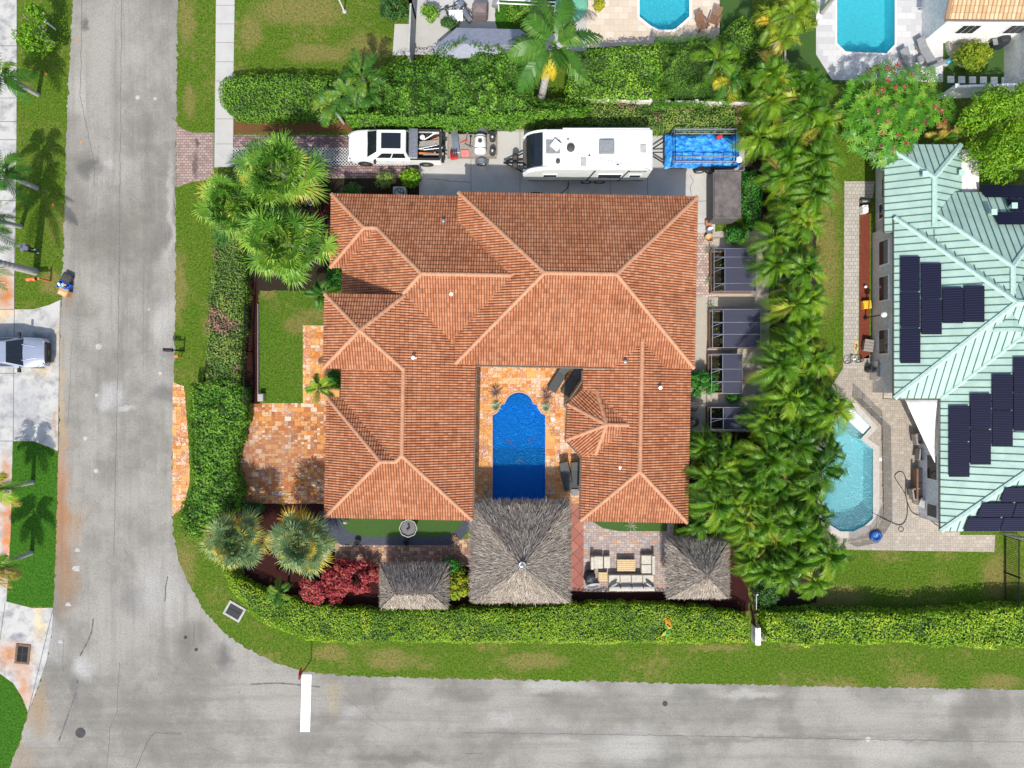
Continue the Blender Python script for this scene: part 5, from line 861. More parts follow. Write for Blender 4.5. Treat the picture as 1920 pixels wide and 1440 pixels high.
def build_rv():
    a, y0, y1 = .66, 12.93, 15.38; yc = (y0 + y1) / 2; root = thing('travel_trailer', 'long white travel trailer with dark sloped front window parked beside the hedge', 'travel trailer', (4.6, yc, 0)); o = (4.6, yc, 0)
    prof = [(1.0, .55), (.72, 1.0), (.68, 1.7), (.95, 2.45), (1.35, 2.85), (1.95, 3.1), (2.3, 3.14), (8.35, 3.14), (8.5, 3.0), (8.52, .9), (8.4, .55)]
    m = MB(); h = (y1 - y0) / 2; rings = []
    for yy, ins in ((-h, .06), (-h + .05, .0), (h - .05, 0), (h, .06)): rings.append([(x + (ins if x < 4 else -ins), yc + yy, z - (ins if z > 2 else -ins)) for x, z in prof])
    m.loft(rings); m.build('body', M['rv_side'], root, o)
    r = MB(); r.loft([[(1.98, y, 3.10), (2.3, y, 3.165), (8.36, y, 3.165), (8.36, y, 3.12), (2.3, y, 3.12)] for y in (y0 + .07, y1 - .07)]); r.build('roof', M['rv_roof'], root, o)
    g = MB(); qpanel(g, [(.96, y1 - .2, 2.47), (.96, y0 + .25, 2.47), (1.35, y0 + .25, 2.86), (1.35, y1 - .2, 2.86)], 0, 1, 0, 1, .05); qpanel(g, [(1.35, y1 - .2, 2.86), (1.35, y0 + .25, 2.86), (1.86, y0 + .25, 3.07), (1.86, y1 - .2, 3.07)], 0, 1, 0, 1, .05); qpanel(g, [(.72, y1 - .35, 1.75), (.72, y0 + .4, 1.75), (.95, y0 + .25, 2.45), (.95, y1 - .2, 2.45)], 0, 1, 0, 1, .05); g.build('front_window', M['dark_glass'], root, o, bev=.01)
    g = MB(); 
    for i in range(5): g.box((1.25 + .0 * i, y1 - .75 - i * .3, 2.72), (.2, .2, .03), 0, ry=-.6)
    g.build('lettering', M['stone_pale'], root, o)
    for sy in (y0 + .12, y1 - .1): g = MB(); g.tube(catmull([(.72, sy, 1.9), (1.0, sy, 2.6), (1.5, sy, 2.98), (2.1, sy, 3.16)], 5), .07, 8); g.build('front_trim', M['rv_roof'], root, o)
    X = lambda px, z=3.15: P(px, 0, z).x; Y = lambda py, z=3.15: P(0, py, z).y
    def vent(px, py, w_, l, hh, mt, nm='roof_vent', lab=None):
        m = MB(); m.box((X(px), Y(py), 3.16 + hh / 2), (w_, l, hh)); return m.build(nm, M[mt], root, o, bev=.03)
    v = vent(1037, 276, .85, .8, .1, 'sling_grey', 'roof_hatch'); m = MB(); m.box((X(1042), Y(275), 3.42), (.55, .5, .03), -.7, rx=.35); m.build('lid', M['white_plastic'], v, o)
    vent(1137, 277, .9, .78, .26, 'sling_grey', 'air_conditioner'); m = MB(); m.lathe((X(1070), Y(278), 3.16), [(.24, 0), (.24, .16), (.12, .24), (.0, .26)], 16); m.build('roof_vent', M['dark_box'], root, o); m = MB(); m.lathe((X(1046), Y(303), 3.16), [(.14, 0), (.13, .14), (.0, .18)], 12); m.build('roof_vent', M['dark_box'], root, o)
    vent(1206, 279, .36, .52, .07, 'stone_pale', 'skylight'); vent(1094, 304, .34, .52, .07, 'stone_pale', 'skylight'); vent(1065, 261, .1, .12, .06, 'dark_box'); vent(1105, 292, .1, .1, .1, 'dark_box'); vent(1158, 309, .16, .08, .06, 'dark_box'); 
    m = MB(); m.tube([(X(1080), Y(288), 3.18), (X(1105), Y(292), 3.18), (X(1150), Y(304), 3.18), (X(1218), Y(318), 3.18)], .012, 4); m.build('cable', M['grey_metal'], root, o)
    m = MB(); m.box(((X(1055) + X(1220)) / 2, y1 + .06, 3.0), (X(1220) - X(1055), .12, .14)); m.build('awning', M['alu'], root, o, bev=.03)
    S_ = y0 - .012
    for x0, x1, z0, z1 in ((1.95, 2.75, 1.75, 2.1), (5.35, 6.75, 1.5, 2.15), (7.3, 7.95, 1.65, 2.05)):
        m = MB(); m.box(((x0 + x1) / 2, S_, (z0 + z1) / 2), (x1 - x0 + .1, .05, z1 - z0 + .1)); f = m.build('window', M['white_paint'], root, o); m = MB(); m.box(((x0 + x1) / 2, S_ - .015, (z0 + z1) / 2), (x1 - x0, .05, z1 - z0)); m.build('pane', M['dark_glass'], f, o)
    m = MB(); m.prism([(5.0, S_), (5.2, S_), (5.2, S_ + .02), (5.0, S_ + .02)], .6, 2.95) if 0 else None
    for x in (5.0, 7.05): m.add([(x - .35, S_, .62), (x - .25, S_, .62), (x + .1, S_, 2.9), (x, S_, 2.9)], [(0, 1, 2, 3)])
    m.add([(x, S_ - .003, .75 + .12 * k) for k in (0, 1) for x in (1.0, 8.4)], [(0, 1, 3, 2)]); m.build('stripe', M['black_metal'], root, o)
    m = MB(); 
    for i in range(11): m.box((7.15 + i * .1, S_, 2.72), (.06, .02, .12 if i % 3 else .16))
    m.build('side_lettering', M['black_metal'], root, o)
    for x in (4.75, 5.6): wheel('wheel', (x - 4.6, y0 + .12 - yc, .36), .36, .24, root); wheel('wheel', (x - 4.6, y1 - .12 - yc, .36), .36, .24, root)
    m = MB(); m.box((.15, yc, .5), (1.4, .12, .1)); m.tube([(.9, yc - .7, .5), (-.5, yc, .5)], .05); m.tube([(.9, yc + .7, .5), (-.5, yc, .5)], .05); m.build('hitch', M['black_metal'], root, o)
    for dy in (-.25, .25): m = MB(); m.lathe((.2, yc + dy, .56), [(.16, 0), (.2, .05), (.2, .4), (.12, .5), (.04, .54)], 12); m.build('gas_bottle', M['dark_box'], root, o, smooth=True)
    m = MB(); m.tube(catmull([(3.6, y0 - .05, .6), (3.55, y0 - .3, .05), (2.8, y0 - .75, .04), (1.5, y0 - .55, .04), (.6, y0 - .85, .04), (-.2, y0 - 1.6, .04), (-.4, y0 - 2.4, .04)], 6), .03, 6); prop(m.build('power_cord', M['rubber'], None, (2, y0 - 1, 0)), 'black cord trailing from the travel trailer across the shaded concrete', 'cord')
def build_tarp_trailer():
    x0, x1 = P(1248, 0, 1).x, P(1384, 0, 1).x; y0, y1 = P(0, 314, .9).y, P(0, 250, .9).y; c = ((x0 + x1) / 2, (y0 + y1) / 2); root = thing('equipment_trailer', 'long open trailer with tubular rack sides covered by a crumpled blue tarp', 'trailer', (c[0], c[1], 0)); L, W = x1 - x0, y1 - y0
    m = MB(); m.box((0, 0, .58), (L, W * .96, .1)); m.build('deck', M['black_metal'], root)
    for s_ in (-1, 1):
        r = MB(); yy = s_ * W * .46
        for z in (1.9, 1.55): r.tube([(-L / 2 + .35, yy, z), (L / 2 - .4, yy, z)], .035)
        for k in range(7): x = -L / 2 + .35 + k * (L - .75) / 6; r.tube([(x, yy, .6), (x, yy, 1.9)], .028); r.tube([(x, yy, 1.9), (x, yy - s_ * .28, 1.9)], .025)
        r.tube([(-L / 2 + .35, yy - s_ * .28, 1.9), (L / 2 - .4, yy - s_ * .28, 1.9)], .03); r.build('rack', M['grey_metal'], root)
        for x in (-.0, .72): wheel('wheel', (x, s_ * (W / 2 + .02), .36), .36, .22, root)
        f = MB(); f.box((.36, s_ * (W / 2 + .03), .8), (1.6, .3, .05)); f.build('fender', M['black_metal'], root, bev=.02)
    r = MB()
    for x in (-L / 2 + .4, L / 2 - .45): r.tube([(x, -W * .46, .6), (x, -W * .46, 1.9), (x, W * .46, 1.9), (x, W * .46, .6)], .035)
    r.build('cross_rack', M['black_metal'], root)
    h = MB(); h.tube([(-L / 2, .7, .55), (-L / 2 - 1.1, 0, .5)], .05); h.tube([(-L / 2, -.7, .55), (-L / 2 - 1.1, 0, .5)], .05); h.tube([(-L / 2, 0, .55), (-L / 2 - 1.1, 0, .5)], .04); h.build('drawbar', M['black_metal'], root)
    n, k = 56, 30; vs = []; X = np.linspace(-L / 2, L / 2 + .15, n); Yy = np.linspace(-W / 2 + .0, W / 2, k)
    for j in range(k):
        for i in range(n):
            x, y = X[i], Yy[j]; u = 1 - abs(2 * (i / (n - 1)) - 1) ** 8; v = 1 - abs(2 * (j / (k - 1)) - 1) ** 6; z = .62 + .5 * u * v + .28 * (vnoise(x * 1.0, y * 1.6, 1.3, 4) - .5) + .12 * (vnoise(x * 1.5, y * 2.2, 3.2, 8) - .5) + .06 * abs(math.sin(x * 4.2 + y * 2.6)) * u; vs.append((x, y + .05 * math.sin(x * 3), float(z)))
    m = MB(); m.add(vs, [(j * n + i, j * n + i + 1, (j + 1) * n + i + 1, (j + 1) * n + i) for j in range(k - 1) for i in range(n - 1)]); o = m.build('tarp', M['tarp'], None, None); o.location = (c[0], c[1], .08); prop(o, 'crumpled bright blue tarp draped over the rack trailer load', 'tarp'); o.modifiers.new('s', 'SOLIDIFY').thickness = .01
    q = P(1352, 253, 1.9); junk('fuel_can', 'small red fuel can tied at the trailer rack corner', 'fuel can', lambda m: (m.box((0, 0, .16), (.34, .2, .3)), m.box((.05, 0, .35), (.18, .05, .08))), 'plastic_red', (q.x, q.y, 1.35), .4, bev=.03)
    q = P(1386, 299, 1.2); k = thing('white_dish', 'round white dish on a stand beside the dark storage box', 'dish', (q.x, q.y, 0)); m = MB(); m.tube([(0, 0, 0), (0, 0, 1.1)], .03); m.build('stand', M['black_metal'], k); m = MB(); m.lathe((0, 0, 1.1), [(.05, 0), (.2, .05), (.19, .1), (.0, .12)], 16); m.build('dish', M['white_paint'], k)
    q = P(1372, 306, .7); k = thing('bicycle', 'dark bicycle leaning between trailer and storage box', 'bicycle', (q.x, q.y, 0), .1); 
    for x in (-.5, .5): m = MB(); a = [2 * math.pi * j / 16 for j in range(17)]; m.tube([(x + .33 * math.cos(t), .05, .34 + .33 * math.sin(t)) for t in a], .025, 6); m.build('wheel', M['rubber'], k)
    m = MB(); m.tube([(-.5, .05, .34), (-.15, .05, .75), (.35, .05, .78), (.5, .05, .34)], .02); m.tube([(-.15, .05, .75), (.05, .05, .3), (.35, .05, .78)], .02); m.tube([(-.5, .05, .34), (.05, .05, .3)], .02); m.build('frame', M['grey_metal'], k); m = MB(); m.tube([(.36, -.25, 1.0), (.36, .05, .95), (.36, .32, 1.0)], .02); m.build('handlebar', M['black_metal'], k); m = MB(); m.box((-.18, .05, .9), (.26, .13, .05)); m.build('saddle', M['rubber'], k)
def build_suv():
    c = P(18, 661, .8); root = thing('suv', 'silver blue SUV nosing toward the road from the left driveway', 'car', (c.x, c.y, 0), math.pi); A = M['suv_paint']   # local front is -x
    m = MB(); m.loft([csec(-2.35, .62, .45, .72, .1), csec(-2.3, .84, .38, .92, .16), csec(-2.05, .93, .33, 1.02, .22, .05), csec(-1.5, .97, .3, 1.1, .2, .06), csec(-1.0, .97, .3, 1.13, .14, .03), csec(1.9, .97, .3, 1.12, .12, 0), csec(2.35, .9, .4, 1.0, .14, 0)]); m.build('body', A, root, smooth=True).modifiers.new('e', 'EDGE_SPLIT').split_angle = math.radians(50)
    B = [(-1.12, -.92, 1.09), (2.2, -.88, 1.09), (2.2, .88, 1.09), (-1.12, .92, 1.09)]; T = [(-.3, -.68, 1.7), (1.85, -.66, 1.68), (1.85, .66, 1.68), (-.3, .68, 1.7)]; g = MB(); g.loft([B, T]); g.build('cabin', A, root, bev=.06)
    g = MB(); qpanel(g, [B[3], B[0], T[0], T[3]], .04, .96, .03, .92, .025); g.build('windshield', M['dark_glass'], root)
    for q, s_ in (([B[0], B[1], T[1], T[0]], 0), ([B[2], B[3], T[3], T[2]], 1)):
        for u0, u1 in ((.16, .45), (.48, .74), (.77, .95)):
            if s_: u0, u1 = 1 - u1, 1 - u0
            g = MB(); qpanel(g, q, u0, u1, .15, .85, .02); g.build('side_window', M['dark_glass'], root)
    for s_ in (-1, 1):
        g = MB(); g.tube([(-1.9, s_ * .35, 1.09), (-1.3, s_ * .46, 1.155), (-1.02, s_ * .5, 1.165)], .035, 6); g.build('hood_crease', A, root); g = MB(); g.tube([(.0, s_ * .6, 1.74), (1.7, s_ * .58, 1.73)], .025, 6); g.build('roof_rail', M['alu'], root)
        g = MB(); g.box((-2.08, s_ * .74, .9), (.4, .26, .14), rz=s_ * .45); g.build('headlight', M['chrome'], root, bev=.03); g = MB(); g.box((-.86, s_ * 1.13, 1.16), (.16, .28, .17)); g.tube([(-.86, s_ * .88, 1.1), (-.86, s_ * 1.05, 1.14)], .035, 6); g.build('mirror', M['rubber'], root, bev=.03)
        for x in (-1.5, 1.45): a = MB(); a.cyl((x, s_ * .87, .4), .42, .22, 18, 'Y'); a.build('wheel_arch', M['rubber'], root); wheel('wheel', (x, s_ * .86, .37), .37, .25, root)
    for z, x, w_ in ((.9, -2.2, 1.25), (.8, -2.3, 1.4), (.68, -2.36, 1.45)): g = MB(); g.tube(catmull([(x + .16, -w_ / 2, z), (x, -w_ / 4, z), (x - .03, 0, z), (x, w_ / 4, z), (x + .16, w_ / 2, z)], 4), .035, 6); g.build('grille_bar', M['chrome'], root)
    g = MB(); g.loft([csec(-2.42, .55, .45, .88, .05, .0), csec(-2.25, .75, .4, .93, .05, .0)]); g.build('grille', M['black_metal'], root)
    return root
# ---------------------------------------------------------------- street things
def solo(name, label, cat, fn, mat, loc, rz=0, group=None, bev=0, smooth=False):
    m = MB(); fn(m); o = m.build(name, M[mat] if isinstance(mat, str) else mat, None, None, bev=bev, smooth=smooth); o.location = loc; o.rotation_euler = (0, 0, rz); return prop(o, label, cat, group)
def part(root, name, mat, fn, bev=0, smooth=False): m = MB(); fn(m); return m.build(name, M[mat] if isinstance(mat, str) else mat, root, None, bev=bev, smooth=smooth)
def street():
    for px, py, r, lb in ((151, 1374, 9.5, 'large round dark manhole cover in the road junction, bottom left'), (1247, 1319, 5, 'small round dark cover in the lower road south of the long hedge')):
        c = P(px, py); k = thing('manhole_cover', lb, 'manhole cover', (c.x, c.y, .0085)); rr = r / S
        part(k, 'rim', 'iron', lambda m: m.lathe((0, 0, 0), [(rr, 0), (rr, .006), (rr * .88, .006), (rr * .88, 0)], 28)); part(k, 'plate', mpl('cover_plate', (.05, .05, .05), .85, 0, var=.5, sc_=14), lambda m: (m.lathe((0, 0, 0), [(rr * .86, 0), (rr * .86, .004), (.001, .004)], 28), *[m.lathe((0, 0, .004), [(rr * q, 0), (rr * q, .004), (rr * (q - .08), .004), (rr * (q - .08), 0)], 24) for q in (.7, .45, .22)]))
    for px, py, lb in ((348, 1195, 'small grey valve cap in the stained road, the one nearer the top'), (368, 1218, 'small grey valve cap in the stained road, the one nearer the bottom')):
        c = P(px, py); solo('valve_cap', lb, 'valve cap', lambda m: m.lathe((0, 0, 0), [(.12, 0), (.12, .006), (.09, .010), (0, .010)], 8), 'iron', (c.x, c.y, .006), group='valve caps in the road')
    for px, py, a, lb, fm, W, L in ((440, 1146, -.52, 'storm drain grate with pale concrete frame in the corner verge', 'stone_pale', 1.22, 1.0), (43, 1226, 1.47, 'storm drain grate with rusty frame in the stained driveway', 'rust_iron', 1.28, .95)):
        c = P(px, py); k = thing('storm_drain', lb, 'storm drain', (c.x, c.y, .012), a)
        def fr(m):
            for s_ in (-1, 1): m.box((0, s_ * (L / 2 - .07), .02), (W, .14, .05)); m.box((s_ * (W / 2 - .07), 0, .02), (.14, L - .28, .05))
        part(k, 'frame', fm, fr, .01); part(k, 'pit', 'cover_black', lambda m: m.box((0, 0, .0), (W - .28, L - .28, .01)))
        def gr(m):
            for i in range(15): m.box((-(W - .34) / 2 + i * (W - .34) / 14, 0, .025), (.028, L - .28, .03))
            m.box((0, 0, .04), (W - .28, .05, .02)); m.box((0, 0, .035), (.05, L - .28, .02))
        part(k, 'grate', 'iron', gr)
    # stop sign
    c = P(583, 1238); k = thing('stop_sign', 'red octagonal stop sign on a thin post at the end of the white stop line', 'stop sign', (c.x, c.y, 0), math.radians(-4)); part(k, 'post', 'rust_iron', lambda m: m.tube([(0, 0, 0), (0, 0, 2.5)], .035))
    oc = [(.38 * math.cos(math.radians(22.5 + 45 * i)), .38 * math.sin(math.radians(22.5 + 45 * i))) for i in range(8)]
    pl = part(k, 'plate', 'sign_red', lambda m: m.loft([[(x, y, 2.15 + z) for y, z in oc] for x in (-.07, -.05)])); part(pl, 'border', 'white_paint', lambda m: m.loft([[(-.076, y * 1.0, 2.15 + z * 1.0) for y, z in oc], [(-.076, y * .93, 2.15 + z * .93) for y, z in oc]], 0, False))
    tx = bpy.data.curves.new('lettering', 'FONT'); tx.body = 'STOP'; tx.size = .26; tx.align_x = 'CENTER'; tx.align_y = 'CENTER'; tx.extrude = .002; t0 = bpy.data.objects.new('letters', tx); me = bpy.data.meshes.new_from_object(t0); bpy.data.objects.remove(t0); me.materials.clear(); me.materials.append(M['white_paint']); t = bpy.data.objects.new('lettering', me); COL.objects.link(t); t.parent = pl; t.location = (-.079, 0, 2.15); t.rotation_euler = (math.pi / 2, 0, -math.pi / 2)
    # mailboxes: side view box on an arm
    def mailbox(px, py, a, lb, col, dark):
        c = P(px, py); k = thing('mailbox', lb, 'mailbox', (c.x, c.y, 0), a); part(k, 'post', col, lambda m: (m.box((0, 0, .6), (.1, .1, 1.2)), m.box((-.25, 0, .95), (.62, .08, .08))))
        def bx(m):
            r = .11; m.loft([[(x, y, 1.0 + z) for y, z in [(-r, 0), (-r, .13)] + [(-r * math.cos(math.pi * q / 6), .13 + r * math.sin(math.pi * q / 6)) for q in range(1, 6)] + [(r, .13), (r, 0)]] for x in (-.78, -.24)])
        part(k, 'box', col if not dark else dark, bx, .0); part(k, 'door', 'dark_box', lambda m: m.box((-.235, 0, 1.09), (.02, .2, .2))); part(k, 'flag', 'plastic_red', lambda m: m.box((-.5, -.13, 1.2), (.16, .015, .08)))
    mailbox(95, 527, 0.08, 'terracotta orange mailbox on a post beside the leaning palm trunk', 'orange_paint', None); mailbox(345, 658, -.03, 'black mailbox on an arm reaching over the right edge of the road', 'black_metal', None)
    c = P(331, 668, .6); solo('newspaper_tube', 'small orange-red box hanging by the black mailbox', 'box', lambda m: (m.box((0, 0, .62), (.28, .16, .18)), m.box((0, 0, .72), (.2, .1, .03)), m.box((.05, 0, .3), (.05, .05, .6))), 'orange_paint', (c.x, c.y, 0), .1, bev=.01)
    # recycling and boxes on the kerb
    c = P(120, 536, .3); k = thing('recycling_bin', 'blue recycling bin of mixed rubbish at the road edge', 'bin', (c.x, c.y, 0), -.45)
    def bn(m):
        for s_ in (-1, 1): m.box((0, s_ * .24, .2), (.72, .03, .38)); m.box((s_ * .36, 0, .2), (.03, .5, .38))
        m.box((0, 0, .02), (.7, .48, .03))
    part(k, 'tub', 'plastic_blue', bn)
    for i in range(9): x, y = random.uniform(-.26, .26), random.uniform(-.15, .15); part(k, 'rubbish', ['stone_pale', 'plastic_teal', 'white_plastic', 'plastic_blue', 'cardboard'][i % 5], lambda m: m.box((x, y, .3 + .02 * i), (.2, .13, .12), i * .8), .02)
    for px, py, sx, sy, sz, a, mt, lb in ((124, 522, .62, .5, .35, -.45, 'dark_box', 'open black bin against the blue recycling bin'), (121, 549, .62, .42, .5, -.42, 'cardboard', 'brown cardboard box beside the blue recycling bin')):
        c = P(px, py, .3); k = thing('bin' if mt == 'dark_box' else 'cardboard_box', lb, 'bin' if mt == 'dark_box' else 'box', (c.x, c.y, 0), a)
        part(k, 'body', mt, lambda m: m.box((0, 0, sz / 2), (sx, sy, sz)), .015)
        part(k, 'flap', mt if mt != 'cardboard' else mpl('tan_flap', (.62, .40, .2), .9), lambda m: (m.box((0, -sy * .1, sz + .012), (sx * .8, sy * .55, .015)), m.box((0, sy * .55, sz - .02), (sx * .9, .16, .015), rx=-.5)))
    c = P(104, 55); k = thing('path_light', 'white slanted lamp post in grass left of the road, near the top', 'lamp', (c.x, c.y, 0)); part(k, 'post', 'white_plastic', lambda m: m.tube([(0, 0, 0), (0, 0, 1.0)], .05, 8)); part(k, 'head', 'white_plastic', lambda m: m.lathe((0, 0, 1.0), [(.05, 0), (.16, .12), (.16, .2), (.04, .28)], 12), smooth=True)
    c = P(646, 22); k = thing('flagpole', 'white pole standing in the lawn at the top edge', 'pole', (c.x, c.y, 0)); part(k, 'shaft', 'white_paint', lambda m: m.tube([(0, 0, 0), (0, 0, 3.2)], .05, 8)); part(k, 'base', 'stone_pale', lambda m: m.lathe((0, 0, 0), [(.14, 0), (.14, .06), (.05, .1)], 10))
    for px, py in ((100, 384), (86, 138), (153, 268), (146, 75)): c = P(px, py); solo('leaf_litter', 'tiny orange fallen leaf near the road edge', 'fallen leaf', lambda m: m.add([(-.12, 0, .012), (0, -.07, .03), (.14, 0, .012), (0, .07, .035)], [(0, 1, 2, 3)]), 'tool_orange', (c.x, c.y, .0), random.random() * 3, 'fallen leaves by the road')
    for px, py, r, lb in ((145, 1031, .16, 'white bow-shaped splash on the road, topmost of four by the rust stain'), (144, 1066, .24, 'largest cream splash on the road beside the rust stain'), (128, 1133, .17, 'white splash on the road level with the lower end of the kidney lawn'), (113, 1203, .15, 'small white splash on the road beside the stained driveway, lowest of four')):
        c = P(px, py); solo('paint_patch', lb, 'paint mark', lambda m: m.poly([(r * (1 + .35 * math.sin(3 * t + r * 20)) * math.cos(t), r * (1.2 + .3 * math.cos(2 * t)) * math.sin(t) * .8, .01) for t in [2 * math.pi * j / 14 for j in range(14)]]), 'stone_pale', (c.x, c.y, 0), 0, 'white splashes on the road')
def person():
    c = P(69, 471); root = thing('person', 'person in white cap, lavender shirt and dark trousers standing on the left verge', 'person', (c.x, c.y, 0), math.radians(80))
    def skin(name, chain, mat, parent, sub=2, extra=()):
        # chain: dict name -> (pos, radius, parent name)
        bm = bmesh.new(); sk = bm.verts.layers.skin.verify(); vs = {}
        for n_, (p, r, q) in chain.items():
            v = bm.verts.new(p); v[sk].radius = (r, r) if not isinstance(r, tuple) else r; vs[n_] = v
            if q: bm.edges.new((vs[q], v))
            else: v[sk].use_root = True
        me = bpy.data.meshes.new(name); bm.to_mesh(me); bm.free(); me.materials.append(M[mat]); o = bpy.data.objects.new(name, me); COL.objects.link(o); o.parent = parent
        a = o.modifiers.new('k', 'SKIN'); a.use_smooth_shade = True; b = o.modifiers.new('s', 'SUBSURF'); b.levels = b.render_levels = sub; return o
    ch = {'pelvis': ((0, 0, .95), (.15, .12), None), 'belly': ((0, 0, 1.1), (.14, .11), 'pelvis'), 'chest': ((0, -.01, 1.32), (.16, .12), 'belly'), 'neck': ((0, 0, 1.47), .055, 'chest'), 'headb': ((0, .01, 1.56), (.075, .085), 'neck'), 'headt': ((0, .01, 1.68), (.08, .095), 'headb')}
    for s_, n_ in ((-1, 'l'), (1, 'r')):
        f = .14 if s_ > 0 else -.1
        ch.update({'sh' + n_: ((s_ * .18, 0, 1.40), .06, 'chest'), 'el' + n_: ((s_ * .25, .03 - f * .4, 1.13), .045, 'sh' + n_), 'wr' + n_: ((s_ * .24, .14 - f * .5, .92), .03, 'el' + n_), 'pa' + n_: ((s_ * .235, .17 - f * .5, .85), (.022, .04), 'wr' + n_),
                   'hip' + n_: ((s_ * .09, 0, .88), .1, 'pelvis'), 'kn' + n_: ((s_ * .1, f * .6 + .03, .5), .062, 'hip' + n_), 'an' + n_: ((s_ * .1, f, .1), .04, 'kn' + n_)})
        for i in range(4): ch['f%d' % i + n_] = ((s_ * .235 + (i - 1.5) * .018, .185 - f * .5, .775 + .008 * abs(i - 1.4)), .009, 'pa' + n_)
        ch['th' + n_] = ((s_ * .235 - s_ * .045, .2 - f * .5, .83), .010, 'pa' + n_)
    body = skin('body', ch, 'skin', root)
    sh = {k: (v[0], tuple(q * 1.13 for q in v[1]) if isinstance(v[1], tuple) else v[1] * 1.3, v[2]) for k, v in ch.items() if k in ('pelvis', 'belly', 'chest', 'shl', 'shr', 'ell', 'elr')}
    for n_ in 'lr': sh['el' + n_] = (tuple(Vector(ch['sh' + n_][0]).lerp(Vector(ch['el' + n_][0]), .7)), .062, 'sh' + n_)
    skin('shirt', sh, 'cloth_lavender', root); tr = {k: (v[0], tuple(q * 1.12 for q in v[1]) if isinstance(v[1], tuple) else v[1] * 1.25, v[2]) for k, v in ch.items() if k in ('pelvis', 'hipl', 'hipr', 'knl', 'knr', 'anl', 'anr')}; skin('trousers', tr, 'cloth_dark', root)
    for s_, f in ((-1, -.1), (1, .14)): part(root, 'shoe', 'white_plastic', lambda m: m.loft([[(s_ * .1 - .045, f - .09, .0), (s_ * .1 + .045, f - .09, 0), (s_ * .1 + .04, f - .09, .1), (s_ * .1 - .04, f - .09, .1)], [(s_ * .1 - .05, f + .06, .0), (s_ * .1 + .05, f + .06, 0), (s_ * .1 + .04, f + .06, .08), (s_ * .1 - .04, f + .06, .08)], [(s_ * .1 - .03, f + .2, .0), (s_ * .1 + .03, f + .2, 0), (s_ * .1 + .02, f + .19, .04), (s_ * .1 - .02, f + .19, .04)]]), .015)
    part(root, 'cap', 'white_plastic', lambda m: (m.lathe((0, .01, 1.68), [(.1, -.02), (.105, .03), (.08, .09), (.0, .12)], 16), m.box((0, .14, 1.675), (.14, .12, .012))), smooth=True)
    part(root, 'face', mpl('face_features', (.12, .06, .04), .6), lambda m: (m.box((-.033, .104, 1.62), (.022, .012, .01)), m.box((.033, .104, 1.62), (.022, .012, .01)), m.box((0, .105, 1.56), (.045, .01, .008)))); part(root, 'nose', 'skin', lambda m: m.tube([(0, .1, 1.625), (0, .125, 1.59)], .011)); 
    for s_ in (-1, 1): part(root, 'ear', 'skin', lambda m: m.box((s_ * .088, .01, 1.61), (.015, .03, .05)), .008)
# ---------------------------------------------------------------- garden furniture
def lounger(label, px, py, a, group, mat='sling_dark', fr='black_metal', z=.3, back=.55):
    c = P(px, py, z); k = thing('sun_lounger', label, 'sun lounger', (c.x, c.y, 0), a, group)   # head toward +x
    part(k, 'frame', fr, lambda m: (m.box((-.1, .3, .28), (1.7, .04, .05)), m.box((-.1, -.3, .28), (1.7, .04, .05)), m.box((-.93, 0, .28), (.04, .6, .05)), m.box((.73, 0, .28), (.04, .6, .05))))
    part(k, 'seat', mat, lambda m: m.box((-.28, 0, .33), (1.3, .58, .05)), .015); part(k, 'backrest', mat, lambda m: m.box((.37 + .33 * math.cos(back), 0, .34 + .33 * math.sin(back)), (.68, .58, .05), ry=-back), .015)
    for x in (-.85, .55):
        for y in (-.28, .28): part(k, 'leg', fr, lambda m: m.box((x, y, .13), (.05, .05, .26)))
    return k
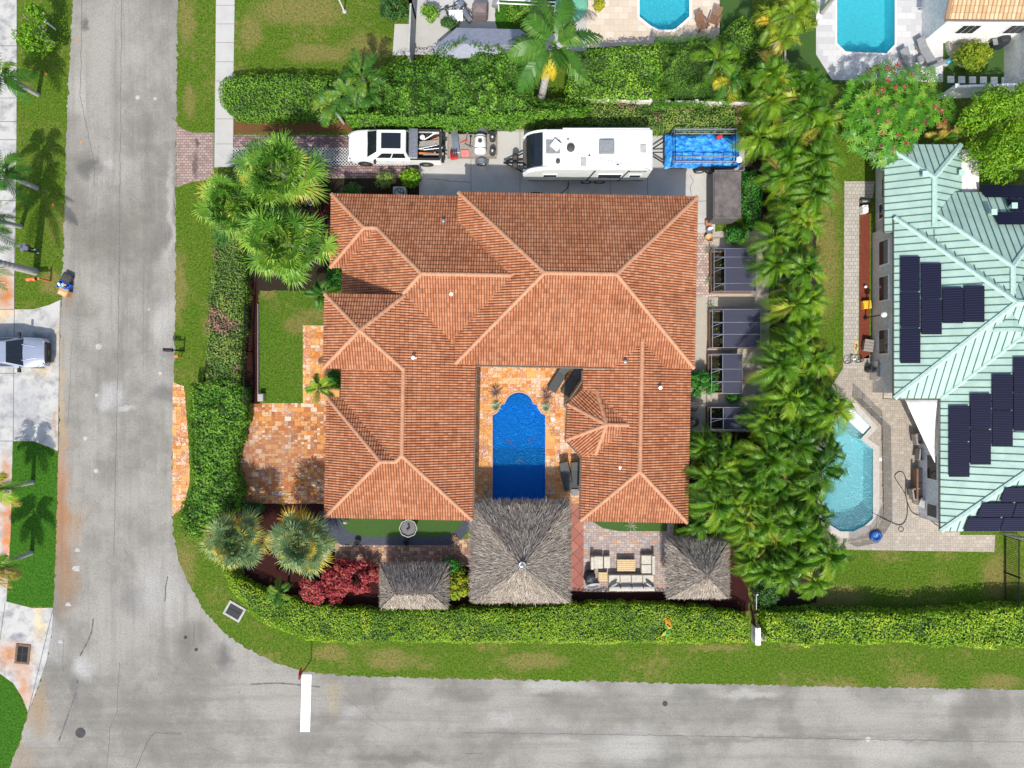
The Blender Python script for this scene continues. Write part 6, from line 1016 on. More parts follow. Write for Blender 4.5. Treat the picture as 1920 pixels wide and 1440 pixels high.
def furniture():
    g1 = 'dark loungers in the courtyard'; lounger('dark lounger tilted by the pool in the courtyard top right, the one nearer the pool', 1048, 709, math.radians(58), g1); lounger('dark lounger tucked against the east wing wall near the house corner', 1073, 716, math.radians(58), g1)
    lounger('dark lounger south of the bay turret, the one nearer the pool', 1062, 893, math.radians(103), g1, z=.4); lounger('dark lounger south of the bay turret, pressed against the wall', 1081, 893, math.radians(95), g1, z=.4)
    c = P(1078, 923, .4); k = thing('side_table', 'small dark square table at the foot of the two south loungers', 'table', (c.x, c.y, 0)); part(k, 'top', 'sling_grey', lambda m: m.box((0, 0, .42), (.42, .42, .04)), .01); 
    for x in (-.17, .17):
        for y in (-.17, .17): part(k, 'leg', 'black_metal', lambda m: m.box((x, y, .2), (.04, .04, .4)))
    for px, py, m_, lb, r, n in ((929, 735, 'agave_dry', 'dark purple spiky plant at the upper left of the blue pool', 17, 30), (930, 762, 'agave', 'pale green spiky agave at the left of the pool steps', 13, 34), (1024, 742, 'agave_dry', 'dark purple spiky plant at the upper right of the blue pool', 17, 30), (1024, 764, 'agave', 'pale green spiky agave at the right of the pool steps', 13, 34)): rosette('spiky_plant', lb, px, py, r, .55, m_, n, .05, 'spiky plants flanking the pool steps', 'plant', int(px))
    for px, py, lb in ((1037, 786, 'round white skimmer lid right of the blue pool'), (1650, 861, 'round white skimmer lid right of the angular aqua pool')): c = P(px, py); solo('skimmer_lid', lb, 'lid', lambda m: m.lathe((0, 0, 0), [(.12, 0), (.12, .02), (.1, .03), (0, .03)], 16), 'white_plastic', (c.x, c.y, .02), group='skimmer lids')
    # patio set
    def seat(name, label, x0, y0, x1, y1, back, cat, n=1, long='x'):
        a, b = P(x0, y1, .4), P(x1, y0, .4); cx, cy = (a.x + b.x) / 2, (a.y + b.y) / 2; W, D = b.x - a.x, b.y - a.y; k = thing(name, label, cat, (cx, cy, 0)); part(k, 'frame', 'wicker', lambda m: m.box((0, 0, .16), (W, D, .3)), .02)
        bt = .2
        for bs in back:
            if bs in 'ns': part(k, 'backrest', 'cushion_cream', lambda m: m.box((0, (D / 2 - bt / 2) * (1 if bs == 'n' else -1), .5), (W, bt, .42)), .05)
            else: part(k, 'backrest', 'cushion_cream', lambda m: m.box(((W / 2 - bt / 2) * (1 if bs == 'e' else -1), 0, .5), (bt, D - .0, .42)), .05)
        ox = (bt / 2) * (('w' in back) - ('e' in back)); oy = (bt / 2) * (('s' in back) - ('n' in back)); w_, d_ = W - bt * (('w' in back) + ('e' in back)), D - bt * (('s' in back) + ('n' in back))
        for i in range(n):
            if long == 'x': s_ = w_ / n; part(k, 'seat_cushion', 'cushion_cream', lambda m: m.box((ox - w_ / 2 + s_ * (i + .5), oy, .4), (s_ - .03, d_ - .03, .18)), .05)
            else: s_ = d_ / n; part(k, 'seat_cushion', 'cushion_cream', lambda m: m.box((ox, oy - d_ / 2 + s_ * (i + .5), .4), (w_ - .03, s_ - .03, .18)), .05)
            if long == 'x' and n > 2: part(k, 'back_cushion', 'cushion_grey', lambda m: m.box((ox - w_ / 2 + s_ * (i + .5), -D / 2 + .27, .6), (s_ - .05, .16, .34), rx=.25), .05)
        return k
    sf = seat('sofa', 'long cream outdoor sofa with four seats along the south edge of the patio', 1141, 1077, 1226, 1106, 's', 'sofa', 4)
    for x, a in ((-1.15, .5), (1.1, -.6)): part(sf, 'pillow', 'cushion_grey', lambda m: m.box((x, -.02, .62), (.42, .14, .36), a, rx=.5), .05)
    seat('chaise', 'cream outdoor chaise closing the east side of the patio seating', 1202, 1040, 1227, 1075, 'e', 'sofa', 2, 'y')
    seat('armchair', 'cream outdoor armchair on the west side of the patio seating', 1107, 1042, 1131, 1066, 'w', 'armchair'); 
    c = P(1138, 1054, .4); k = thing('ottoman', 'narrow cream ottoman pushed against the patio armchair', 'ottoman', (c.x, c.y, 0)); part(k, 'frame', 'wicker', lambda m: m.box((0, 0, .16), (.4, .76, .3)), .02); part(k, 'seat_cushion', 'cushion_cream', lambda m: m.box((0, 0, .39), (.4, .76, .14)), .04)
    for x0, y0, x1, y1, lb in ((1157, 1049, 1191, 1071, 'large slatted pale wood coffee table in the middle of the patio seating'), (1122, 1073, 1139, 1090, 'small square slatted pale wood table beside the long sofa')):
        a, b = P(x0, y1, .42), P(x1, y0, .42); W, D = b.x - a.x, b.y - a.y; k = thing('coffee_table', lb, 'table', ((a.x + b.x) / 2, (a.y + b.y) / 2, 0))
        def top(m):
            n = max(4, int(D / .11)); 
            for i in range(n): m.box((0, -D / 2 + D * (i + .5) / n, .42), (W, D / n - .015, .04))
        part(k, 'top', 'wood_pale', top, .004)
        for x in (-W / 2 + .05, W / 2 - .05):
            for y in (-D / 2 + .05, D / 2 - .05): part(k, 'leg', 'wood_pale', lambda m: m.box((x, y, .2), (.07, .07, .4)))
    c = P(1106, 1082, .5); k = thing('covered_grill', 'rounded black covered grill at the south-west patio corner', 'grill', (c.x, c.y, 0), .6); part(k, 'cover', 'cover_black', lambda m: m.loft([[(.36 * s_ * math.cos(t) * (1 + .12 * math.cos(4 * t)), .3 * s_ * math.sin(t) * (1 + .12 * math.cos(4 * t)), z) for t in [2 * math.pi * j / 20 for j in range(20)]] for s_, z in ((1.05, 0), (1.0, .4), (.98, .8), (.7, .92), (.1, .95))]), smooth=True); part(k, 'handle', 'grey_metal', lambda m: m.tube([(-.15, 0, .96), (.15, 0, .96)], .02))
    c = P(1111, 1099, .3); k = thing('planter', 'grey pointed boat-shaped planter below the black grill', 'planter', (c.x, c.y, 0), .15); part(k, 'hull', 'stone_pale', lambda m: m.loft([[(.5 * s_ * math.cos(t) + .04, .17 * s_ * math.sin(t), z) for t in [2 * math.pi * j / 20 for j in range(20)]] for s_, z in ((.7, 0), (1.0, .32), (.88, .33), (.7, .2))]), smooth=True); part(k, 'lip', 'alu', lambda m: m.tube([(.5 * math.cos(t) + .04, .17 * math.sin(t), .33) for t in [2 * math.pi * j / 20 for j in range(21)]], .02))
    # fountain
    c = P(766, 990, .6); fn = lambda t: 1 + .07 * abs(math.cos(4 * t)); k = thing('fountain', 'scalloped stone fountain bowl with pale rim on the small lawn', 'fountain', (c.x, c.y, 0)); part(k, 'pedestal', 'stone_dark', lambda m: m.lathe((0, 0, 0), [(.35, 0), (.3, .1), (.14, .3), (.16, .5)], 16), smooth=True); part(k, 'bowl', 'stone_dark', lambda m: m.lathe((0, 0, 0), [(.12, .4), (.4, .55), (.53, .72), (.5, .74), (.44, .62), (.0, .58)], 48, 0, fn)); part(k, 'rim', 'stone_pale', lambda m: m.lathe((0, 0, 0), [(.49, .73), (.535, .74), (.535, .77), (.49, .77)], 48, 0, fn)); part(k, 'figure', 'dark_box', lambda m: m.tube(catmull([(0, 0, .58), (.05, .02, .8), (-.04, .05, .98), (.04, -.04, 1.1)], 4), .07, 8, 0, .04), smooth=True); part(k, 'water', 'stone_dark', lambda m: m.lathe((0, 0, .66), [(.44, 0), (.0, .004)], 32, 0, fn))
    for px, lb in ((670, 'black round pot left on the dark gravel strip'), (762, 'black round pot below the fountain on the dark gravel strip')):
        c = P(px, 1017, .2); k = thing('plant_pot', lb, 'pot', (c.x, c.y, 0), 0, 'black pots on the gravel strip'); part(k, 'pot', 'cover_black', lambda m: m.lathe((0, 0, 0), [(.14, 0), (.2, .3), (.21, .32), (.17, .32), (.15, .22), (0, .22)], 18), smooth=True); part(k, 'soil', 'soil', lambda m: m.lathe((0, 0, .24), [(.15, 0), (0, .01)], 12))
    rosette('aloe', 'small orange rosette on the gravel at the right of the fountain', 852, 1009, 9, .3, 'orange_leaf', 16, .05, None, 'plant', 5); rosette('grass_tuft', 'pale spiky tuft on the arc lawn by the east wing', 1184, 987, 15, .5, 'agave', 20, .03, None, 'plant', 6)
    c = P(648, 978, .3); solo('garden_statue', 'small white stone ornament by the fan palm on the little lawn', 'ornament', lambda m: (m.lathe((0, 0, 0), [(.14, 0), (.1, .1), (.16, .3), (.09, .5), (.11, .6), (0, .68)], 10)), 'stone_pale', (c.x, c.y, 0), smooth=True)
    # air conditioner, board, storage box
    c = P(749, 362, .7); k = thing('air_conditioner', 'pale square air conditioner with round black fan between the bushes and the house', 'air conditioner', (c.x, c.y + .0, 0)); part(k, 'casing', 'stone_pale', lambda m: m.box((0, 0, .38), (.82, .82, .76)), .05); part(k, 'fan', 'black_metal', lambda m: (m.lathe((0, 0, .765), [(.32, 0), (.32, .02), (.27, .02), (.27, 0)], 20), *[m.box((.13 * math.cos(a), .13 * math.sin(a), .775), (.26, .05, .01), a) for a in (0, 1.05, 2.1)]))
    c = P(826, 232, .3); solo('white_board', 'long white board lying at the foot of the hedge above the pickup', 'board', lambda m: (m.box((0, 0, .3), (2.0, .36, .05), rx=.25), m.box((-.6, 0, .13), (.06, .25, .26)), m.box((.6, 0, .13), (.06, .25, .26))), 'white_paint', (c.x, c.y, 0), -.03, bev=.005)
    a, b = P(1340, 411, 1.7), P(1390, 320, 1.7); k = thing('storage_shed', 'dark flat-topped storage box with dusty lid behind the rack trailer', 'shed', ((a.x + b.x) / 2, (a.y + b.y) / 2, 0)); W, D = b.x - a.x, b.y - a.y; part(k, 'body', mpl('shed_side', (.10, .095, .09), .7), lambda m: m.box((-.1, 0, .8), (W * .96, D * .96, 1.6)), .01); part(k, 'lid', mpl('dusty_lid', (.11, .095, .09), .8, var=.35, sc_=2), lambda m: (m.box((0, D * .02, 1.65), (W, D, .07)), m.box((.05, D * .47, 1.7), (W * .9, .05, .05)), m.box((.05, -D * .45, 1.7), (W * .9, .05, .05))), .01)
    part(k, 'hasp', 'alu', lambda m: m.box((-W / 2 + .0, 0, 1.4), (.04, .12, .2)))
    c = P(1329, 417, .3); solo('crate', 'small square terracotta-coloured crate at the end of the white concrete strip', 'crate', lambda m: (m.box((0, 0, .14), (.38, .34, .28)), m.box((0, 0, .29), (.3, .26, .03))), 'terracotta', (c.x, c.y, 0), .05, bev=.01); c = P(1330, 446, .3); solo('wicker_basket', 'round straw-coloured basket by the cobbled side path', 'basket', lambda m: m.lathe((0, 0, 0), [(.2, 0), (.27, .3), (.28, .33), (.24, .33), (.2, .1), (0, .1)], 16), 'wood_pale', (c.x, c.y, 0))
    c = P(1331, 433, .3); solo('galvanised_tub', 'grey round tub beside the terracotta crate', 'tub', lambda m: m.lathe((0, 0, 0), [(.18, 0), (.22, .3), (.24, .32), (.2, .3), (.17, .06), (0, .06)], 16), 'alu', (c.x, c.y, 0))
    for px, py in ((1298, 762), (1299, 790)): c = P(px, py, .5); solo('bin', 'black round bin beside the east wing wall, %s' % ('upper of the two' if py < 770 else 'lower of the two'), 'bin', lambda m: (m.lathe((0, 0, 0), [(.26, 0), (.32, .8), (.33, .84), (.1, .9), (0, .9)], 18)), 'dark_box', (c.x, c.y, 0), group='black bins by the east wing')
    # screened raised garden beds
    def cage(label, x0, y0, x1, y1, xs, rows, h=1.25):
        a, b = P(x0, y1, h), P(x1, y0, h); a.z = b.z = 0; cx, cy = (a.x + b.x) / 2, (a.y + b.y) / 2; k = thing('garden_enclosure', label, 'garden bed', (cx, cy, 0), 0, 'screened garden beds'); W, D = b.x - a.x, b.y - a.y; xo = (P(xs, 0, h).x - cx)
        part(k, 'planter', 'wood_brown', lambda m: [m.box((0, s_ * (D / 2 - .04), .22), (W, .08, .44)) for s_ in (-1, 1)] + [m.box((s_ * (W / 2 - .04), 0, .22), (.08, D - .16, .44)) for s_ in (-1, 1)]); part(k, 'soil', 'soil', lambda m: m.box((0, 0, .18), (W - .18, D - .18, .3)))
        def fr(m):
            for x in (-W / 2, xo, W / 2):
                for y in (-D / 2, D / 2): m.tube([(x, y, .4), (x, y, h)], .022, 4)
            for y in [-D / 2 + D * t for t in rows]: m.tube([(-W / 2, y, h), (W / 2, y, h)], .022, 4)
            for x in (-W / 2, xo, W / 2): m.tube([(x, -D / 2, h), (x, D / 2, h)], .022, 4)
        part(k, 'frame', 'alu', fr); part(k, 'screen', 'screen', lambda m: m.box(((xo + W / 2) / 2, 0, h + .01), (W / 2 - xo, D, .004)))
        for y in rows[1:-1]: part(k, 'brace', 'alu', lambda m: m.tube([(-W / 2, -D / 2 + D * y - .25, h * .8), (xo, -D / 2 + D * y, h)], .015, 4))
        lb = LB(); rng = np.random.default_rng(int(py_ := y0)); n = 90; p = np.column_stack([rng.uniform(-W / 2 + .15, W / 2 - .15, n), rng.uniform(-D / 2 + .15, D / 2 - .15, n), rng.uniform(.36, .6, n)]); lb.add(leaves(p, np.tile([0, 0, 1.0], (n, 1)), .16, .08, rng), rng.random(n)); lb.build('seedlings', M['dark_leaf'], k)
    cage('screened raised bed with large dark mesh top, northernmost beside the cobbled path', 1339, 466, 1418, 546, 1359, (0, .18, .55, .8, 1)); cage('screened raised bed in the middle of the side yard, under a palm shadow', 1336, 580, 1426, 652, 1356, (0, .35, .66, 1)); cage('screened raised bed next to the round dark bush', 1334, 664, 1392, 738, 1355, (0, .3, .62, 1)); cage('screened raised bed half hidden under palms, southernmost', 1333, 764, 1400, 806, 1356, (0, .5, 1))
    # ---- NE terrace
    g2 = 'grey loungers on the marble terrace'; lounger('grey lounger near the parasol on the marble terrace, right one of the pair', 1737, 98, math.radians(121), g2, 'sling_grey', 'grey_metal', z=.35, back=.35); lounger('grey lounger half under the flowering tree, left one of the pair', 1706, 118, math.radians(121), g2, 'sling_grey', 'grey_metal', z=.35, back=.35)
    c = P(1724, 112, .3); k = thing('side_table', 'small grey table between the two marble terrace loungers', 'table', (c.x, c.y, 0), .5); part(k, 'top', 'sling_grey', lambda m: m.box((0, 0, .38), (.42, .42, .04)), .01); part(k, 'leg', 'grey_metal', lambda m: m.lathe((0, 0, 0), [(.16, 0), (.05, .05), (.05, .37)], 10))
    c = P(1764, 117, .9); k = thing('closed_parasol', 'folded grey parasol leaning by the marble terrace lawn edge', 'parasol', (c.x, c.y, 0), .42); part(k, 'canopy', 'sling_grey', lambda m: m.loft([[(x, r * math.cos(t), .55 + r * math.sin(t) + (.9 - x) * .12) for t in [2 * math.pi * j / 8 for j in range(8)]] for x, r in ((-.9, .03), (-.5, .14), (.4, .12), (.85, .04))]), smooth=True); part(k, 'pole', 'alu', lambda m: m.tube([(-1.1, 0, .8), (1.1, 0, .5)], .025)); part(k, 'stand', 'stone_pale', lambda m: m.lathe((.9, 0, 0), [(.24, 0), (.22, .06), (.05, .1), (.04, .5)], 12))
    c = P(1782, 112, .4); solo('watering_can', 'small teal watering can on the grass beside the folded parasol', 'watering can', lambda m: (m.lathe((0, 0, 0), [(.14, 0), (.17, .1), (.15, .25), (.06, .3)], 14), m.tube([(.12, 0, .1), (.26, .0, .3)], .025), m.tube([(-.12, 0, .08), (-.24, 0, .2), (-.1, 0, .28)], .02)), 'plastic_teal', (c.x, c.y, 0))
    for i in range(6): c = P(1782 + i * 20.3, 149.5 + i * .4); solo('stepping_stone', ['pale square stepping stone at the left end of the row', 'pale square stepping stone with a small spot, second in the row', 'pale square stepping stone, third from the left of the row', 'pale square stepping stone, third from the right of the row', 'pale square stepping stone, second from the right of the row', 'pale square stepping stone next to the white wall'][i], 'stepping stone', lambda m: m.box((0, 0, .025), (.44, .44, .05)), 'white_plastic', (c.x, c.y, .016), 0, 'stepping stones in the courtyard grass', bev=.008)
    c = P(1878, 78, .6); k = thing('covered_grill', 'dark covered barbecue against the white courtyard wall', 'grill', (c.x, c.y, 0), .2); part(k, 'cover', 'cover_black', lambda m: m.loft([[(.4 * a * x, .28 * a * y, z) for x, y in ((-1, -.6), (-.6, -1), (.6, -1), (1, -.6), (1, .6), (.6, 1), (-.6, 1), (-1, .6))] for a, z in ((1.05, 0), (1, .8), (.75, 1.05), (.2, 1.1))])); part(k, 'shelf', 'sling_grey', lambda m: m.box((-.55, 0, .8), (.3, .4, .04)))
    # curved planter wall around the round bush
    pts = PP([(1773, 72), (1774, 90), (1780, 105), (1792, 118), (1805, 126), (1815, 129)]); m = MB(); q = catmull(pts, 6); 
    for a, b in zip(q[:-1], q[1:]): mid = (a + b) / 2; d = b - a; m.box((mid.x, mid.y, .18), (d.length + .03, .1, .36), math.atan2(d.y, d.x))
    prop(m.build('planter_wall', M['stone_pale'], None, (pts[2].x, pts[2].y, 0)), 'low curved pale planter wall around the round bush', 'wall')
    sheet('planter_gravel', [(1774, 72), (1830, 70), (1830, 128), (1810, 127), (1790, 116), (1778, 100)], 'gravel', 6)
    # white garden walls
    def wall(name, label, pts, h, th, mat, cat='wall', posts=0):
        v = PP(pts); c = v[0]; m = MB()
        for a, b in zip(v[:-1], v[1:]): mid = (a + b) / 2 - c; d = b - a; m.box((mid.x, mid.y, h / 2), (d.length + th, th, h), math.atan2(d.y, d.x))
        o = thing(name, label, cat, (c.x, c.y, 0)); m.build('panel', M[mat] if isinstance(mat, str) else mat, o)
        cp = MB()
        for a, b in zip(v[:-1], v[1:]): mid = (a + b) / 2 - c; d = b - a; cp.box((mid.x, mid.y, h + .02), (d.length + th, th + .05, .05), math.atan2(d.y, d.x))
        cp.build('top_rail', M[mat] if isinstance(mat, str) else mat, o)
        if posts:
            for a, b in zip(v[:-1], v[1:]):
                n = max(1, round((b - a).length / posts))
                for i in range(n + 1): p = a + (b - a) * i / n - c; pm_ = MB(); pm_.box((p.x, p.y, h / 2 + .05), (th + .1, th + .1, h + .1)); pm_.box((p.x, p.y, h + .12), (th + .16, th + .16, .05)); pm_.build('post', M[mat] if isinstance(mat, str) else mat, o)
        return o
    wall('garden_wall', 'tall white courtyard wall at the right edge beside the stepping stones', [(1884, 172), (1884, 72), (1884, 50)], 2.0, .14, 'stucco_white'); wall('vinyl_fence', 'white fence running behind the row of stepping stones', [(1760, 184), (1884, 180)], 1.8, .08, 'white_paint', 'fence', 2.2)
    wall('vinyl_fence', 'long low white fence half buried between the two hedges', [(1092, 207), (1250, 210), (1420, 214)], 1.72, .06, 'stucco_cream', 'fence', 1.35); wall('vinyl_fence', 'white vertical fence ending at the tall hedge near the service yard', [(778, -60), (778, 34), (774, 128)], 1.9, .06, 'stone_pale', 'fence', 2.2); wall('vinyl_fence', 'pale fence stub beside the garden lawn left of the marble terrace', [(1452, 60), (1452, 150)], 1.8, .06, 'wood_grey', 'fence', 1.8)
    wall('gate_pillar', 'low white masonry end wall where the long south hedge stops', [(1412, 1172), (1412, 1196)], .9, .28, 'stucco_white'); sheet('hedge_gap_slab', [(1414, 1170), (1438, 1170), (1438, 1202), (1414, 1202)], 'gravel', 3)
    # metal fences of pickets
    def pick(name, label, pts, h, mat, gap=.12, rails=(0.12, .92), cat='fence', r=.012):
        v = PP(pts); c = v[0]; o = thing(name, label, cat, (c.x, c.y, 0)); m = MB(); rl_ = MB()
        for a, b in zip(v[:-1], v[1:]):
            n = max(1, int((b - a).length / gap))
            for i in range(n): p = a + (b - a) * i / n - c; m.box((p.x, p.y, h / 2), (r * 2, r * 2, h))
            for z in rails: mid = (a + b) / 2 - c; d = b - a; rl_.box((mid.x, mid.y, h * z), (d.length, .045, .045), math.atan2(d.y, d.x))
            k = max(1, round((b - a).length / 2.2))
            for i in range(k + 1): p = a + (b - a) * i / k - c; q_ = MB(); q_.box((p.x, p.y, h / 2 + .02), (.06, .06, h + .04)); q_.build('post', M[mat], o)
        m.build('pickets', M[mat], o); rl_.build('rails', M[mat], o); return o
    pick('picket_fence', 'black metal picket fence between west hedge and front lawn', [(478, 556), (474, 660), (476, 756)], 1.75, 'black_metal', .11); pick('picket_fence', 'dark metal fence with gate beyond the patio of the mint-roofed house', [(1882, 1004), (1882, 1140)], 1.5, 'black_metal'); pick('picket_fence', 'grey rail fence at the far right edge of the south-east lawn', [(1875, 1000), (1906, 1003)], 1.4, 'grey_metal')
    c = P(484, 660, .1); solo('edging_rail', 'thin grey rail along the left edge of the front lawn', 'rail', lambda m: (m.box((0, 0, .12), (.06, 6.2, .08)), *[m.box((0, -3 + i * 1.2, .05), (.05, .05, .12)) for i in range(6)]), 'grey_metal', (c.x, c.y, 0)); c = P(490, 745, .3); solo('gate_motor', 'pale grey box at the lower end of the black picket fence', 'box', lambda m: (m.box((0, 0, .25), (.36, .5, .5)), m.box((0, 0, .52), (.3, .42, .05))), 'stone_pale', (c.x, c.y, 0), bev=.02)
    # chain link between palms and house: pool fence
    def mesh_fence():
        v = PP([(1596, 742), (1660, 792), (1660, 972), (1640, 990)] ); v = PP([(1598, 745), (1652, 798), (1655, 970), (1630, 1010), (1590, 1018)]); c = v[1]; o = thing('pool_safety_fence', 'see-through dark mesh safety fence around the angular aqua pool', 'fence', (c.x, c.y, 0)); h = 1.2
        for a, b in zip(v[:-1], v[1:]):
            n = max(1, round((b - a).length / .95)); 
            for i in range(n):
                p, q = a + (b - a) * i / n - c, a + (b - a) * (i + 1) / n - c; m = MB(); m.add([(p.x, p.y, .05), (q.x, q.y, .05), (q.x, q.y, h), (p.x, p.y, h)], [(0, 1, 2, 3)]); m.build('mesh_panel', M['net'], o); m = MB(); m.tube([(p.x, p.y, 0), (p.x, p.y, h)], .022, 5); m.build('post', M['alu'], o); m = MB(); m.tube([(p.x, p.y, h), (q.x, q.y, h)], .012, 4); m.build('rail', M['alu'], o)
    mesh_fence()
    # clutter round the mint house
    c = P(1642, 1005, .1); k = thing('pool_float', 'bright blue round inflatable float on the paving below the aqua pool', 'pool float', (c.x, c.y, 0), .3); part(k, 'ring', 'plastic_blue', lambda m: m.loft([[((.3 + .11 * math.cos(u)) * math.cos(t), (.3 + .11 * math.cos(u)) * math.sin(t) * .85, .12 + .1 * math.sin(u)) for u in [2 * math.pi * j / 8 for j in range(8)]] for t in [2 * math.pi * j / 20 for j in range(21)]], 0, False), smooth=True); part(k, 'net', mpl('float_net', (.05, .3, .8), .4), lambda m: m.lathe((0, 0, .1), [(.26, 0), (.0, .03)], 16)); part(k, 'stripe', 'white_plastic', lambda m: m.box((.1, .1, .16), (.3, .05, .02), .8))
    h = MB(); h.tube([tuple(q_) for q_ in catmull([Vector((*P(a, b)[:2], .04)) for a, b in ((1634, 960), (1660, 974), (1688, 984), (1700, 966), (1698, 930), (1680, 900), (1678, 890), (1688, 884), (1697, 895), (1698, 930), (1710, 960), (1735, 970), (1758, 986))], 8)], .025, 5); prop(h.build('hose', M['rubber'], None, (25, -7, 0)), 'dark hose looping over the beige paving beside the aqua pool', 'hose')
    h = MB(); h.lathe((0, 0, 0), [(.0, 0)] * 0 or [(.16, .02), (.18, .03), (.16, .05), (.14, .03)], 16); o = h.build('hose_coil', M['rubber']); q = P(1689, 992); o.location = (q.x, q.y, 0); prop(o, 'small coil of dark hose on the beige paving', 'hose')
    s_ = MB(); a, b, d = P(1697, 749, 2.6), P(1766, 750, 2.75), P(1753, 868, 2.5); n = 8; vs = []; fs = []
    for i in range(n + 1):
        for j in range(n + 1 - i): u, v_ = i / n, j / n; p = a * (1 - u - v_) + b * u + d * v_; vs.append((p.x, p.y, p.z - .8 * u * v_ - .5 * (1 - u - v_) * (u + v_) * .4))
    idx = lambda i, j: sum(n + 1 - k for k in range(i)) + j
    for i in range(n):
        for j in range(n - i):
            fs.append((idx(i, j), idx(i + 1, j), idx(i, j + 1)))
            if j < n - i - 1: fs.append((idx(i + 1, j), idx(i + 1, j + 1), idx(i, j + 1)))
    k = thing('shade_sail', 'white triangular shade sail stretched from the mint roof corner', 'shade sail', (a.x, a.y, 0)); s_.add([(x - a.x, y - a.y, z) for x, y, z in vs], fs); so_ = s_.build('cloth', M['white_plastic'], k, smooth=True); so_.modifiers.new('s', 'SOLIDIFY').thickness = .012; part(k, 'pole', 'grey_metal', lambda m: m.tube([(.0, 0, 0), (0, 0, 2.6)], .04))
    c = P(1727, 905, .4); k = thing('outdoor_sofa', 'brown slatted outdoor sofa under the west eave of the mint-roofed house', 'sofa', (c.x, c.y, 0)); part(k, 'seat', 'wood_grey', lambda m: m.box((0, 0, .32), (.75, 1.9, .2)), .03); part(k, 'backrest', 'wood_brown', lambda m: m.box((-.42, 0, .5), (.12, 1.9, .5)), .02); part(k, 'seat_cushion', mpl('taupe_cushion', (.2, .17, .15), .9), lambda m: [m.box((.03, s_ * .47, .46), (.66, .9, .1)) for s_ in (-1, 1)], .03)
    for px, py, a, lb in ((1722, 822, .2, 'grey armchair under the shade sail'), (1728, 852, -.1, 'light grey armchair just below the shade sail'), (1716, 925, .15, 'taupe armchair below the brown outdoor sofa')):
        c = P(px, py, .4); k = thing('armchair', lb, 'armchair', (c.x, c.y, 0), a, 'armchairs by the mint-roofed house'); part(k, 'seat', 'sling_grey', lambda m: m.box((0, 0, .35), (.6, .6, .18)), .03); part(k, 'backrest', 'wood_grey', lambda m: m.box((-.32, 0, .55), (.1, .7, .5)), .02)
        for s_ in (-1, 1): part(k, 'armrest', 'wood_grey', lambda m: m.box((0, s_ * .33, .5), (.6, .08, .3)), .02)
    c = P(1742, 948, .4); k = thing('cabinet', 'long light grey outdoor cabinet standing askew at the house corner', 'cabinet', (c.x, c.y, 0), -.38); part(k, 'body', 'alu', lambda m: m.box((0, 0, .4), (1.7, .5, .8)), .02); part(k, 'top', 'stone_pale', lambda m: m.box((0, 0, .82), (1.8, .56, .05)), .01)
    c = P(1735, 925, .35); k = thing('side_table', 'small pale table between armchair and grey cabinet', 'table', (c.x, c.y, 0), .2); part(k, 'top', 'white_plastic', lambda m: m.box((0, 0, .45), (.5, .45, .04)), .01); part(k, 'leg', 'grey_metal', lambda m: m.lathe((0, 0, 0), [(.2, 0), (.04, .04), (.04, .44)], 10))
    c = P(1646, 695, .5); k = thing('barbecue', 'stainless barbecue with open side under the west eave of the mint-roofed house', 'grill', (c.x, c.y, 0)); part(k, 'body', 'alu', lambda m: m.box((0, 0, .45), (.55, 1.2, .9)), .02); part(k, 'hood', 'grey_metal', lambda m: m.loft([[(.25 * math.cos(t), y, .92 + .22 * math.sin(t)) for t in [math.pi * j / 8 for j in range(9)]] for y in (-.4, .4)])); part(k, 'handle', 'chrome', lambda m: m.tube([(-.3, -.3, 1.0), (-.3, .3, 1.0)], .02))
    c = P(1631, 693, .4); solo('bag', 'black bag with white trim beside the stainless barbecue', 'bag', lambda m: (m.lathe((0, 0, 0), [(.18, 0), (.2, .2), (.16, .5), (.06, .6)], 12), m.box((0, .1, .62), (.1, .2, .05))), 'cover_black', (c.x, c.y, 0))
    c = P(1626, 571, .3); solo('yellow_crate', 'bright yellow crate standing on the red mulch strip', 'crate', lambda m: (m.box((0, 0, .18), (.5, .52, .36)), m.box((0, 0, .37), (.42, .44, .03))), 'plastic_yellow', (c.x, c.y, 0), .1, bev=.04)
    c = P(1622, 596); k = thing('lamp_post', 'thin black lamp post with round white globe beside the taupe wall', 'street lamp', (c.x, c.y, 0)); part(k, 'pole', 'black_metal', lambda m: m.tube([(0, 0, 0), (0, 0, 2.15)], .04, 8)); part(k, 'base', 'black_metal', lambda m: m.lathe((0, 0, 0), [(.13, 0), (.1, .12), (.04, .2)], 12)); part(k, 'globe', 'white_plastic', lambda m: m.lathe((0, 0, 2.32), [(.02, -.19), (.11, -.16), (.18, -.06), (.18, .06), (.11, .16), (.0, .19)], 18), smooth=True)
    c = P(1622, 392, .4); solo('hose_reel', 'white hose reel box at the top end of the red mulch strip', 'hose reel', lambda m: (m.box((0, 0, .25), (.38, .5, .5)), m.cyl((0, 0, .53), .16, .08, 16)), 'white_plastic', (c.x, c.y, 0), .1, bev=.03); c = P(1623, 377, .3); solo('pump', 'dark grey pump beside the white hose reel', 'pump', lambda m: (m.box((0, 0, .15), (.5, .2, .3)), m.cyl((.0, 0, .32), .1, .5, 12, 'X')), 'grey_metal', (c.x, c.y, 0)); c = P(1622, 538, .1); solo('garden_light', 'tiny round white light in the red mulch strip', 'lamp', lambda m: m.lathe((0, 0, 0), [(.03, 0), (.03, .15), (.09, .2), (.0, .26)], 12), 'white_plastic', (c.x, c.y, 0))
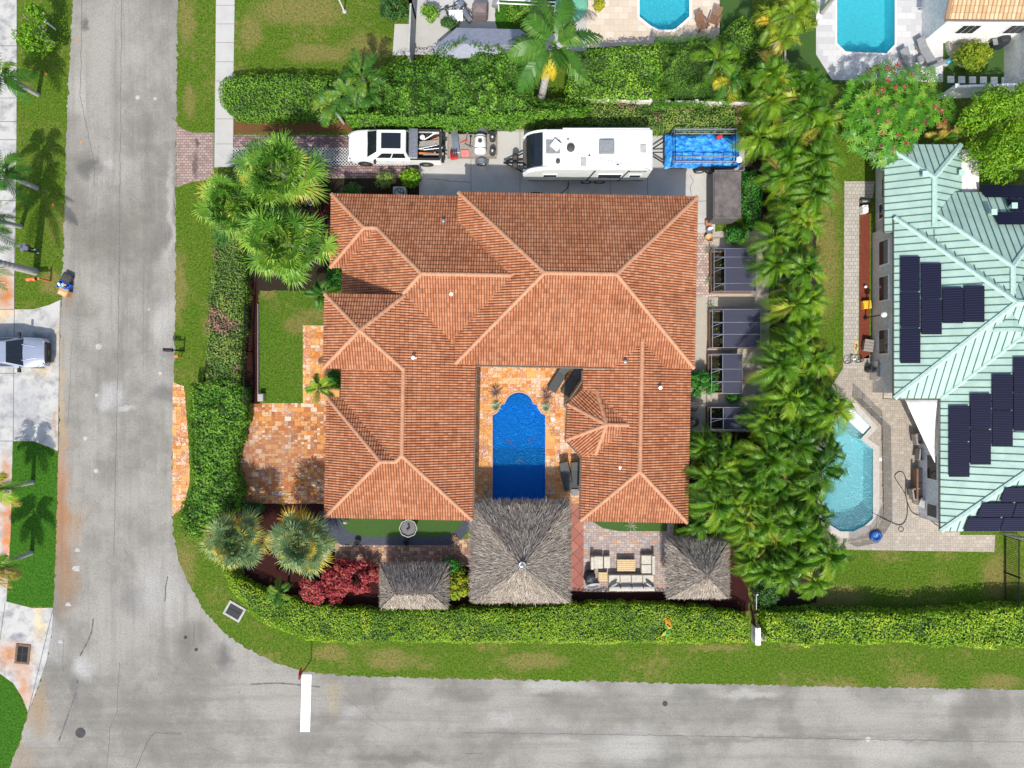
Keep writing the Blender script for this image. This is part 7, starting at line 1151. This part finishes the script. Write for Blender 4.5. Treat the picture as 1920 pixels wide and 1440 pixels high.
    c = P(1629, 648, .4); solo('wooden_box', 'weathered wooden box against the taupe wall below the lamp post', 'box', lambda m: [m.box((0, -.3 + i * .2, .42), (.6, .17, .04)) for i in range(4)] + [m.box((0, 0, .2), (.52, .66, .4))], 'wood_grey', (c.x, c.y, 0), -.15); c = P(1605, 650); k = thing('door_mat', 'tan mat with black figure mark on the pale walkway', 'mat', (c.x, c.y, .02)); part(k, 'mat', 'wood_pale', lambda m: m.box((0, 0, .012), (.27, .85, .02)), .005); part(k, 'mark', 'rubber', lambda m: (m.box((0, .12, .024), (.1, .1, .004), .7), m.box((.02, -.02, .024), (.06, .24, .004), -.5), m.box((-.03, -.12, .024), (.05, .16, .004), .5)))
    c = P(1604, 677, .4); k = thing('bicycle', 'small black bicycle lying at the lower end of the pale walkway', 'bicycle', (c.x, c.y, .02), .1)
    for x in (-.36, .36): part(k, 'wheel', 'rubber', lambda m: m.tube([(x + .24 * math.cos(t), .24 * math.sin(t) * .45, .2 + .2 * math.sin(t)) for t in [2 * math.pi * j / 16 for j in range(17)]], .025, 6))
    part(k, 'frame', 'grey_metal', lambda m: (m.tube([(-.36, 0, .2), (-.08, .1, .38), (.28, .12, .4), (.36, 0, .2)], .025), m.tube([(-.08, .1, .38), (.02, -.02, .18), (.28, .12, .4)], .025))); part(k, 'handlebar', 'black_metal', lambda m: m.tube([(.3, -.14, .5), (.28, .1, .46), (.34, .3, .5)], .025)); part(k, 'saddle', 'white_plastic', lambda m: m.box((-.1, .12, .45), (.2, .1, .05)), .02)
    # ---- top middle yards
    gq = 'red-brown garden chairs on the cream terrace'
    for px, py, a, lb in ((1317, 45, .45, 'red-brown reclining chair on the cream terrace, nearer the pool'), (1340, 36, -.35, 'red-brown reclining chair at the grass edge of the cream terrace')):
        c = P(px, py, .4); k = thing('garden_chair', lb, 'chair', (c.x, c.y, 0), a, gq); part(k, 'seat', 'wood_brown', lambda m: [m.box((0, -.25 + i * .1, .34), (.5, .08, .03)) for i in range(6)]); part(k, 'backrest', 'wood_brown', lambda m: [m.box((-.2 + i * .1, .5, .55), (.08, .55, .03), rx=.7) for i in range(5)])
        for s_ in (-1, 1): part(k, 'armrest', 'wood_brown', lambda m: m.box((s_ * .3, 0, .52), (.1, .7, .03))); part(k, 'leg', 'wood_brown', lambda m: m.box((s_ * .28, -.25, .25), (.06, .06, .5)))
    c = P(900, 18, .6); k = thing('covered_grill', 'large brown covered grill in the cluttered yard behind the tall hedge', 'grill', (c.x, c.y, 0), -.05); part(k, 'cover', 'cover_brown', lambda m: m.loft([[(.5 * a * x, .42 * a * y, z) for x, y in ((-1, -.7), (-.8, -1), (.8, -1), (1, -.7), (1, .7), (.8, 1), (-.8, 1), (-1, .7))] for a, z in ((1.03, 0), (1, .7), (.85, .95), (.4, 1.05), (.05, 1.06))])); part(k, 'handle', 'grey_metal', lambda m: m.box((0, -.36, .92), (.5, .05, .05)))
    for px, py, a in ((843, 20, .3), (868, 18, -.8)):
        c = P(px, py, .4); k = thing('bicycle', 'dark bicycle lying in the cluttered yard, %s' % ('nearer the shrub' if px < 850 else 'nearer the covered grill'), 'bicycle', (c.x, c.y, 0), a, 'bicycles in the cluttered yard')
        for x in (-.45, .45): part(k, 'wheel', 'rubber', lambda m: m.tube([(x + .3 * math.cos(t), .26 * math.sin(t), .2 + .12 * math.sin(t)) for t in [2 * math.pi * j / 16 for j in range(17)]], .03, 6))
        part(k, 'frame', 'black_metal', lambda m: (m.tube([(-.45, 0, .2), (-.1, .25, .3), (.35, .28, .3), (.45, 0, .2)], .03), m.tube([(-.1, .25, .3), (.05, 0, .2), (.35, .28, .3)], .03))); part(k, 'handlebar', 'grey_metal', lambda m: m.tube([(.35, .1, .4), (.35, .3, .36), (.4, .5, .4)], .025)); part(k, 'saddle', 'rubber', lambda m: m.box((-.14, .32, .36), (.24, .12, .06)), .02)
    for i, (px, py, w_, d_, h_, mt, lb) in enumerate(((855, 30, .9, .7, .3, 'white_plastic', 'white plastic frame lying by the bicycles'), (830, 28, .5, .5, .3, 'stone_pale', 'grey paving stack left of the bicycles'), (876, 30, .3, .8, .3, 'grey_metal', 'grey metal strip between bicycles and covered grill'), (862, 12, .6, .3, .4, 'alu', 'small silver crate at the top of the cluttered yard'), (930, 6, .5, .4, .4, 'sling_grey', 'grey box right of the large covered grill'))):
        c = P(px, py, .2); solo('yard_box', lb, 'box', lambda m: (m.box((0, 0, h_ / 2), (w_, d_, h_)), m.box((w_ * .1, 0, h_ + .03), (w_ * .5, d_ * .6, .06))), mt, (c.x, c.y, .012), .3 * i, 'loose things in the cluttered yard', .02)
    c = P(985, 8, 1.0); k = thing('rail', 'pair of long white rails crossing above the planted yard at the top edge', 'rail', (c.x, c.y, 0), -.05); part(k, 'bar', 'white_paint', lambda m: (m.tube([(-1.8, .12, 1.2), (2.0, .12, 1.2)], .04), m.tube([(-1.8, -.12, 1.2), (2.0, -.12, 1.2)], .04))); [part(k, 'post', 'white_paint', lambda m: m.tube([(x, 0, 0), (x, 0, 1.2)], .05)) for x in (-1.7, 1.9)]
    c = P(1072, 4, .8); k = thing('covered_spa', 'round green covered tub at the top edge beside the royal palm', 'spa', (c.x, c.y, 0)); part(k, 'cover', 'cover_green', lambda m: m.lathe((0, 0, 0), [(1.0, .2), (1.08, .6), (.95, .72), (.3, .8), (0, .8)], 24), smooth=True); part(k, 'tub', 'wood_brown', lambda m: m.lathe((0, 0, 0), [(.95, 0), (.98, .5), (.9, .55)], 24))
    # grey canopy
    v = [P(a, b, 1.9) for a, b in ((812, 90), (856, 52), (975, 55), (1012, 82), (990, 100), (830, 112))]; c = sum(v, Vector()) / 6; k = thing('canopy', 'large grey-lavender tarpaulin canopy behind the tall hedge', 'canopy', (c.x, c.y, 0)); ap = [P(870, 82, 2.5), P(960, 84, 2.5)]
    m = MB(); m.add([tuple(Vector(q) - Vector((c.x, c.y, 0))) for q in v + ap], [(0, 6, 1), (1, 6, 7, 2), (2, 7, 3), (3, 7, 4), (4, 7, 6, 5), (5, 6, 0)]); o = m.build('cloth', M['tarp_grey'], k); o.modifiers.new('s', 'SOLIDIFY').thickness = .02
    for q in (v[0], v[2], v[3], v[5]): part(k, 'pole', 'grey_metal', lambda m: m.tube([(q.x - c.x, q.y - c.y, 0), (q.x - c.x, q.y - c.y, 1.9)], .03))
    c = P(1412, 1108, .9); solo('fence_post', 'thin tall grey post rising beside the palms at the south hedge end', 'post', lambda m: (m.box((0, 0, .85), (.06, .06, 1.7)), m.box((0, 0, 1.72), (.09, .09, .04)), m.box((0, -.5, 1.5), (.04, 1.0, .05))), 'alu', (c.x, c.y, 0)); pick('gate', 'small brown slatted gate under the palms near the south hedge end', [(1406, 1142), (1410, 1168)], 1.0, 'rust_iron', .09, cat='gate')
    pick('picket_fence', 'short dark fence under the palm fronds behind the square thatched hut', [(1376, 1026), (1398, 1030)], 1.1, 'grey_metal')
# ---------------------------------------------------------------- planting
def planting():
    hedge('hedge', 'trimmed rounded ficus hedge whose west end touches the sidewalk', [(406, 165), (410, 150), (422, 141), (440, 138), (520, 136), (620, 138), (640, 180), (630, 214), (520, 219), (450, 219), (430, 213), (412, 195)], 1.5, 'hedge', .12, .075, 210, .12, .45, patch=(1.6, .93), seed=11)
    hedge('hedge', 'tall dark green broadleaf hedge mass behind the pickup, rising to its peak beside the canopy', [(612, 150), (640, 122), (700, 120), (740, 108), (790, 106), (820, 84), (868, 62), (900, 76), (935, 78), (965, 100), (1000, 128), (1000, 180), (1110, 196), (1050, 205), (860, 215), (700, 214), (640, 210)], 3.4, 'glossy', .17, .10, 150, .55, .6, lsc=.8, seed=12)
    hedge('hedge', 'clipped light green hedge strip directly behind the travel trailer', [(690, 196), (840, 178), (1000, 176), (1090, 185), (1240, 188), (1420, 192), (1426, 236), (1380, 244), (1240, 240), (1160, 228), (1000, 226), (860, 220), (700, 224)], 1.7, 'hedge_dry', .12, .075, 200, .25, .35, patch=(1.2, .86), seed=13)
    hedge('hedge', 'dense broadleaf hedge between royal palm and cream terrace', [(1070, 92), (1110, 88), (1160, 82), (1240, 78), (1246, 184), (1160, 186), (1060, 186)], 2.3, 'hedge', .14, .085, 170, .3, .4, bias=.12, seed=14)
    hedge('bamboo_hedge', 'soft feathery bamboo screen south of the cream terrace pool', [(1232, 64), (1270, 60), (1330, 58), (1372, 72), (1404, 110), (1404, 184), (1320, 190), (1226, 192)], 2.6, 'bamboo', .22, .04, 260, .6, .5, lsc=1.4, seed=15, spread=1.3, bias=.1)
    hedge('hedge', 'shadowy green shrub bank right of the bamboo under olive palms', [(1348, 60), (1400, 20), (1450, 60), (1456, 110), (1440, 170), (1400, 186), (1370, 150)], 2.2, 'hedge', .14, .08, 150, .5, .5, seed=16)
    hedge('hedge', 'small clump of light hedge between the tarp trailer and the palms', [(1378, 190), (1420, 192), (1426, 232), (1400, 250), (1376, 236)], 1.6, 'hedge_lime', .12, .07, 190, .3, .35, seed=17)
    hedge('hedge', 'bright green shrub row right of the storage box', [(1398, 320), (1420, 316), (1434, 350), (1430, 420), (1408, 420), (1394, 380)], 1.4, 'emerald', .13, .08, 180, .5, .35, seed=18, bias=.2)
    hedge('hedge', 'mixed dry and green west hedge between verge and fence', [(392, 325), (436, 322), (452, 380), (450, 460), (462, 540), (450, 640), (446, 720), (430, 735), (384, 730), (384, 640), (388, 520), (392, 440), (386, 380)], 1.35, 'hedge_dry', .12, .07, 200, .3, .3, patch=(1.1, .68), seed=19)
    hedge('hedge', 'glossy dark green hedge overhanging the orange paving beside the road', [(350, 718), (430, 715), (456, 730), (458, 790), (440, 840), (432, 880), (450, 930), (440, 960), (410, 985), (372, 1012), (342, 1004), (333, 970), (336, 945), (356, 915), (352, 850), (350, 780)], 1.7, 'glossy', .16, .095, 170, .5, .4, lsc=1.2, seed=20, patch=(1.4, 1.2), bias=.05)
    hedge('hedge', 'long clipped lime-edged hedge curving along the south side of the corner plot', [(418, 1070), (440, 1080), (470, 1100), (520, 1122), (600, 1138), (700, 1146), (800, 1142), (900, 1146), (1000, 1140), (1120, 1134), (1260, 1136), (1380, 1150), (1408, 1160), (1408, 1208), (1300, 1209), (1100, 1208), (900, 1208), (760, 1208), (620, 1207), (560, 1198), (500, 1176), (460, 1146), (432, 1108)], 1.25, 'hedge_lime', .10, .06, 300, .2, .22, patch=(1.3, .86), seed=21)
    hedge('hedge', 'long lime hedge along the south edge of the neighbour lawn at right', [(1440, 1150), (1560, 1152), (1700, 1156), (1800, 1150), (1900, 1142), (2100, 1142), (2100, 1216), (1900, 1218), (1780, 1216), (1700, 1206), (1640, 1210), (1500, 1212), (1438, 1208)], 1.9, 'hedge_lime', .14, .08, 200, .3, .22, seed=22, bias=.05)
    G_ = 'shrubs around the cluttered yard'
    shrub('shrub', 'dark green shrub bed left of the white fence at the top edge', 738, 12, 36, 1.4, 'dark_leaf', ry=26, group=G_, seed=31); shrub('shrub', 'round bright green bush in the cluttered yard', 805, 22, 17, 1.5, 'hedge', group=G_, seed=32); shrub('shrub', 'low dark bush between the bicycles and the canopy', 842, 44, 18, .8, 'dark_leaf', ry=10, group=G_, seed=33, shades=(.6, .2)); shrub('shrub', 'dark bush at the top edge right of the white rails', 1060, 22, 8, 1.0, 'dark_leaf', group=G_, seed=34); shrub('shrub', 'small yellow flowering shrub on the cream terrace', 1124, 10, 7, .7, 'yellow_leaf', group=G_, seed=35, shades=(.8, .15))
    shrub('shrub', 'dark green foliage patch in the planted yard under the white rails', 975, 24, 34, .7, 'hedge', ry=18, group=G_, seed=36)
    shrub('shrub', 'yellow-tinged shrub beside the pickup, left half of the pair', 722, 336, 22, 1.0, 'hedge_dry', ry=15, seed=41, shades=(.5, .2), group='bushes by the pickup'); shrub('shrub', 'bright leafy shrub beside the pickup, right half of the pair', 771, 332, 20, 1.1, 'lime', ry=17, L=.2, W=.12, seed=42, shades=(.3, .25), group='bushes by the pickup'); shrub('shrub', 'round clipped dark bush against the north-west roof corner', 664, 354, 24, 1.0, 'dark_leaf', ry=11, seed=43, shades=(.8, .2))
    shrub('shrub', 'round bright emerald bush at the east wing corner by the garden beds', 1319, 722, 27, 1.4, 'emerald', ry=30, seed=44, L=.2, W=.06, per=90); shrub('shrub', 'leafy green bush in the side yard near the storage box', 1383, 440, 22, 1.1, 'emerald', ry=18, seed=45); shrub('shrub', 'small pale bush between the garden beds', 1376, 744, 14, .7, 'emerald', ry=10, seed=46)
    shrub('red_shrub', 'large crimson-leaved shrub next to the rectangular thatched hut', 655, 1084, 58, 1.6, 'redleaf', L=.2, W=.09, ry=34, seed=47, per=80, shades=(.5, .25)); shrub('red_shrub', 'crimson-leaved shrub spreading below the fan palms', 605, 1108, 50, 1.3, 'redleaf', L=.2, W=.09, ry=30, seed=48, per=80, shades=(.5, .25))
    shrub('shrub', 'tall yellow-green shrub between the two thatched huts', 858, 1098, 22, 1.7, 'yellow_leaf', ry=30, seed=49, L=.2, W=.1, shades=(.55, .25)); shrub('shrub', 'green shrub at the north edge of the gap between the thatched huts', 845, 1062, 18, 1.4, 'emerald', ry=16, seed=50, L=.2, W=.1)
    shrub('shrub', 'round lime bush inside the curved planter wall', 1828, 103, 38, 1.7, 'yellow_leaf', ry=30, seed=51, per=95, clump=.35, shades=(.35, .25)); shrub('shrub', 'round potted plant with orange flowers beside the garden lawn', 1512, 40, 24, 1.2, 'olive_palm', ry=20, seed=52)
    shrub('shrub', 'shaded green shrub in the nook beside the entry pyramid roof', 628, 520, 20, 1.2, 'emerald', ry=24, seed=53); shrub('shrub', 'fern clump in the roof notch by the front walk', 625, 716, 16, 1.1, 'emerald', ry=20, seed=54, L=.3, W=.06); shrub('shrub', 'green shrub between the fan palms and the orange terrace', 470, 955, 30, .9, 'dark_leaf', ry=14, seed=55); shrub('shrub', 'broad-leaved dark plant poking over the south hedge near the thatched hut', 700, 1148, 26, .9, 'dark_leaf', ry=14, L=.4, W=.22, seed=56, n=6, per=14)
    shrub('shrub', 'low reddish plants at the north side of the house palms', 600, 400, 26, .7, 'redleaf', ry=50, seed=57, shades=(.1, .1), n=14); shrub('shrub', 'dark shrub below the shed under the palm cluster', 1440, 1110, 26, 1.4, 'dark_leaf', ry=36, seed=58)
    for px, py, lb in ((1330, 470, 'spiky tuft beside the cobbled path, upper one'), (1331, 525, 'spiky tuft beside the cobbled path, middle one'), (1334, 572, 'spiky tuft at the top of the pale side path')): rosette('spiky_tuft', lb, px, py, 11, .5, 'agave', 22, .04, 'tufts along the side path', 'plant', px)
    # banana-like plant in the south hedge
    rng = np.random.default_rng(5); c = P(1252, 1180, 1.2); k = thing('banana_plant', 'broad-leaved plant with orange and yellow leaves standing in the south hedge', 'plant', (c.x, c.y, 0))
    for mt, lst in (('orange_leaf', ((1.45, .75, .25), (1.25, .6, .2), (1.75, .9, .2))), ('yellow_leaf', ((.9, .5, .2), (4.0, .65, .2))), ('emerald', ((4.6, .6, .22), (4.9, .5, .2), (2.2, .5, .2), (5.3, .3, .2)))):
        lb = LB()
        for az, L, W in lst:
            d = np.array([math.cos(az), math.sin(az), 0]); s_ = np.array([-d[1], d[0], 0]); pr = None
            for i in range(7):
                t = i / 6; p = d * L * t + np.array([0, 0, 1.2 + .5 * t - .6 * t * t]); w_ = s_ * W * .5 * math.sin(math.pi * min(1, t * .92 + .06))
                if pr is not None: lb.add(np.array([[pr[0] - pr[1], pr[0] + pr[1] + [0, 0, .0], p + w_, p - w_]]), .8 if mt != 'orange_leaf' else .6)
                pr = (p, w_)
        lb.build('leaves', M[mt], k)
    part(k, 'stem', 'trunk', lambda m: m.tube([(0, 0, 0), (0, 0, 1.25)], .07, 8, 0, .04))
    # trees
    t = tree('plumeria_tree', 'spreading frangipani tree with rosettes of leaves and pink flowers', 1668, 212, 98, 3.2, .9, 'emerald', .1, .05, 4, 4, .3, seed=61, ry=88)
    for ch in list(t.children):
        if ch.name.startswith('crown'): bpy.data.objects.remove(ch)
    rng = np.random.default_rng(62); lb = LB(); c0 = P(1668, 212, 3.2); R0, R1 = 102 / S, 92 / S; n = 0; pts = []
    poly = [(1572, 190), (1590, 160), (1620, 140), (1640, 125), (1665, 112), (1700, 130), (1740, 122), (1762, 140), (1752, 175), (1775, 180), (1795, 200), (1785, 225), (1755, 230), (1720, 250), (1700, 290), (1660, 318), (1625, 300), (1600, 285), (1585, 250), (1572, 220)]
    tries = 0
    while len(pts) < 270 and tries < 9000:
        tries += 1; x, y = rng.uniform(1565, 1800), rng.uniform(105, 325)
        if inpoly(np.array([x]), np.array([y]), poly)[0] and all((x - a) ** 2 + (y - b) ** 2 > 90 for a, b in pts): pts.append((x, y))
    for x, y in pts:
        d = math.hypot((x - 1668) / 105, (y - 212) / 100); z = 3.9 - 1.3 * d * d + rng.normal(0, .22); c = P(x, y, z) - Vector((c0.x, c0.y, 0)); tilt = nrm(np.array([(x - 1668) / 90 * .5 + rng.normal(0, .2), (212 - y) / 90 * .5 + rng.normal(0, .2), 1.0])); sh0 = rng.uniform(.2, .8); a0 = rng.uniform(0, 6)
        for i in range(11):
            az = a0 + i * 2 * math.pi / 11; dd = np.array([math.cos(az), math.sin(az), rng.uniform(.05, .5)]); dd -= tilt * dd.dot(tilt) * .6; dd /= np.linalg.norm(dd); s_ = np.cross(dd, tilt); s_ = s_ / np.linalg.norm(s_) * .05; L = rng.uniform(.3, .42); p = np.array(c); lb.add(np.array([[p, p + dd * L * .55 + s_ + [0, 0, .03], p + dd * L - [0, 0, .05], p + dd * L * .55 - s_ + [0, 0, .03]]]), np.clip(sh0 + rng.normal(0, .1), 0, 1))
        if rng.random() < .15: q = np.array(c) + [rng.normal(0, .1), rng.normal(0, .1), .1]; m_ = 16; pp = q + rng.normal(0, .07, (m_, 3)) * [1, 1, .3]; f1 = LB(); f1.add(leaves(pp, np.tile([0, 0, 1.0], (m_, 1)), .12, .1, rng), rng.random(m_)); f1.build('flower_cluster', M['pink_flower'], t)
    lb.build('crown', M['frangipani'], t)
    tree('lime_tree', 'bright lime-green leafy tree at the right edge above the mint roof, lower clump', 1878, 290, 62, 3.6, 1.5, 'lime', .22, .06, 62, 90, .5, 'lime trees at the right edge', 63, (.4, .28), ry=48); tree('lime_tree', 'bright lime-green leafy tree at the right edge below the white fence, middle clump', 1850, 205, 46, 3.4, 1.4, 'lime', .22, .06, 42, 90, .48, 'lime trees at the right edge', 64, (.4, .28), ry=44); tree('lime_tree', 'bright lime-green leafy tree cut by the right edge, upper clump', 1915, 205, 44, 3.8, 1.4, 'lime', .22, .06, 40, 90, .5, 'lime trees at the right edge', 65, (.4, .28), ry=55)
    tree('sapling', 'green leafy tree at the upper left beside the road with yellowing leaves', 64, 55, 34, 1.9, .9, 'lime', .17, .1, 30, 60, .4, None, 66, (.25, .2), ry=56)
    # fan palms
    fc = [fan_crown(1, 58, 2.75, 24, .03, blade=1.15), fan_crown(2, 60, 2.9, 24, .04, blade=1.15)]; fb = [fan_crown(8, 56, 2.15, 24, .05, rim=.95), fan_crown(9, 58, 2.3, 24, .05, rim=1.0)]
    def cp(px, py, h): q = P(px, py, h); return (q.x, q.y)
    palm('fan_palm', 'large fan palm overhanging the paver driveway at the north-west corner', fc[0], 'fan', cp(526, 322, 4.2), 4.2, (.6, -.8), .14, group='fan palms'); palm('fan_palm', 'smaller fan palm leaning over the verge hedge, westernmost', fan_crown(5, 50, 2.4, 22, .03, blade=1.05), 'fan', cp(432, 385, 3.6), 3.6, (.5, -.2), .13, group='fan palms'); palm('fan_palm', 'fan palm with lime tips close to the north-west roof corner', fc[1], 'fan', cp(532, 455, 4.0), 4.0, (.4, .3), .14, group='fan palms'); palm('fan_palm', 'fan palm in the middle of the north-west group', fan_crown(6, 48, 2.4, 22, .02, blade=1.05), 'fan', cp(482, 395, 3.4), 3.4, (.3, 0), .13, group='fan palms')
    palm('fan_palm', 'blue-green fan palm with yellow rim west of the crimson shrub, left of the pair', fb[0], 'fan_blue', cp(442, 1012, 3.2), 3.2, (.2, .2), .15, group='blue-green fan palms'); palm('fan_palm', 'blue-green fan palm with orange rim touching the south-west roof corner, right of the pair', fb[1], 'fan_blue', cp(566, 1016, 3.4), 3.4, (.2, .3), .15, group='blue-green fan palms')
    # royal palm and feather palms
    rp_ = palm('royal_palm', 'big royal palm with wide feathery fronds and hanging yellow bloom over the grey canopy', feather_crown(21, 10, 3.2, .9, arch=.75, w=.085, vee=.0, n=44, old=.0, e0=.95, e1=-.1, drop=.35), 'royal', cp(1038, 82, 6.5), 6.5, (-.5, -.9), .2); q = P(1034, 106, 5.8); L0 = rp_.location
    lb = LB(); rng = np.random.default_rng(4); [frond(lb, rng, a, -.1, 1.5, .97, 30, .35, .05, 1.0, 0, droop=.5) for a in (-1.75, -2.0, -1.45)]; V, A = lb.get(); V = V + np.array([q.x - L0.x, q.y - L0.y + .3, 5.8], dtype=np.float32); l2 = LB(); l2.add(V, A); l2.build('bloom', M['royal'], rp_)
    for px, py, h, L, sd, lb_ in ((678, 142, 3.6, 2.0, 31, 'green feather palm leaning over the hedge end, upper one'), (648, 178, 3.2, 1.8, 32, 'green feather palm over the hedge end, middle one'), (620, 196, 2.6, 1.4, 33, 'yellow-tipped feather palm over the hedge end, lowest one'), (690, 178, 2.8, 1.2, 34, 'small feather palm with lime fronds beside the other three')): palm('feather_palm', lb_, feather_crown(sd, 10, L, .48, arch=.8, vee=.35, old=.0, shift=.04, w=.085, n=17, e0=.95, e1=0, drop=.1), 'royal', cp(px, py, h), h, (.2, -.2), .08, 'feather palms at the hedge end')
    palm('feather_palm', 'dark feather palm above the low white fence', feather_crown(41, 12, 2.0, .5, arch=.9, w=.05), 'feather', cp(1345, 112, 3.4), 3.4, (0, -.3), .1, 'palms above the white fence'); palm('feather_palm', 'green feather palm drooping onto the low white fence', feather_crown(42, 11, 1.6, .5, arch=1.0, w=.05), 'royal', cp(1368, 150, 3.0), 3.0, (0, -.2), .1, 'palms above the white fence')
    for i, (px, py, h, L) in enumerate(((1488, 28, 4.4, 1.9), (1448, 40, 3.8, 1.6), (1470, 70, 3.6, 1.4), (1505, 5, 4.2, 1.6))): palm('olive_palm', ['yellow-green palm cut by the top edge over the round planter, largest', 'yellow-green palm left of the garden lawn', 'yellow-green palm nearest the palm cluster', 'yellow-green palm cut by the top edge beside the marble terrace'][i], feather_crown(50 + i, 10, L, .5, arch=.9, shift=.0, w=.055), 'olive_palm', cp(px, py, h), h, (.1, -.3), .1, 'yellow-green palms at the top')
    palm('feather_palm', 'long-fronded palm reaching over the turquoise pool from the top edge', feather_crown(61, 9, 3.0, .6, arch=.6, shift=.1, w=.04, n=34), 'royal', cp(1612, -72, 5.0), 5.0, (0, -.3), .14); palm('cycad', 'orange and green sago-like palm between the flowering tree and the mint roof', feather_crown(62, 13, 1.5, .4, arch=.5, old=.5, e0=1.2, e1=.1), 'feather', cp(1768, 262, 1.6), 1.6, (0, 0), .14)
    # left edge palms
    for i, (px, py, h, L, foot, lb_) in enumerate(((4, 142, 3.6, 1.9, (72, 178), 'feather palm at the left edge whose foot stands opposite the small sapling'), (2, 324, 3.6, 1.9, (70, 353), 'feather palm at the left edge near the upper pavement joints'), (-66, 478, 6.2, 3.0, (68, 510), 'tall royal palm with thick grey trunk at the left edge by the orange mailbox'), (-30, 410, 4.5, 2.0, (40, 425), 'palm mostly beyond the left edge, above the person'), (-16, 918, 3.6, 1.9, (62, 904), 'yellow-fronded palm leaning over the upper part of the kidney lawn'), (-18, 1068, 3.6, 1.9, (60, 1036), 'yellow-fronded palm leaning over the lower part of the kidney lawn'))):
        palm('royal_palm' if i == 2 else 'feather_palm', lb_, feather_crown(70 + i, 11, L, .55, arch=.85, w=.065, vee=.0, n=26, old=.35 if i > 3 else .0, e0=1.1), 'feather' if i > 3 else 'royal', cp(px, py, h), h, (0, 0), .2 if i == 2 else .12, 'palms along the left edge', 'palm_trunk', foot=foot)
    palm('feather_palm', 'small feather palm in the front lawn nook by the entry roof', feather_crown(81, 10, 1.3, .4, arch=.9), 'royal', cp(602, 552, 2.2), 2.2, (0, 0), .07, 'small palms at the front'); palm('feather_palm', 'small palm standing over the orange front walk', feather_crown(82, 9, 1.25, .35, arch=.8, old=.1), 'feather', cp(597, 728, 2.4), 2.4, (0, 0), .06, 'small palms at the front'); palm('small_palm', 'small light green palm rising from the south-west hedge', feather_crown(83, 7, 1.1, .35, arch=.8, shift=.2), 'royal', cp(522, 1112, 2.0), 2.0, (0, 0), .07)
    # the belt of palms east of the villa
    protos = []; BL = 'palms in the dense eastern belt'
    for i in range(8): protos.append(palm('belt_palm', 'arching feather palm', feather_crown(100 + i, 15, 2.0, .58, arch=1.2, w=.047, vee=.85, n=30, old=[.05, .02, .1, .03, .0, .22, .06, .02][i], e0=1.35, e1=-.3, drop=.3, shift=[0, -.14, .08, -.08, .03, -.03, .12, -.04][i]), 'feather', (0, 0), 3.4, (.2, -.1), .08, BL))
    region = [[(1430, 138), (1450, 128), (1530, 160), (1550, 220), (1540, 330), (1520, 400), (1526, 560), (1525, 610), (1478, 600), (1475, 480), (1455, 400), (1440, 300), (1428, 220)], [(1455, 645), (1500, 640), (1545, 660), (1570, 740), (1560, 830), (1545, 900), (1540, 1000), (1548, 1080), (1500, 1104), (1425, 1100), (1420, 1010), (1350, 1005), (1310, 990), (1304, 900), (1312, 830), (1345, 825), (1395, 860), (1450, 760)]]
    rng = np.random.default_rng(77); pts = []
    for reg in region:
        X = [p[0] for p in reg]; Y = [p[1] for p in reg]; tries = 0
        while tries < 4000:
            tries += 1; x, y = rng.uniform(min(X), max(X)), rng.uniform(min(Y), max(Y))
            if inpoly(np.array([x]), np.array([y]), reg)[0] and all((x - a) ** 2 + (y - b) ** 2 > 34 ** 2 for a, b in pts): pts.append((x, y))
    bands = [(185, 'by the marble terrace'), (245, 'by the tarp trailer'), (310, 'by the flowering tree'), (370, 'by the storage box'), (440, 'by the hose reel'), (510, 'by the northernmost screened bed'), (575, 'by the yellow crate'), (660, 'by the middle screened bed'), (730, 'by the emerald bush'), (800, 'by the southernmost screened bed'), (860, 'by the aqua pool steps'), (920, 'by the middle of the aqua pool'), (990, 'by the lower aqua pool'), (1050, 'by the blue pool float'), (2000, 'by the south hedge')]
    cell = {}
    for x, y in pts:
        b = next(t for m_, t in bands if y < m_); e = 'villa side' if x < 1380 else 'west side' if x < 1455 else 'middle' if x < 1505 else 'east side'; cell.setdefault((e, b), []).append((x, y))
    lab = {}
    for (e, b), lst in cell.items():
        lst.sort(key=lambda q: q[1]); n = len(lst); od = {1: [''], 2: [', upper of two', ', lower of two'], 3: [', uppermost of three', ', middle of three', ', lowest of three']}.get(n) or [', %s from the top' % w_ for w_ in ('first', 'second', 'third', 'fourth', 'fifth', 'sixth', 'seventh')]
        for q, o_ in zip(lst, od): lab[q] = 'belt palm, %s, %s%s' % (e, b, o_)
    for i, (x, y) in enumerate(pts):
        s_ = rng.uniform(.8, 1.2); h = 3.4 * s_; c = P(x, y, h); o = protos[i] if i < 8 else dup(protos[rng.integers(0, 8)], (0, 0, 0))
        o.location = (c.x, c.y, 0); o.rotation_euler = (rng.normal(0, .06), rng.normal(0, .06), rng.uniform(0, 6.28)); o.scale = (s_, s_, s_); o['label'] = lab.get((x, y), 'palm in the belt')
# ---------------------------------------------------------------- build everything
build_house(); build_mint(); build_tan()
thatch('thatched_hut', 'large square grey thatched hut at the south end of the blue pool', 887, 944, 1065, 1126, 2.5, (979, 1060), 4.9, 0, seed=1, cap=True)
thatch('thatched_hut', 'rectangular grey thatched shelter beside the crimson shrub', 716, 1062, 837, 1137, 2.1, (775, 1112), 3.5, 2.2, seed=2)
thatch('thatched_hut', 'small square grey thatched hut under the palms right of the patio', 1255, 1014, 1364, 1118, 2.2, (1326, 1080), 3.9, 0, seed=3)
build_truck(); truck_load(); build_small_trailer(); build_rv(); build_tarp_trailer(); build_suv()
street(); person(); furniture(); planting()
